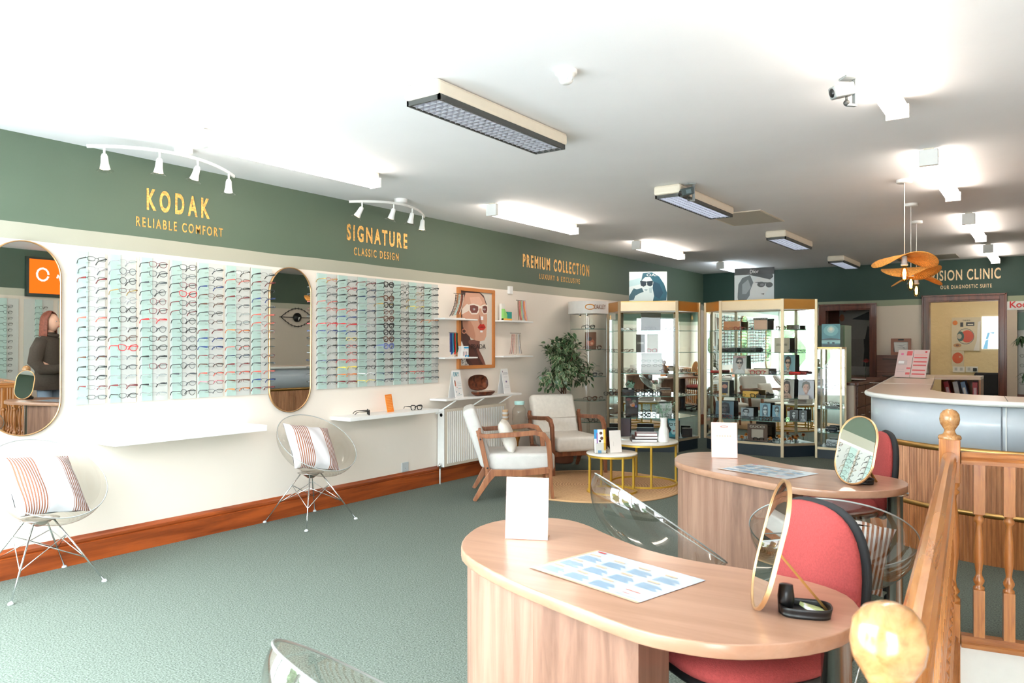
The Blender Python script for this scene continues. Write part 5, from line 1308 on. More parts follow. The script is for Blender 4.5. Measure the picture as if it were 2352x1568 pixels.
rl.tube([(x, y, 1.035) for x, y in lp], .0185, 10); rl.build('rounded_edge', M['white'], rc)
for yv, nm in ((7.9, 0), (9.25, 0)):
    MB().box(-1.42, -.88, yv, yv + .01, 1.052, 1.0535).build('worktop_joint', M['white'], rc)
MB().bar((-.225, 5.70, 1.053), (-.27, 6.31, 1.053), .004, .001).build('worktop_joint', M['dgrey'], rc)
# inner low desk and pigeonhole box at the back
MB().prism([(-.80, 6.6), (1.6, 6.6), (1.6, 6.95), (-.3, 6.95), (-.5, 9.9), (-1.05, 9.9)], .72, .75).build('inner_worktop', M['walnutx'], rc)
MB().box(-1.10, -.66, 10.60, 10.62, .72, 1.018).box(-.68, -.66, 10.15, 10.62, .72, 1.018).build('pigeonhole', M['oak'], rc)
for k, (c, l, w_) in enumerate((((180, 40, 50), 'red and white lever arch file leaning at the left of the counter shelf', .05), ((226, 224, 226), 'white lever arch file in the counter shelf', .05), ((120, 150, 190), 'blue folder leaning in the counter shelf', .045), ((176, 24, 36), 'upright red file at the right end of the counter shelf', .05))):
    t = thing('lever_arch_file', l, 'file', (-.99 + k * .085 - (.01 if k == 3 else 0), 10.22, .752), 0, 'files in the counter shelf', rot=(0, (-.22, -.18, -.2, 0)[k], 0))
    MB().box(0, w_, 0, .28, 0, .235).build('cover', CM(c, .4), t)
    MB().box(.01, w_ - .01, -.0015, 0, .05, .17).build('spine_label', CM((236, 200, 206) if k in (0, 3) else (240, 240, 240)), t)
t = thing('telephone', 'black telephone and headset lying behind the counter', 'telephone', (-.86, 9.35, .76), .5)
tb = MB(); tb.prism([(-.12, 0), (.12, 0), (.12, .03), (-.12, .11)], -.09, .09, axis='y'); tb.build('base', M['black'], t, bevel=.006)
tb = MB(); tb.tube([(-.10, -.05, .13), (-.03, -.05, .125), (.09, -.05, .07)], [.024, .014, .022], 10); tb.build('handset', M['blackm'], t)
t = thing('leaflet_stand', 'tilted acrylic stand with two pink price leaflets on the counter', 'leaflet stand', (-1.26, 9.25, 1.053), -.30)
T = Matrix.Rotation(-.35, 4, 'X'); upv = (0, math.sin(.35), math.cos(.35))
mb = MB(); mb.T = T; mb.box(-.17, .17, -.003, .0, 0, .33); mb.build('acrylic_back', M['acryl'], t)
MB().box(-.17, .17, -.02, .10, 0, .003).build('acrylic_foot', M['acryl'], t)
for k in range(2):
    mb = MB(); mb.T = T; mb.box(-.165 + .168 * k, -.003 + .168 * k, -.006, -.004, .01, .325); lf_ = mb.build('leaflet', M['paper'], t)
    pol = [((214, 190, 190), rect(0, 0, 1, 1))]
    if k: pol += [((206, 96, 100), rect(.08, y, .92, y + .05)) for y in (.1, .24, .42, .55, .7)] + [((226, 170, 170), rect(.08, .8, .9, .84)), ((206, 60, 70), ell(.8, .93, .08, .03))]
    else: pol += [((196, 180, 182), rect(.1, .45, .7, .62)), ((240, 240, 244), rect(.12, .5, .5, .6)), ((206, 96, 100), rect(.7, .1, .98, .18)), ((206, 96, 100), rect(.72, .3, .98, .36)), ((206, 96, 100), rect(.6, .8, .95, .96)), ((170, 160, 164), rect(.1, .2, .6, .21)), ((170, 160, 164), rect(.1, .28, .6, .29)), ((220, 120, 160), ell(.3, .85, .1, .04))]
    printed(t, 'leaflet_print', (-.165 + .168 * k, -.0064 * math.cos(.35), .01 * math.cos(.35)), (1, 0, 0), upv, .162, .315, pol)

# ================================================================== BACK OF THE SHOP
t = thing('chest_of_drawers', 'dark walnut chest of drawers with bar handles between the two doorways', 'drawers', (-1.93, 12.93, 0))
MB().box(-.29, .29, 0, .24, 0, 1.265).build('carcass', M['dwood'], t)
for k in range(4):
    d_ = MB().box(-.285, .20, -.02, 0, 1.255 - .26 * (k + 1), 1.25 - .26 * k).build('drawer', M['dwood'], t, bevel=.003)
    MB().tube([(-.20, -.045, 1.205 - .26 * k), (.13, -.045, 1.205 - .26 * k)], .006, 8).tube([(-.17, -.045, 1.205 - .26 * k), (-.17, -.02, 1.205 - .26 * k)], .004, 6).tube([(.10, -.045, 1.205 - .26 * k), (.10, -.02, 1.205 - .26 * k)], .004, 6).build('bar_handle', M['dgrey'], d_)
t = thing('picture_frame', 'small square wooden frame with a pale sketch, on the chest of drawers', 'picture', (-1.90, 13.05, 1.265)); t.rotation_euler = (-.08, 0, 0)
MB().box(-.14, -.10, -.015, .015, 0, .255).box(.10, .14, -.015, .015, 0, .255).box(-.10, .10, -.015, .015, 0, .045).box(-.10, .10, -.015, .015, .205, .255).build('frame', CM((150, 98, 76), .4), t)
MB().box(-.04, .04, -.0165, -.015, .225, .245).build('plate', M['black'], t)
MB().box(-.10, .10, .0, .006, .04, .21).build('backing', CM((222, 220, 214)), t)
printed(t, 'sketch', (-.10, -.0005, .045), (1, 0, 0), U_Z, .2, .16, [((60, 56, 54), [(0, 0), (.07, 0), (.0, .9)]), ((120, 120, 122), [(.1, .7), (.5, .62), (.95, .75), (.5, .66)]), ((130, 130, 132), [(.2, .45), (.6, .52), (.9, .35), (.6, .48)]), ((150, 150, 152), [(.3, .35), (.7, .4), (.9, .2), (.7, .36)]), ((120, 120, 120), ell(.72, .38, .07, .08)), ((222, 220, 214), ell(.72, .38, .05, .055))])
t = thing('low_cabinet', 'low dark walnut cabinet run with bow handles and wooden worktop', 'cabinet', (-2.04, 10.50, 0))
MB().box(-.42, 0, 0, 1.98, 0, .90).build('carcass', M['dwood'], t)
MB().box(-.43, .03, -.01, 2.0, .90, .935).build('worktop', M['dwood'], t, bevel=.003)
for k in range(4):
    for zi, (z0, z1) in enumerate(((.62, .89), (.08, .60))):
        d_ = MB().box(0, .018, .02 + k * .49, .49 + k * .49, z0, z1).build('drawer' if zi == 0 else 'door', M['dwood'], t, bevel=.003)
        y = .26 + k * .49; zz = z1 - .09
        MB().tube([(.02, y - .08, zz), (.04, y - .05, zz), (.046, y, zz), (.04, y + .05, zz), (.02, y + .08, zz)], .006, 6).build('bow_handle', M['steelleg'], d_)
t = thing('partition_wall', 'low cream partition end with wooden cap beside the tall narrow cabinet', 'partition', (-2.25, 10.40, 0))
MB().box(-.25, .20, 0, .09, 0, .905).build('partition', M['cream'], t)
MB().box(-.26, .215, -.01, .10, .905, .935).build('wooden_cap', M['frame'], t, bevel=.004)
t = thing('green_cabinet', 'sage green wall box standing above the low partition', 'cabinet', (-2.33, 10.40, .936))
MB().box(-.19, .17, 0, .40, 0, .735).build('cabinet_body', M['green'], t, bevel=.004)
MB().box(-.175, .155, -.006, 0, .02, .715).build('front_door', CM((124, 138, 124), .2), t)
MB().box(.10, .115, -.02, -.006, .60, .69).build('handle', M['lgrey'], t)
t = thing('round_plate', 'white round dish lying on the low walnut cabinet', 'dish', (-2.18, 11.05, .936)); MB().lathe([(0, .004), (.1, .004), (.15, .02), (.152, .024), (.1, .012), (0, .012)], 32).build('dish', M['white'], t)
t = thing('red_flower', 'small red flower sprig above the low walnut cabinet', 'flower', (-2.16, 11.7, .936))
MB().tube([(0, 0, 0), (.01, 0, .15), (0, 0, .24)], .003, 5).build('stem', M['leafd'], t)
lf = MB()
for k in range(8): a = k * PI / 4; leaf_quad(lf, Vector((0, 0, .24)), Vector((math.cos(a), math.sin(a), .5)), Vector((0, 0, 1)), .06, .02)
lf.build('petals', CM((196, 40, 44)), t)
# mural seen through the left doorway
t = thing('mural', 'large picture of a dark canopy and orange lamplight seen through the left doorway', 'picture', (-3.25, 14.33, .0))
MB().box(0, 1.04, 0, .06, .9, 2.15).build('panel', CM((176, 170, 160), .6), t)
printed(t, 'print', (0, -.0005, .9), (1, 0, 0), U_Z, 1.04, 1.25,
  [((120, 76, 60), rect(.0, .0, .18, 1)), ((190, 184, 174), rect(.18, .5, 1, 1)), ((170, 96, 60), ell(.26, .93, .05, .04)), ((190, 120, 80), ell(.22, .8, .04, .05)), ((36, 36, 42), [(.38, .78), (.95, 1), (1, 1), (1, .72), (.62, .76)]), ((54, 52, 58), [(.62, .76), (1, .9), (1, .84)]),
   ((24, 24, 28), [(.55, .1), (1, .1), (1, .72), (.85, .74), (.8, .55), (.72, .52), (.7, .66), (.62, .68), (.58, .5)]), ((206, 130, 50), [(.74, .5), (1, .52), (1, .72), (.86, .73), (.76, .64)]), ((226, 160, 70), rect(.8, .55, 1, .62)), ((206, 110, 60), [(.78, .24), (.95, .2), (.97, .36), (.8, .38)]), ((26, 24, 26), [(.58, .16), (.64, .3), (.62, .5), (.56, .5)]), ((170, 60, 50), ell(.6, .2, .04, .03)), ((216, 212, 206), rect(.18, .0, 1, .12))])
# clinic room: poster, picture, sockets, bright window as a glowing panel
def wall_print(name, label, cat_, x0, x1, z0, z1, yy, polys, words=(), base=(226, 216, 190), d=.012):
    t = thing(name, label, cat_, (x0, yy, z0)); w, h = x1 - x0, z1 - z0
    MB().box(0, w, -d, 0, 0, h).build('sheet', CM(base, .4), t)
    printed(t, 'print', (0, -d, 0), (1, 0, 0), U_Z, w, h, polys)
    for s_, x, y, ww, hh, c in words: text(s_, 'heading', CM(c), (x * w, -d - .004, y * h), (1, 0, 0), U_Z, ww * w, hh * h, t)
    return t
p0, p1 = atY(2186, 805, 15.19), atY(2253, 728, 15.19)
wall_print('eye_chart_poster', 'anatomical THE EYE poster on the yellow clinic wall', 'poster', p0.x, p1.x, p0.z, p1.z, 15.19,
  [((224, 130, 50), ell(.12, .84, .09, .07)), ((60, 60, 60), rect(.3, .72, .4, .85)), ((60, 60, 60), rect(.5, .74, .78, .85)), ((224, 216, 196), rect(.55, .77, .74, .80)), ((120, 120, 116), ell(.48, .43, .30, .24)), ((222, 212, 186), ell(.48, .43, .28, .22)), ((216, 84, 58), ell(.54, .43, .22, .185)), ((60, 96, 92), ell(.31, .43, .12, .15)), ((196, 190, 170), ell(.27, .43, .08, .08)), ((196, 150, 100), ell(.2, .16, .14, .06)), ((120, 80, 60), ell(.2, .16, .06, .03)), ((240, 238, 232), [(.75, .0), (.95, .0), (1, .9), (.9, .85), (.86, .3)])],
  [('THE EYE', .38, .895, .26, .03, (50, 46, 44))])
p0, p1 = atY(2186, 841, 15.19), atY(2214, 806, 15.19)
wall_print('eye_disc_poster', 'small poster with one orange disc under THE EYE poster', 'poster', p0.x, p1.x, p0.z, p1.z, 15.19, [((214, 92, 44), ell(.5, .55, .45, .36)), ((236, 200, 160), ell(.68, .62, .07, .05))])
p0, p1 = atY(2255, 801, 15.185), atY(2300, 726, 15.185)
t = thing('glowing_window', 'bright clinic window, its outdoor light put into a glowing panel', 'screen', (p0.x, 15.185, p0.z))
w, h = p1.x - p0.x, p1.z - p0.z
MB().box(0, w, 0, .012, 0, h).build('panel', emit('lit_panel', (236, 246, 255), 1.15), t)  # emissive panel stands in for daylight through the clinic window
scr = MB(); scr.poly([(.06 * w, -.001, 0), (.3 * w, -.001, 0), (.34 * w, -.001, .3 * h), (.2 * w, -.001, .26 * h)]); scr.poly([(.2 * w, -.001, .30 * h), (.32 * w, -.001, .3 * h), (.42 * w, -.001, .5 * h), (.6 * w, -.001, .46 * h), (.66 * w, -.001, .52 * h), (.3 * w, -.001, .5 * h)])
scr.build('blue_shapes', emit('lit_panel_blue', (120, 168, 190), .9), t)
for k, (xa, l) in enumerate(((2202, 'left double socket low on the clinic wall'), (2232, 'right double socket with a black plug low on the clinic wall'))):
    p = atY(xa, 848, 15.19); t = thing('wall_socket', l, 'socket', p); MB().box(-.09, .09, -.012, 0, -.05, .05).build('plate', M['white'], t, bevel=.003)
    MB().box(-.06, -.02, -.016, -.012, -.02, .03).box(.02, .06, -.016, -.012, -.02, .03).build('switches', M['lgrey'], t)
    if k: MB().box(.02, .075, -.05, -.012, -.03, .025).build('plug', M['black'], t, bevel=.006)
t = thing('desk_chair', 'dark chair back just visible through the clinic doorway', 'chair', (-.78, 14.3, 0))
MB().box(-.24, .24, -.03, .03, .62, .98).build('backrest', M['blackm'], t, bevel=.03); MB().cyl(.03, 0, .62, 12).build('post', M['black'], t); MB().box(-.22, .22, -.4, .0, .42, .48).build('seat', M['blackm'], t, bevel=.02)
t = thing('monitor', 'grey angled monitor on the reception seen beside the clinic doorway', 'monitor', (-1.32, 10.35, 1.053), .35)
mb = MB(); mb.T = Matrix.Rotation(-.12, 4, 'X'); mb.box(-.11, .11, 0, .02, .03, .27); mb.build('casing', CM((150, 142, 130), .4), t, bevel=.003)
mb = MB(); mb.T = Matrix.Rotation(-.12, 4, 'X'); mb.box(-.095, .095, -.001, 0, .045, .255); mb.build('screen', CM((84, 88, 84), .2), t)
MB().box(-.06, .06, -.03, .08, 0, .008).box(-.01, .01, .01, .03, 0, .06).build('foot', M['dgrey'], t)
t = thing('wall_speaker', 'small grey square box high on the back wall behind the pendants', 'speaker', (-1.82, YB, 2.46)); MB().box(-.08, .08, -.06, 0, 0, .10).build('casing', CM((170, 178, 176)), t, bevel=.006); MB().lathe([(0, -.062), (.03, -.062), (.032, -.058)], 18, (0, 0, .05), 'y').build('grille', CM((130, 140, 138)), t)
# brand display at the right edge
a, b_ = atY(2313, 712, 12.3), atY(2330, 697, 12.3)
t = thing('eyewear_display', 'white Kodak spectacle display stand cut by the right edge', 'display stand', (a.x, 12.3, 0))
W2 = 1.0
MB().box(0, W2, 0, .3, a.z + .0, b_.z + .03).build('header', M['whitem'], t, bevel=.003)
text('Kodak', 'lettering', CM((206, 30, 36)), (.03, -.002, a.z + .03), (1, 0, 0), U_Z, .32, .085, t, bold=.02)
MB().box(0, .115, 0, .3, 0, a.z).build('side_panel', CM((206, 186, 164)), t)
MB().box(.115, W2, .12, .3, .75, a.z).build('display_back', CM((214, 216, 216), .4), t)
MB().box(.115, W2, .10, .125, 1.62, 1.86).build('green_picture', CM((40, 92, 62), .3), t)
MB().box(.115, W2, .02, .3, 0, .75).build('base_cabinet', M['frame'], t)
for k, z in enumerate((1.42, 1.27, 1.14, 1.02, .90)):
    spectacles((a.x + .20, 12.38, z), 0, 'round', 'dark grey', 'dark grey', 'dark round glasses on the white display at the right edge, %s of five' % ['topmost', 'second', 'third', 'fourth', 'lowest'][k], 'glasses on the right edge display')
random.seed(21)
t = thing('potted_plant', 'leafy drooping green plant in front of the white display at the right edge', 'plant', (-.03, 10.9, 0))
MB().lathe([(0, 0), (.13, 0), (.17, .3), (.175, .32), (.15, .32), (0, .30)], 28).build('pot', M['whitem'], t)
st, lf = MB(), MB()
for k in range(15):
    a_ = random.uniform(0, 2 * PI); h_ = random.uniform(.95, 1.85); r_ = random.uniform(.06, .26)
    e_ = Vector((r_ * math.cos(a_), r_ * math.sin(a_), h_)); st.tube([Vector((0, 0, .28)), Vector((e_.x * .3, e_.y * .3, h_ * .7)), e_], [.008, .006, .003], 6)
    for j in range(4):
        c_ = e_ + Vector([random.uniform(-.07, .07) for _ in range(3)])
        for q_ in range(6):
            b2 = 2 * PI * q_ / 6 + random.uniform(-.3, .3); leaf_quad(lf, c_, Vector((math.cos(b2), math.sin(b2), random.uniform(-1.3, -.2))), Vector((0, 0, 1)), random.uniform(.09, .15), .014)
st.build('stems', M['bark'], t); lf.build('leaves', M['leafd'], t)
t = thing('security_camera', 'small dark object on the ceiling at the far right edge', 'security camera', (-.33, 8.9, CH)) if 0 else None

# ================================================================== GLASS CABINETS
SHZ = [.447, .737, 1.04, 1.32, 1.612]
def cabinet(corners, label, H=2.0, plz=.14, hdr=.13, shelves=SHZ, name='display_cabinet', mirror_back=True, pw=.018):
    """corners counter-clockwise: back-left, front-left, front-right, back-right (plan); mirrored back"""
    V = [Vector((x, y, 0)) for x, y in corners]; n = len(V); o = sum(V, Vector()) / n
    t = thing(name, label, 'display cabinet', o); L = [v - o for v in V]; c2 = [(v.x, v.y) for v in L]
    def inset(k): return [(x * (1 - k), y * (1 - k)) for x, y in c2]
    MB().prism(inset(.03), 0, plz).build('plinth', M['plinth'], t)
    MB().prism(c2, plz, plz + .03).build('bottom_deck', M['goldlt'], t)
    MB().prism(inset(.04), plz + .03, plz + .032).build('floor_lining', CM((54, 84, 92), .4), t)
    hb = MB()
    for i in range(n - 1):
        a, b2 = L[i], L[i + 1]; hb.box(0, 0, 0, 0, 0, 0) if 0 else None
        d = (b2 - a).normalized(); s_ = Vector((-d.y, d.x, 0)) * .02
        p = [(a.x, a.y), (b2.x, b2.y), (b2.x + s_.x, b2.y + s_.y), (a.x + s_.x, a.y + s_.y)]
        MB().prism(p, H - hdr, H - .012).build('header_rail', M['goldlt'] if i == 1 or n == 4 and name != 'display_cabinet' else CM((206, 150, 76), .3, .6), t)
    MB().prism(c2, H - .012, H).build('top_panel', M['gold'], t)
    for i, v in enumerate(L):
        MB().prism([(v.x - pw, v.y - pw * .6), (v.x + pw, v.y - pw * .6), (v.x + pw, v.y + pw * .6), (v.x - pw, v.y + pw * .6)], 0 if i in (1, 2) else plz, H).build('corner_post', M['goldlt'], t)
    for i in range(n - 1):
        a, b2 = L[i] * .992, L[i + 1] * .992
        MB().quad(a + Vector((0, 0, plz + .03)), b2 + Vector((0, 0, plz + .03)), b2 + Vector((0, 0, H - hdr)), a + Vector((0, 0, H - hdr))).build('glass_pane', M['glass'], t)
    a, b2 = L[-1] * .985, L[0] * .985
    MB().quad(a + Vector((0, 0, plz + .03)), b2 + Vector((0, 0, plz + .03)), b2 + Vector((0, 0, H - hdr)), a + Vector((0, 0, H - hdr))).build('mirror_back' if mirror_back else 'glass_pane', M['mirrorT'] if mirror_back else M['glass'], t)
    for z in shelves:
        q = inset(.035); mb = MB(); m_ = len(q)
        vs = [(x, y, z - .006) for x, y in q] + [(x, y, z) for x, y in q]
        mb._add(vs, [tuple(range(m_)), tuple(range(m_, 2 * m_))], False); mb.mi = 1
        mb._add(vs, [(i, (i + 1) % m_, m_ + (i + 1) % m_, m_ + i) for i in range(m_)], False)
        mb.build('glass_shelf', [M['glass'], M['glassedge']], t)
    return t
c1 = [(-5.08, 9.505), (-4.715, 9.135), (-4.03, 9.45), (-3.955, 10.03)]
c2_ = [(-3.90, 10.12), (-3.57, 9.80), (-2.77, 9.80), (-2.45, 10.15)]
cabinet(c1, 'tall gold-framed glass cabinet on the left, angled across the corner')
cabinet(c2_, 'tall gold-framed glass cabinet on the right, holding red cases and orange flowers')
cabinet([(-2.415, 10.28), (-2.415, 10.02), (-2.125, 10.02), (-2.125, 10.28)], 'short narrow glass cabinet beside the low partition', 1.39, .11, .03, [.32, .62, .88, 1.13], 'narrow_cabinet', True, .012)
def on_line(px, M0, D):
    """plan point where the ray through px crosses the line M0 + s D"""
    r = ray(px, 795); a, b2 = r[0], r[1]
    # t*(a,b) = M0 + s*D
    det = a * (-D[1]) + D[0] * b2
    tt = (M0[0] * (-D[1]) + D[0] * M0[1]) / det
    return Vector((tt * a, tt * b2, 0))
CB = {1: ((-4.50, 9.50), (.70, .44)), 2: ((-3.17, 9.96), (1, 0)), 3: ((-2.27, 10.15), (1, 0))}
FL = {0: .173}
def shelf_pos(cab, px, k, back=0.0):
    M0, D = CB[cab]; n = Vector((-D[1], D[0])).normalized() * back
    p = on_line(px, (M0[0] + n.x, M0[1] + n.y), D); p.z = (SHZ[k - 1] if k else .173) if cab != 3 else ([.142, .32, .62, .88, 1.13][k]); return p
YAW = {1: math.atan2(.44, .70), 2: 0, 3: 0}
def photo_card(cab, px, k, w, h, label, polys, base=(214, 214, 214), back=.06, words=(), cat_='photo card', lean=.08):
    t = thing('photo_card', label, cat_, shelf_pos(cab, px, k, back), 0, rot=(0, 0, YAW[cab]))
    T = Matrix.Rotation(-lean, 4, 'X'); u = (0, math.sin(lean), math.cos(lean))
    mb = MB(); mb.T = T; mb.box(-w / 2, w / 2, -.002, .002, 0, h); mb.build('board', CM(base, .3), t)
    MB().poly([(0, .002, 0), (0, .06, 0), (0, h * .08 + .004, h * .7)]).build('strut', CM((90, 90, 90)), t)
    printed(t, 'print', (-w / 2, -.0022, 0), (1, 0, 0), u, w, h, polys)
    for s_, x, y, ww, hh, c in words: text(s_, 'lettering', CM(c), (-w / 2 + x * w, -.011 + y * h * lean, y * h), (1, 0, 0), u, ww * w, hh * h, t)
    return t
def face(bg, hair, skin_, glass_c=None, shirt=(60, 60, 66), dx=.0, long_=True, lips=None):
    P = [(bg, rect(0, 0, 1, 1))]
    P += [(shirt, [(.12 + dx, 0), (.25 + dx, .2), (.42 + dx, .27), (.6 + dx, .27), (.78 + dx, .2), (.92 + dx, 0)])]
    P += [(hair, [(.24 + dx, .2 if long_ else .6), (.22 + dx, .6), (.28 + dx, .85), (.5 + dx, .95), (.72 + dx, .87), (.78 + dx, .6), (.78 + dx, .2 if long_ else .6), (.6 + dx, .3)])]
    sh = tuple(int(v * .78) for v in skin_)
    P += [(sh, [(.42 + dx, .22), (.6 + dx, .22), (.6 + dx, .4), (.42 + dx, .4)]), (skin_, ell(.5 + dx, .57, .19, .26, 20)), (sh, [(.56 + dx, .34), (.66 + dx, .42), (.69 + dx, .6), (.64 + dx, .75), (.6 + dx, .6)])]
    P += [(hair, [(.3 + dx, .66), (.34 + dx, .82), (.5 + dx, .86), (.68 + dx, .8), (.7 + dx, .66), (.62 + dx, .77), (.42 + dx, .78)])]
    if glass_c: P += [(glass_c, [(.31 + dx, .65), (.47 + dx, .65), (.46 + dx, .55), (.35 + dx, .54)]), (glass_c, [(.52 + dx, .65), (.69 + dx, .65), (.66 + dx, .54), (.54 + dx, .55)]), (glass_c, rect(.45 + dx, .62, .55 + dx, .64))]
    else: P += [((40, 36, 36), ell(.42 + dx, .61, .035, .018, 8)), ((40, 36, 36), ell(.58 + dx, .61, .035, .018, 8)), (hair, rect(.37 + dx, .655, .47 + dx, .67)), (hair, rect(.53 + dx, .655, .63 + dx, .67))]
    P += [(sh, [(.49 + dx, .6), (.53 + dx, .5), (.48 + dx, .49)]), (lips or (120, 70, 70), [(.43 + dx, .41), (.5 + dx, .44), (.57 + dx, .41), (.5 + dx, .385)])]
    return P
# posters standing on the cabinet tops
def top_poster(px0, px1, ytop, M0, D, zb, label, polys, words=()):
    a = on_line(px0, M0, D); b2 = on_line(px1, M0, D); w = (b2 - a).length; r = ray(px0, ytop); tt = a.y / r[1]; h = EYE + r[2] * tt - zb
    t = thing('poster_board', label, 'poster', (a.x, a.y, zb), math.atan2(b2.y - a.y, b2.x - a.x))
    MB().box(0, w, 0, .02, 0, h).build('board', CM((30, 34, 38)), t)
    printed(t, 'print', (0, -.0005, 0), (1, 0, 0), U_Z, w, h, polys)
    for s_, x, y, ww, hh, c in words: text(s_, 'lettering', CM(c), (x * w, -.011, y * h), (1, 0, 0), U_Z, ww * w, hh * h, t)
te, tl, td = (150, 200, 208), (216, 230, 234), (34, 92, 112)
top_poster(1445, 1532, 624, (-4.42, 9.50), (.70, .44), 2.0, 'blue-tinted poster of a woman in sunglasses on the left cabinet, OAR letters showing',
  [(tl, rect(0, 0, 1, 1)), ((180, 214, 220), [(0, .7), (.3, .8), (.35, .6), (0, .5)]), ((50, 92, 106), [(0, .2), (.12, .45), (.2, .42), (.34, .46), (.4, .3), (.3, .1), (0, .05)]), (td, [(.32, .7), (.36, .95), (.6, .98), (.78, .86), (.92, .6), (1, .3), (.98, .05), (.6, .02), (.55, .4), (.4, .55)]), ((20, 70, 92), [(.6, .7), (.8, .6), (.9, .3), (.8, .1), (.66, .2)]), ((206, 224, 226), [(.12, .05), (.16, .2), (.3, .3), (.42, .34), (.44, .42), (.36, .5), (.34, .72), (.42, .82), (.56, .82), (.64, .66), (.62, .46), (.66, .2), (.62, 0), (.12, 0)]),
   ((24, 48, 62), [(.29, .70), (.45, .68), (.45, .55), (.38, .50), (.31, .54)]), ((24, 48, 62), [(.47, .68), (.63, .70), (.62, .56), (.56, .51), (.48, .55)]), ((24, 48, 62), rect(.44, .64, .48, .67)), ((120, 150, 160), [(.38, .4), (.45, .42), (.5, .4), (.45, .37)]), ((170, 196, 202), [(.52, .45), (.62, .5), (.6, .3), (.54, .3)])],
  [('OAR', .46, .85, .32, .085, (240, 246, 248))])
top_poster(1687, 1778, 617, (-3.1, 9.95), (1, .12), 2.0, 'black-topped Dior poster of a woman in dark sunglasses on the right cabinet',
  [((196, 206, 210), rect(0, 0, 1, 1)), ((70, 80, 86), [(.08, .1), (.1, .5), (.2, .7), (.4, .78), (.5, .5), (.42, .2), (.3, 0), (.1, 0)]), ((130, 140, 146), [(.2, .2), (.2, .5), (.35, .65), (.42, .4), (.3, .2)]), ((200, 204, 206), [(.38, 0), (.4, .3), (.5, .6), (.62, .76), (.9, .78), (.92, .5), (.84, .3), (.76, .12), (.7, 0)]), ((40, 46, 50), [(.4, .78), (.66, .7), (.9, .62), (.98, .7), (.96, .8), (.5, .8)]), ((26, 28, 32), ell(.68, .48, .1, .085, 18, -.1)), ((26, 28, 32), ell(.88, .46, .09, .08, 18, .1)), ((26, 28, 32), [(.5, .55), (.76, .5), (.9, .5), (.9, .53), (.6, .56)]), ((90, 90, 96), ell(.7, .47, .05, .04)), ((60, 50, 52), [(.66, .19), (.76, .21), (.75, .165)]), ((28, 28, 32), rect(0, .79, 1, 1)), ((60, 60, 64), [(.3, .8), (.5, 1), (.6, 1), (.4, .8)])],
  [('Dior', .40, .83, .22, .11, (240, 240, 240))])
t = thing('photo_card', 'blue seascape photo card standing on the narrow cabinet', 'photo card', (-2.27, 10.15, 1.39))
MB().box(-.11, .11, 0, .004, 0, .29).build('board', CM((160, 190, 200), .3), t)
printed(t, 'print', (-.11, -.0005, 0), (1, 0, 0), U_Z, .22, .29, [((64, 128, 140), rect(0, 0, 1, 1)), ((110, 170, 178), ell(.5, .72, .4, .24)), ((176, 206, 200), ell(.5, .76, .2, .14)), ((226, 222, 206), ell(.5, .78, .1, .07)), ((30, 60, 72), [(0, .33), (.3, .38), (.5, .4), (.8, .37), (1, .33), (1, .3), (0, .3)]), ((150, 196, 200), rect(0, .16, 1, .3)), ((40, 70, 80), [(.3, .22), (.42, .24), (.44, .14), (.34, .12)]), ((40, 70, 80), [(.56, .22), (.7, .22), (.7, .14), (.58, .14)]), ((34, 60, 72), rect(0, 0, 1, .12))])
def fold_glasses(cab, px, k, c, label, back=-.06, st='chunky', grp=None):
    p = shelf_pos(cab, px, k, back); p.z += .021
    return spectacles(p, YAW[cab] + random.uniform(-.4, .4), st, c, c, label, grp)
grp1, grp2 = 'glasses in the left cabinet', 'glasses in the right cabinet'
LV = ['cabinet floor', 'lowest shelf', 'second shelf up', 'middle shelf', 'fourth shelf up', 'top shelf']
def row(cab, k, spec, g):
    for px, c, st in spec:
        # px order gives the place on the shelf
        i = [q[0] for q in spec].index(px); nn = len(spec)
        place = ['leftmost', 'second from left', 'third from left', 'fourth from left', 'fifth from left', 'sixth from left', 'seventh from left'][i] if i < nn - 1 or nn == 1 else 'rightmost'
        fold_glasses(cab, px, k, c, '%s glasses, %s on the %s of the %s cabinet' % (c, place, LV[k], 'left' if cab == 1 else 'right'), -.07 + .03 * (i % 2), st, g)
row(1, 5, [(1436, 'brown', 'square'), (1456, 'grey', 'oval'), (1496, 'black', 'chunky'), (1541, 'black', 'chunky')], grp1)
row(1, 4, [(1402, 'dark red', 'square'), (1444, 'tortoiseshell', 'square'), (1497, 'red', 'chunky')], grp1)
row(1, 3, [(1410, 'black', 'square'), (1440, 'tortoiseshell', 'square'), (1454, 'black', 'square'), (1528, 'brown', 'chunky'), (1575, 'black', 'square')], grp1)
row(1, 2, [(1398, 'black', 'chunky'), (1411, 'tortoiseshell', 'chunky'), (1436, 'tortoiseshell', 'square'), (1470, 'black', 'chunky'), (1490, 'dark grey', 'chunky'), (1508, 'black', 'chunky'), (1572, 'black', 'square')], grp1)
row(1, 1, [(1449, 'tortoiseshell', 'square'), (1474, 'black', 'cat'), (1484, 'black', 'chunky'), (1496, 'dark grey', 'cat'), (1538, 'dark grey', 'cat')], grp1)
row(2, 5, [(1672, 'orange', 'square'), (1695, 'coral', 'chunky'), (1714, 'grey', 'square'), (1792, 'tortoiseshell', 'chunky'), (1806, 'brown', 'chunky')], grp2)
row(2, 4, [(1655, 'black', 'oval'), (1670, 'black', 'oval'), (1712, 'black', 'oval'), (1728, 'black', 'oval'), (1820, 'dark grey', 'square'), (1838, 'navy', 'square')], grp2)
row(2, 3, [(1735, 'red', 'chunky'), (1746, 'coral', 'chunky'), (1780, 'blue', 'square'), (1810, 'black', 'square')], grp2)
row(2, 2, [(1646, 'black', 'square'), (1688, 'black', 'square'), (1700, 'dark grey', 'square'), (1735, 'black', 'chunky'), (1790, 'grey', 'square')], grp2)
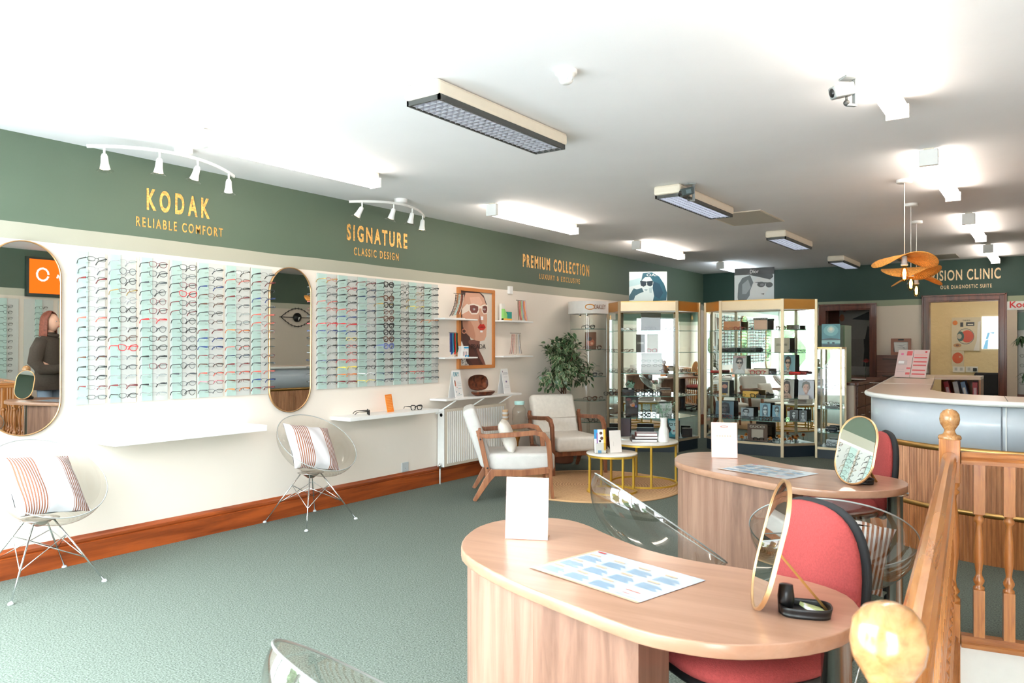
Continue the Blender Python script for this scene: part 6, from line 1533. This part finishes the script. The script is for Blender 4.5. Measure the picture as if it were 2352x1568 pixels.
row(2, 1, [(1643, 'dark grey', 'chunky'), (1670, 'coral', 'square'), (1712, 'grey', 'square'), (1735, 'dark grey', 'square'), (1755, 'black', 'chunky'), (1762, 'tortoiseshell', 'chunky'), (1818, 'brown', 'square')], grp2)
row(2, 0, [(1742, 'black', 'chunky'), (1772, 'clear', 'square')], grp2)
def block(cab, px, k, w, d, h, c, label, cat_='sign block', back=.0, word=None, name='sign_block', wc=(230, 226, 216), rough=.3):
    t = thing(name, label, cat_, shelf_pos(cab, px, k, back), YAW[cab])
    MB().box(-w / 2, w / 2, -d / 2, d / 2, 0, h).build('block', CM(c, rough), t, bevel=.003)
    if word: text(word, 'lettering', CM(wc), (-w * .36, -d / 2 - .001, h * .45), (1, 0, 0), U_Z, w * .72, min(h * .3, .03), t)
    return t
block(1, 1495, 5, .27, .03, .24, (92, 88, 76), 'large olive-grey framed panel with a lamp clip at the back of the top shelf', 'display panel', .10, name='display_board')
block(1, 1498, 5, .17, .05, .05, (60, 56, 50), 'dark low glasses box in the middle of the left cabinet top shelf', 'box', 0)
block(1, 1471, 4, .12, .03, .245, (84, 80, 74), 'grey upright Chanel card on the fourth shelf of the left cabinet', 'card', .04, 'CHANEL', name='display_board')
block(1, 1499, 4, .15, .02, .25, (206, 202, 186), 'clear and cream frame holder beside the grey upright card', 'frame holder', .05, name='display_board')
t = block(1, 1497, 3, .28, .10, .04, (232, 230, 228), 'white stepped rack with two shelves of glasses in the left cabinet', 'display rack', .02, name='stepped_rack')
for k in range(4): MB().box(-.14, .14, -.04 + .02 * k, -.03 + .02 * k, .04, .10 + .055 * k).build('step', CM((236, 236, 234), .4), t)
for k in range(4):
    p = shelf_pos(1, 1484 + 27 * (k % 2), 3, -.02 + .02 * (k // 2)); p.z += .10 + .06 * (k // 2)
    spectacles(p, YAW[1], 'oval', 'black', 'black', 'black glasses on the white stepped rack, %s' % ['lower left', 'lower right', 'upper left', 'upper right'][k], 'glasses on the stepped rack')
t = thing('wooden_figurine', 'small brown wooden bust on the middle shelf of the left cabinet', 'figurine', shelf_pos(1, 1526, 3, .02))
MB().lathe([(0, 0), (.05, 0), (.05, .02), (.035, .03), (.038, .07), (.03, .09), (.012, .10), (.012, .115), (.024, .13), (.026, .145), (.02, .16), (0, .165)], 20).build('bust', CM((120, 84, 62), .5), t)
block(1, 1442, 2, .16, .05, .07, (34, 42, 52), 'dark navy box with pale lettering on the second shelf of the left cabinet', 'box', .02, 'BOSS' if 0 else None)
block(1, 1529, 2, .15, .04, .075, (112, 82, 62), 'brown Gucci lettered block on the second shelf of the left cabinet', 'sign block', .0, 'GUCCI', wc=(206, 180, 140))
t = thing('small_plant', 'small green sprig at the back of the left cabinet second shelf', 'plant', shelf_pos(1, 1447, 2, .08)); lf = MB(); random.seed(2)
for k in range(26): leaf_quad(lf, Vector((random.uniform(-.05, .05), random.uniform(-.02, .02), random.uniform(.08, .17))), Vector((random.uniform(-1, 1), random.uniform(-.3, .3), .8)), Vector((0, -1, .2)), .035, .01)
lf.build('leaves', M['leafb'], t); MB().cyl(.02, 0, .09, 12).build('pot', M['white'], t)
photo_card(1, 1451, 1, .17, .255, 'dark colourful photo card on the lowest shelf of the left cabinet', [((48, 36, 40), rect(0, 0, 1, 1)), ((150, 80, 84), ell(.25, .88, .2, .08)), ((196, 150, 130), ell(.55, .62, .2, .14)), ((216, 120, 60), ell(.62, .56, .12, .07)), ((60, 70, 150), ell(.85, .52, .1, .07)), ((90, 60, 50), ell(.4, .75, .2, .1)), ((120, 130, 110), ell(.7, .8, .16, .07))], (190, 190, 190))
block(1, 1529, 1, .17, .02, .175, (226, 230, 230), 'white upright Celine card on the lowest shelf of the left cabinet', 'card', .03, 'CELINE', name='display_board', wc=(60, 60, 60))
block(1, 1482, 0, .23, .04, .125, (74, 84, 94), 'slate grey sign block on the floor of the left cabinet', 'sign block', -.02, 'GIRARD' if 0 else None)
block(1, 1435, 0, .15, .02, .26, (128, 112, 124), 'tall mottled mauve card at the left of the left cabinet floor', 'card', .04, name='display_board')
block(1, 1404, 0, .20, .08, .12, (26, 28, 32), 'black glasses case at the left end of the left cabinet floor', 'glasses case', 0, name='glasses_case')
photo_card(1, 1548, 0, .16, .245, 'turquoise photo card of a face in black cat-eye glasses, left cabinet floor', [((60, 150, 170), rect(0, 0, 1, 1)), ((180, 216, 220), [(.1, .9), (.8, .9), (.8, .4), (.55, .12), (.35, .15), (.1, .5)]), ((24, 26, 34), [(0, .1), (.3, .4), (.1, .6), (0, .9)]), ((24, 26, 34), [(.85, .9), (1, .9), (1, 0), (.7, .1), (.85, .5)]), ((20, 24, 32), [(.08, .78), (.42, .74), (.38, .62), (.2, .6)]), ((180, 216, 220), [(.15, .74), (.37, .71), (.34, .65), (.22, .64)]), ((20, 24, 32), [(.5, .74), (.86, .78), (.74, .6), (.54, .62)]), ((180, 216, 220), [(.55, .71), (.78, .74), (.7, .64), (.58, .65)]), ((150, 30, 50), [(.38, .33), (.5, .37), (.6, .33), (.5, .28)])], back=0)
block(1, 1578, 0, .13, .06, .12, (44, 40, 42), 'dark framed case at the right end of the left cabinet floor', 'glasses case', 0, name='glasses_case')
# right cabinet
block(2, 1682, 5, .22, .04, .12, (216, 150, 100), 'tan speckled lettered block on the top shelf of the right cabinet', 'sign block', .0, 'PRADA' if 0 else None)
t = block(2, 1747, 5, .17, .02, .13, (232, 186, 156), 'peach card with a black BVLGARI header on the top shelf', 'card', .02, name='display_board'); MB().box(-.09, .09, -.013, .013, .13, .155).build('header', M['black'], t)
text('BVLGARI', 'lettering', CM((236, 226, 206)), (-.075, -.014, .135), (1, 0, 0), U_Z, .15, .014, t)
block(2, 1822, 5, .15, .06, .06, (84, 74, 58), 'olive brown glasses case at the right of the top shelf', 'glasses case', .02, name='glasses_case', rough=.25)
def roll_case(cab, px, k, L_, r, c, label, rz=0.0, back=0.0, grp=None):
    t = thing('glasses_case', label, 'glasses case', shelf_pos(cab, px, k, back) + Vector((0, 0, r)), YAW[cab] + rz, grp)
    mb = MB(); mb.T = Matrix.Rotation(PI / 2, 4, 'Y'); prof = [(0, -L_ / 2)] + [(r * math.sin(a * PI / 16), -L_ / 2 + r * .8 * (1 - math.cos(a * PI / 16))) for a in range(1, 9)] + [(r * math.sin(a * PI / 16), L_ / 2 - r * .8 * (1 - math.cos(a * PI / 16))) for a in range(8, 0, -1)] + [(0, L_ / 2)]
    mb.lathe(prof, 20); mb.build('shell', CM(c, .3), t)
    MB().bar((-L_ / 2 + .015, -r * 1.0, 0), (L_ / 2 - .015, -r * 1.0, 0), .003, .003).build('clasp_seam', M['dgrey'], t)
roll_case(2, 1672, 4, .24, .032, (46, 50, 52), 'long dark patterned roll case at the left of the fourth shelf'); roll_case(2, 1718, 4, .20, .032, (70, 78, 80), 'grey patterned roll case in the middle of the fourth shelf')
block(2, 1796, 4, .19, .02, .19, (196, 184, 160), 'beige upright Giorgio Armani card on the fourth shelf of the right cabinet', 'card', .04, 'GIORGIO ARMANI', name='display_board', wc=(110, 100, 84))
photo_card(2, 1698, 3, .185, .235, 'Moschino card of a person in a cap and sunglasses on the middle shelf', face((214, 212, 212), (96, 90, 88), (226, 206, 196), (60, 60, 64), (236, 236, 236), 0, False), words=[('MOSCHINO', .05, .86, .9, .10, (226, 120, 124))])
block(2, 1738, 3, .30, .04, .065, (222, 206, 180), 'cream Moschino lettered block in the middle of the middle shelf', 'sign block', -.02, 'MOSCHINO', wc=(160, 50, 44))
roll_case(2, 1645, 3, .16, .018, (190, 40, 36), 'slim red case at the left of the middle shelf'); roll_case(2, 1825, 3, .14, .02, (206, 40, 34), 'glossy red case at the right of the middle shelf', .05, -.05); roll_case(2, 1842, 3, .12, .018, (150, 50, 50), 'dark red case behind the glossy red one', -.1, .04)
photo_card(2, 1812, 3, .15, .25, 'photo card of a woman in profile with sunglasses on the middle shelf', face((120, 168, 180), (40, 36, 40), (216, 176, 150), (36, 34, 40), (200, 196, 190), -.1, False))
photo_card(2, 1664, 2, .13, .20, 'cream-bordered photo card at the left of the second shelf', [((226, 220, 200), rect(0, 0, 1, 1)), ((60, 64, 84), rect(.0, .15, .85, .92)), ((206, 150, 130), ell(.5, .62, .28, .14)), ((70, 60, 80), ell(.3, .4, .2, .12)), ((214, 170, 80), rect(0, .06, .7, .16))])
block(2, 1724, 2, .20, .04, .075, (230, 176, 70), 'yellow lettered block on the second shelf of the right cabinet', 'sign block', .0)
block(2, 1748, 2, .10, .05, .03, (40, 42, 42), 'black tapered sunglasses case beside the yellow block', 'glasses case', -.04, name='glasses_case')
photo_card(2, 1808, 2, .17, .235, 'photo card of a dark-haired woman on the second shelf', face((200, 196, 190), (70, 50, 44), (216, 176, 150), None, (206, 170, 150), -.05))
photo_card(2, 1851, 2, .19, .235, 'photo card of a smiling grey-haired man on the second shelf', face((196, 200, 212), (110, 106, 104), (206, 164, 148), None, (180, 184, 196), 0, False, (236, 226, 226)))
block(2, 1846, 2, .13, .02, .05, (206, 198, 190), 'pale grey name block in front of the smiling man card', 'sign block', -.04)
photo_card(2, 1664, 1, .25, .215, 'blue-grey Emporio Armani photo card at the left of the lowest shelf', face((90, 120, 140), (52, 56, 66), (96, 96, 104), (40, 44, 52), (60, 80, 100)), words=[('EMPORIO ARMANI', .36, .18, .45, .06, (226, 230, 234))])
photo_card(2, 1716, 1, .165, .14, 'black and white photo card of a face in glasses, lowest shelf', face((150, 160, 170), (50, 52, 60), (200, 204, 210), (50, 52, 56), (70, 76, 84), -.1, False))
photo_card(2, 1757, 1, .135, .21, 'blue photo card of a woman in round sunglasses, lowest shelf', face((130, 176, 196), (70, 96, 116), (206, 222, 228), (50, 70, 90), (120, 160, 180), 0))
photo_card(2, 1784, 1, .115, .19, 'blue photo card of a man in dark sunglasses, lowest shelf', face((110, 160, 184), (40, 56, 70), (196, 216, 222), (34, 46, 60), (60, 100, 124), 0, False), words=[('ARMANI', .1, .22, .7, .06, (230, 236, 240))])
photo_card(2, 1823, 1, .105, .14, 'small grey photo card of a woman in sunglasses, lowest shelf right', face((80, 84, 90), (60, 62, 68), (200, 206, 210), (40, 42, 48), (80, 86, 90), 0))
photo_card(2, 1844, 1, .095, .14, 'small grey photo card of a man in sunglasses, lowest shelf right', face((56, 66, 76), (40, 44, 50), (190, 198, 204), (30, 34, 40), (130, 140, 150), 0, False))
t = thing('sign_block', 'brown Gucci frame block on the floor of the right cabinet', 'sign block', shelf_pos(2, 1740, 0, -.02)); gb = CM((96, 72, 60), .35)
MB().box(-.125, .125, -.02, .02, .15, .215).box(-.125, -.08, -.02, .02, 0, .15).box(.08, .125, -.02, .02, 0, .15).box(-.08, .08, -.02, .02, 0, .035).build('frame', gb, t, bevel=.002)
MB().box(-.08, .08, .0, .008, .035, .15).build('inner_card', CM((190, 176, 162)), t); MB().box(-.15, .15, -.07, .03, -.0, .012).build('base', gb, t)
text('GUCCI', 'lettering', CM((230, 222, 206)), (-.095, -.022, .168), (1, 0, 0), U_Z, .19, .03, t)
random.seed(9)
for k, (px, dz) in enumerate(((1704, 0), (1714, .03), (1770, 0), (1790, .035), (1803, .0), (1815, .015), (1826, .03))):
    p = shelf_pos(2, px, 0, -.03 + .02 * (k % 3)); t = thing('orange_flower', 'orange artificial flower head on the cabinet floor, %s of seven' % ['leftmost', 'second', 'third', 'fourth', 'fifth', 'sixth', 'rightmost'][k], 'flower', p, 0, 'orange flowers on the cabinet floor')
    lf = MB()
    for j in range(34):
        a_ = random.uniform(0, 2 * PI); e_ = random.uniform(-.3, 1.4); leaf_quad(lf, Vector((0, 0, .03 + dz)), Vector((math.cos(a_) * math.cos(e_), math.sin(a_) * math.cos(e_), math.sin(e_))), Vector((0, 0, 1)) if abs(e_) < 1.2 else Vector((1, 0, 0)), .034, .012)
    lf.build('petals', CM((230, 150, 56), .7), t); MB().cyl(.004, 0, .03 + dz, 6).build('stem', M['leafd'], t)
# narrow cabinet
for k, (c, l) in {1: ('clear', 'clear glasses on the lowest shelf of the narrow cabinet'), 4: ('brown', 'brown glasses on the top shelf of the narrow cabinet'), 3: ('dark grey', 'grey glasses on the third shelf of the narrow cabinet')}.items():
    p = shelf_pos(3, 1905, k); p.z += .024; spectacles(p, .2, 'square', c, c, l, 'glasses in the narrow cabinet')
roll_case(3, 1910, 1, .15, .035, (44, 58, 68), 'dark teal case on the lowest shelf of the narrow cabinet', 0, .03)
block(3, 1910, 2, .15, .05, .03, (70, 74, 72), 'dark flat tray on the second shelf of the narrow cabinet', 'tray', 0, name='display_tray')
t = thing('shop_script_sign', 'small white script sign standing on the second shelf of the narrow cabinet', 'sign', shelf_pos(3, 1908, 2, .02) + Vector((0, 0, .031))); text('Chloé', 'lettering', M['white'], (-.07, 0, 0), (1, 0, 0), U_Z, .14, .045, t, depth=.004)
block(3, 1912, 0, .15, .02, .08, (206, 214, 220), 'pale Dior card on the floor of the narrow cabinet', 'card', .03, 'Dior', name='display_board', wc=(60, 70, 80))
p = shelf_pos(3, 1908, 0, -.04); p.z += .024; spectacles(p, -.1, 'square', 'dark grey', 'dark grey', 'grey glasses on the floor of the narrow cabinet', 'glasses in the narrow cabinet')

# ================================================================== ROUND DISPLAY TOWER
tx, ty, tr_ = -4.83, 8.50, .235
t = thing('display_tower', 'round clear display tower with white Oakley header behind the ficus', 'display tower', (tx, ty, 0))
def arc(r, a0=-PI * 1.0, a1=PI * .0 + .0, n=28): return [(r * math.cos(a0 + (a1 - a0) * i / n), r * math.sin(a0 + (a1 - a0) * i / n)) for i in range(n + 1)]
MB().lathe([(0, 0), (.27, 0), (.27, .10), (.25, .12), (0, .12)], 40).build('base', M['white'], t)
MB().lathe([(0, 1.81), (.255, 1.81), (.255, 1.965), (0, 1.965)], 48, smooth=False).build('header', CM((226, 222, 218), .4), t)
MB().lathe([(tr_, .12), (tr_, 1.81)], 40).build('clear_cylinder', M['glass'], t)
MB().cyl(.02, .12, 1.81, 14).build('centre_pole', M['acryl'], t)
for z in (.45, .72, 1.02, 1.36, 1.62)[:5]:
    mb = MB(); mb.lathe([(0, z - .006), (tr_ - .01, z - .006)], 36, smooth=False); mb.lathe([(0, z), (tr_ - .01, z)], 36, smooth=False); mb.mi = 1; mb.lathe([(tr_ - .01, z - .006), (tr_ - .01, z)], 36); mb.build('glass_shelf', [M['glass'], M['glassedge']], t)
# curved lettering and logo on the header, facing the viewer
ad = math.atan2(-ty, -tx)   # direction toward the camera
def on_drum(s_, z): a = ad + .0 + s_ / .256; return Vector((.257 * math.cos(a), .257 * math.sin(a), z))
lg = MB(); lg.tube([on_drum(.02 + .055 * math.cos(q) * (1 if abs(math.cos(q)) < .7 else 1), 1.89 + .03 * math.sin(q)) for q in [2 * PI * i / 32 for i in range(32)]], 0, 4, closed=True, flat=(.008, .002)); lg.build('logo', CM((226, 150, 60), .4, .3), t)
a_ = ad + .55; Rv = Vector((-math.sin(a_), math.cos(a_), 0))
text('OAKLEY', 'lettering', CM((140, 100, 80)), Vector((.262 * math.cos(a_), .262 * math.sin(a_), 1.862)) - Rv * .075, Rv, U_Z, .17, .058, t, bold=.01)
for k, (dx, dy, z, st) in enumerate(((.08, -.10, 1.62, 'chunky'), (.11, .02, 1.36, 'chunky'), (.10, -.10, 1.36, 'square'), (.10, -.08, 1.02, 'chunky'), (.12, .04, 1.02, 'square'), (.10, -.08, .72, 'chunky'), (.13, .03, .72, 'square'), (.1, -.05, .45, 'chunky'))):
    spectacles((tx + dx, ty + dy, z + .024), .9, st, ['black', 'tortoiseshell', 'brown', 'dark grey'][k % 4], 'black', '%s sports glasses in the round display tower, %s' % (['black', 'tortoiseshell', 'brown', 'dark grey'][k % 4], ['top shelf', 'second shelf right', 'second shelf left', 'third shelf left', 'third shelf right', 'fourth shelf left', 'fourth shelf right', 'lowest shelf'][k]), 'glasses in the round tower')
t = thing('photo_card', 'brown photo card on the upper shelf of the round display tower', 'photo card', (tx + .07, ty - .06, 1.36), .9)
MB().box(-.075, .075, 0, .004, 0, .22).build('board', CM((110, 70, 52), .3), t)
printed(t, 'print', (-.075, -.0005, 0), (1, 0, 0), U_Z, .15, .22, [((110, 70, 52), rect(0, 0, 1, 1)), ((170, 90, 60), ell(.5, .4, .35, .2)), ((60, 40, 36), ell(.4, .6, .2, .12)), ((206, 150, 120), ell(.6, .35, .12, .08))])
for k, (dx, dy, z) in enumerate(((.05, -.12, 1.775), (-.04, -.14, 1.775))):
    t = thing('downlight', 'small warm lamp inside the round tower header, %s' % ['right one', 'left one'][k], 'lamp', (tx + dx, ty + dy, z)); MB().lathe([(0, .0), (.014, 0), (.02, .03), (.02, .034)], 14).build('lamp_body', M['chrome'], t); MB().lathe([(0, -.002), (.012, -.002)], 12).build('glow', M['spotglow'], t)

# ================================================================== RIGHT WALL (seen in the mirrors)
t = thing('orange_sign', 'orange light-box sign with white script high on the right wall, seen in the left mirror', 'sign', (XR, 5.62, 2.05))
MB().box(-.05, 0, -.52, .52, -.03, .55).build('frame', CM((34, 52, 46)), t)
MB().box(-.055, -.045, -.48, .48, .02, .52).build('panel', emit('orange_light_box', (255, 112, 30), 1.0), t)
mb = MB(); mb.tube([(-.058, -.30 + .08 * math.cos(a * .5), .30 + .09 * math.sin(a * .5)) for a in range(13)], .014, 6).tube([(-.058, -.1 + .3 * i / 20, .26 + .05 * math.sin(i * 1.3)) for i in range(21)], .012, 6); mb.build('script', emit('script_glow', (255, 240, 230), 1.0), t)
ys3 = [4.35, 4.82, 5.29, 5.76]
for ci, y in enumerate(ys3):
    t = thing('spectacle_rack', 'frosted aqua panel on the right wall, seen in the left mirror, %s of four' % ['nearest', 'second', 'third', 'farthest'][ci], 'rack', (XR - .006, y, .78), group='right wall panels')
    MB().box(-.006, 0, -.2, .2, 0, 1.2).build('back_panel', M['panelw'], t); MB().box(-.02, -.006, -.05, .04, 0, 1.2).build('aqua_strip', M['panela'], t)
    for ri in range(12):
        spectacles((XR - .15, y, 1.86 - ri * .083), -PI / 2, ['oval', 'square', 'round'][(ri + ci) % 3], ['black', 'black', 'tortoiseshell', 'grey'][(ri * 7 + ci) % 4], 'black', 'dark glasses on the right wall panels, reflected in the left mirror', 'glasses on the right wall', parts=False)
for k, (y, z) in enumerate(((2.6, 1.3), (3.5, 1.3))):
    t = thing('framed_poster', ['white-framed grey drapery poster reflected in the left cabinet, nearer one', 'white-framed grey figure poster reflected in the left cabinet, farther one'][k], 'poster', (XR, y, z + .15)); 
    MB().box(-.03, 0, -.24, .24, -.40, .40).build('frame', M['white'], t)
    printed(t, 'print', (-.031, .21, -.37), (0, -1, 0), U_Z, .42, .74, [((206, 214, 216), rect(0, 0, 1, 1)), ((160, 170, 172), [(.5, 1), (.8, .9), (1, .4), (.7, 0), (.4, .4)]), ((236, 240, 240), [(.1, .9), (.4, .8), (.5, .3), (.3, .1), (.1, .4)]), ((120, 130, 132), [(.6, .5), (.8, .6), (.9, .3), (.7, .2)])])
t = thing('wall_lettering', 'gold "PRE lettering on the right green band, seen reversed in the second mirror', 'sign', (XR, 8.9, 2.33)); text('"PRE', 'heading', M['goldleaf'], (-.002, 0, 0), (0, -1, 0), U_Z, .62, .20, t, bold=.012, spacing=1.2)
t = thing('eye_wall_art', 'black wire eye-shaped wall art seen in the second mirror', 'wall art', (XR - .03, 9.75, 1.86)); t.scale = (1, .52, .52); mb = MB()
for s_ in (1, -1): mb.tube([(0, -.75 + 1.5 * i / 30, s_ * .34 * math.sin(PI * i / 30)) for i in range(31)], .012, 6)
for s_ in (1, -1):
    for i in range(4, 28, 3): y, z = -.75 + 1.5 * i / 30, s_ * .34 * math.sin(PI * i / 30); mb.tube([(0, y, z - .04), (0, y, z + .04)], .006, 5)
mb.tube([(0, -.8, 0), (0, .8, 0)], .012, 6); mb.build('wire_outline', M['blackm'], t)
mb = MB(); mb.lathe([(0, -.02), (.17, -.02), (.17, .02), (0, .02)], 30, axis='x'); mb.build('pupil', M['black'], t); MB().prism([(.02, .0), (.1, .02), (.02, -.12)], -.026, -.022, axis='x').build('glint', M['paper'], t)

# ================================================================== PERSON (seen in the left mirror)
pr = thing('person', 'person with auburn hair in a dark brown coat, hands clasped, reflected in the left mirror', 'person', (.34, 4.72, 0), math.radians(146))
# local frame: faces +x, left is +y
def skin(name, pts, edges, radii, m, parent, sub=2):
    me = bpy.data.meshes.new(name); me.from_pydata(pts, edges, []); me.materials.append(m)
    o = bpy.data.objects.new(name, me); C.objects.link(o); o.parent = parent
    sk_ = o.modifiers.new('skin', 'SKIN'); sk_.use_smooth_shade = True
    if True:
        bm = bmesh.new(); bm.from_mesh(me); l = bm.verts.layers.skin.verify()
        bm.verts.ensure_lookup_table()
        for v, r in zip(bm.verts, radii): v[l].radius = r if isinstance(r, tuple) else (r, r)
        bm.verts[0][l].use_root = True
        bm.to_mesh(me); bm.free()
    s2 = o.modifiers.new('sub', 'SUBSURF'); s2.levels = sub; s2.render_levels = sub
    return o
bp_ = [(0, 0, .90), (0, 0, 1.10), (0, 0, 1.30), (.0, 0, 1.42), (.015, 0, 1.50), (.02, 0, 1.56),
       (0, .16, 1.39), (-.02, .22, 1.12), (.14, .12, 1.02), (.23, .03, 1.04), (0, -.16, 1.39), (-.02, -.22, 1.12), (.14, -.12, 1.02), (.23, -.03, 1.04),
       (0, .09, .84), (.01, .10, .48), (0, .11, .09), (.13, .12, .04), (0, -.09, .84), (.01, -.10, .48), (0, -.11, .09), (.13, -.12, .04)]
be = [(0, 1), (1, 2), (2, 3), (3, 4), (4, 5), (3, 6), (6, 7), (7, 8), (8, 9), (3, 10), (10, 11), (11, 12), (12, 13), (0, 14), (14, 15), (15, 16), (16, 17), (0, 18), (18, 19), (19, 20), (20, 21)]
brd = [(.12, .10), (.10, .09), (.10, .08), (.05, .05), .045, .045, .045, .045, .036, .026, .045, .045, .036, .026, .085, .055, .038, .035, .085, .055, .038, .035]
skin('body', bp_, be, brd, M['skin'], pr)
hd = MB()
def headf(u, v):
    a = 2 * PI * u; p = PI * v; x, y, z = math.sin(p) * math.cos(a), math.sin(p) * math.sin(a), math.cos(p)
    X = .098 * x; Y = .076 * y * (1 - .15 * max(0, -z)); Z = .118 * z
    if x > 0: X += .016 * math.exp(-((z + .10) / .16) ** 2 - (y / .18) ** 2) + .008 * math.exp(-((z + .42) / .12) ** 2 - (y / .3) ** 2) - .008 * math.exp(-((z - .12) / .14) ** 2 - ((abs(y) - .38) / .2) ** 2)
    if z < -.3 and x < 0: X *= .8
    return (.03 + X, Y, 1.625 + Z)
hd.grid(headf, 40, 30); h_o = hd.build('head', M['skin'], pr)
for s_ in (-1, 1):
    MB().sphere((.108, s_ * .032, 1.642), .0075, 10, 8).build('eye', CM((236, 236, 236)), h_o); MB().sphere((.116, s_ * .032, 1.642), .005, 8, 6).build('iris', CM((60, 50, 44)), h_o)
    MB().sphere((.02, s_ * .077, 1.625), .018, 10, 8, .7, .4, 1.5).build('ear', M['skin'], h_o)
MB().tube([(.122, -.022, 1.572), (.13, 0, 1.575), (.122, .022, 1.572)], .004, 6).build('lips', CM((176, 90, 86)), h_o)
hr = MB()
def hairf(u, v):
    p = v; a0 = .35 + .95 * min(1, v * 2.2); a = a0 + (2 * PI - 2 * a0) * u
    if p < .5:
        q = p * 2 * PI / 2; r = math.sin(q); z = 1.655 + .115 * math.cos(q)
    else: r = 1 + .10 * (p - .5) * 2; z = 1.655 - .21 * (p - .5) * 2
    return (.012 + .112 * r * math.cos(a) * (1 if math.cos(a) < 0 else .9), .098 * r * math.sin(a), z + .004 * math.sin(30 * u))
hr.grid(hairf, 40, 16); hr.build('hair', M['hair'], pr, solid=.014)
ct = MB()
rings_ = [(.76, .21, .20), (.90, .195, .19), (1.05, .17, .175), (1.20, .165, .19), (1.33, .155, .21), (1.41, .12, .18), (1.46, .085, .10), (1.50, .075, .08)]
def coatf(u, v):
    k = v * (len(rings_) - 1); i = min(int(k), len(rings_) - 2); q = k - i; a = rings_[i]; b2 = rings_[i + 1]
    z, rx, ry = [a[j] + (b2[j] - a[j]) * q for j in range(3)]
    return (rx * .82 * math.cos(2 * PI * u) * (1 + .02 * math.sin(10 * PI * u)), ry * math.sin(2 * PI * u), z)
ct.grid(coatf, 40, 22, closeu=True)
for s_ in (-1, 1): ct.tube([(-.0, s_ * .15, 1.40), (-.02, s_ * .215, 1.27), (-.03, s_ * .245, 1.12), (.03, s_ * .20, 1.03), (.14, s_ * .12, 1.02), (.19, s_ * .07, 1.035)], [.075, .085, .085, .075, .062, .055], 16)
ct.tube([(.02 + .075 * math.cos(2 * PI * i / 24), .085 * math.sin(2 * PI * i / 24), 1.475 - .02 * math.cos(2 * PI * i / 24)) for i in range(24)], .022, 8, closed=True)
ct.build('coat', M['coat'], pr)
tr2 = MB()
for s_ in (-1, 1): tr2.tube([(0, s_ * .09, .86), (.01, s_ * .10, .48), (0, s_ * .11, .08)], [.095, .07, .06], 14)
tr2.build('trousers', M['jeans'], pr)
for s_ in (-1, 1):
    MB().sphere((.06, s_ * .115, .04), .05, 14, 8, 2.4, .95, .8).build('shoe', M['blackm'], pr)
    w0 = Vector((.235, s_ * .045, 1.04)); pts = [w0, w0 + Vector((.045, -s_ * .015, 0))]; ed = [(0, 1)]; rd_ = [.022, (.03, .018)]
    for f_ in range(4):
        z = .022 - .015 * f_; b0 = len(pts); base = w0 + Vector((.075, -s_ * .02, z)); pts += [base, base + Vector((.03, -s_ * .02, -.004)), base + Vector((.035, -s_ * .045, -.01 - .002 * f_))]; ed += [(1, b0), (b0, b0 + 1), (b0 + 1, b0 + 2)]; rd_ += [.010, .009, .0075]
    b0 = len(pts); pts += [w0 + Vector((.04, -s_ * .02, .03)), w0 + Vector((.065, -s_ * .035, .045))]; ed += [(1, b0), (b0, b0 + 1)]; rd_ += [.011, .008]
    skin('hand', pts, ed, rd_, M['skin'], pr, 2)
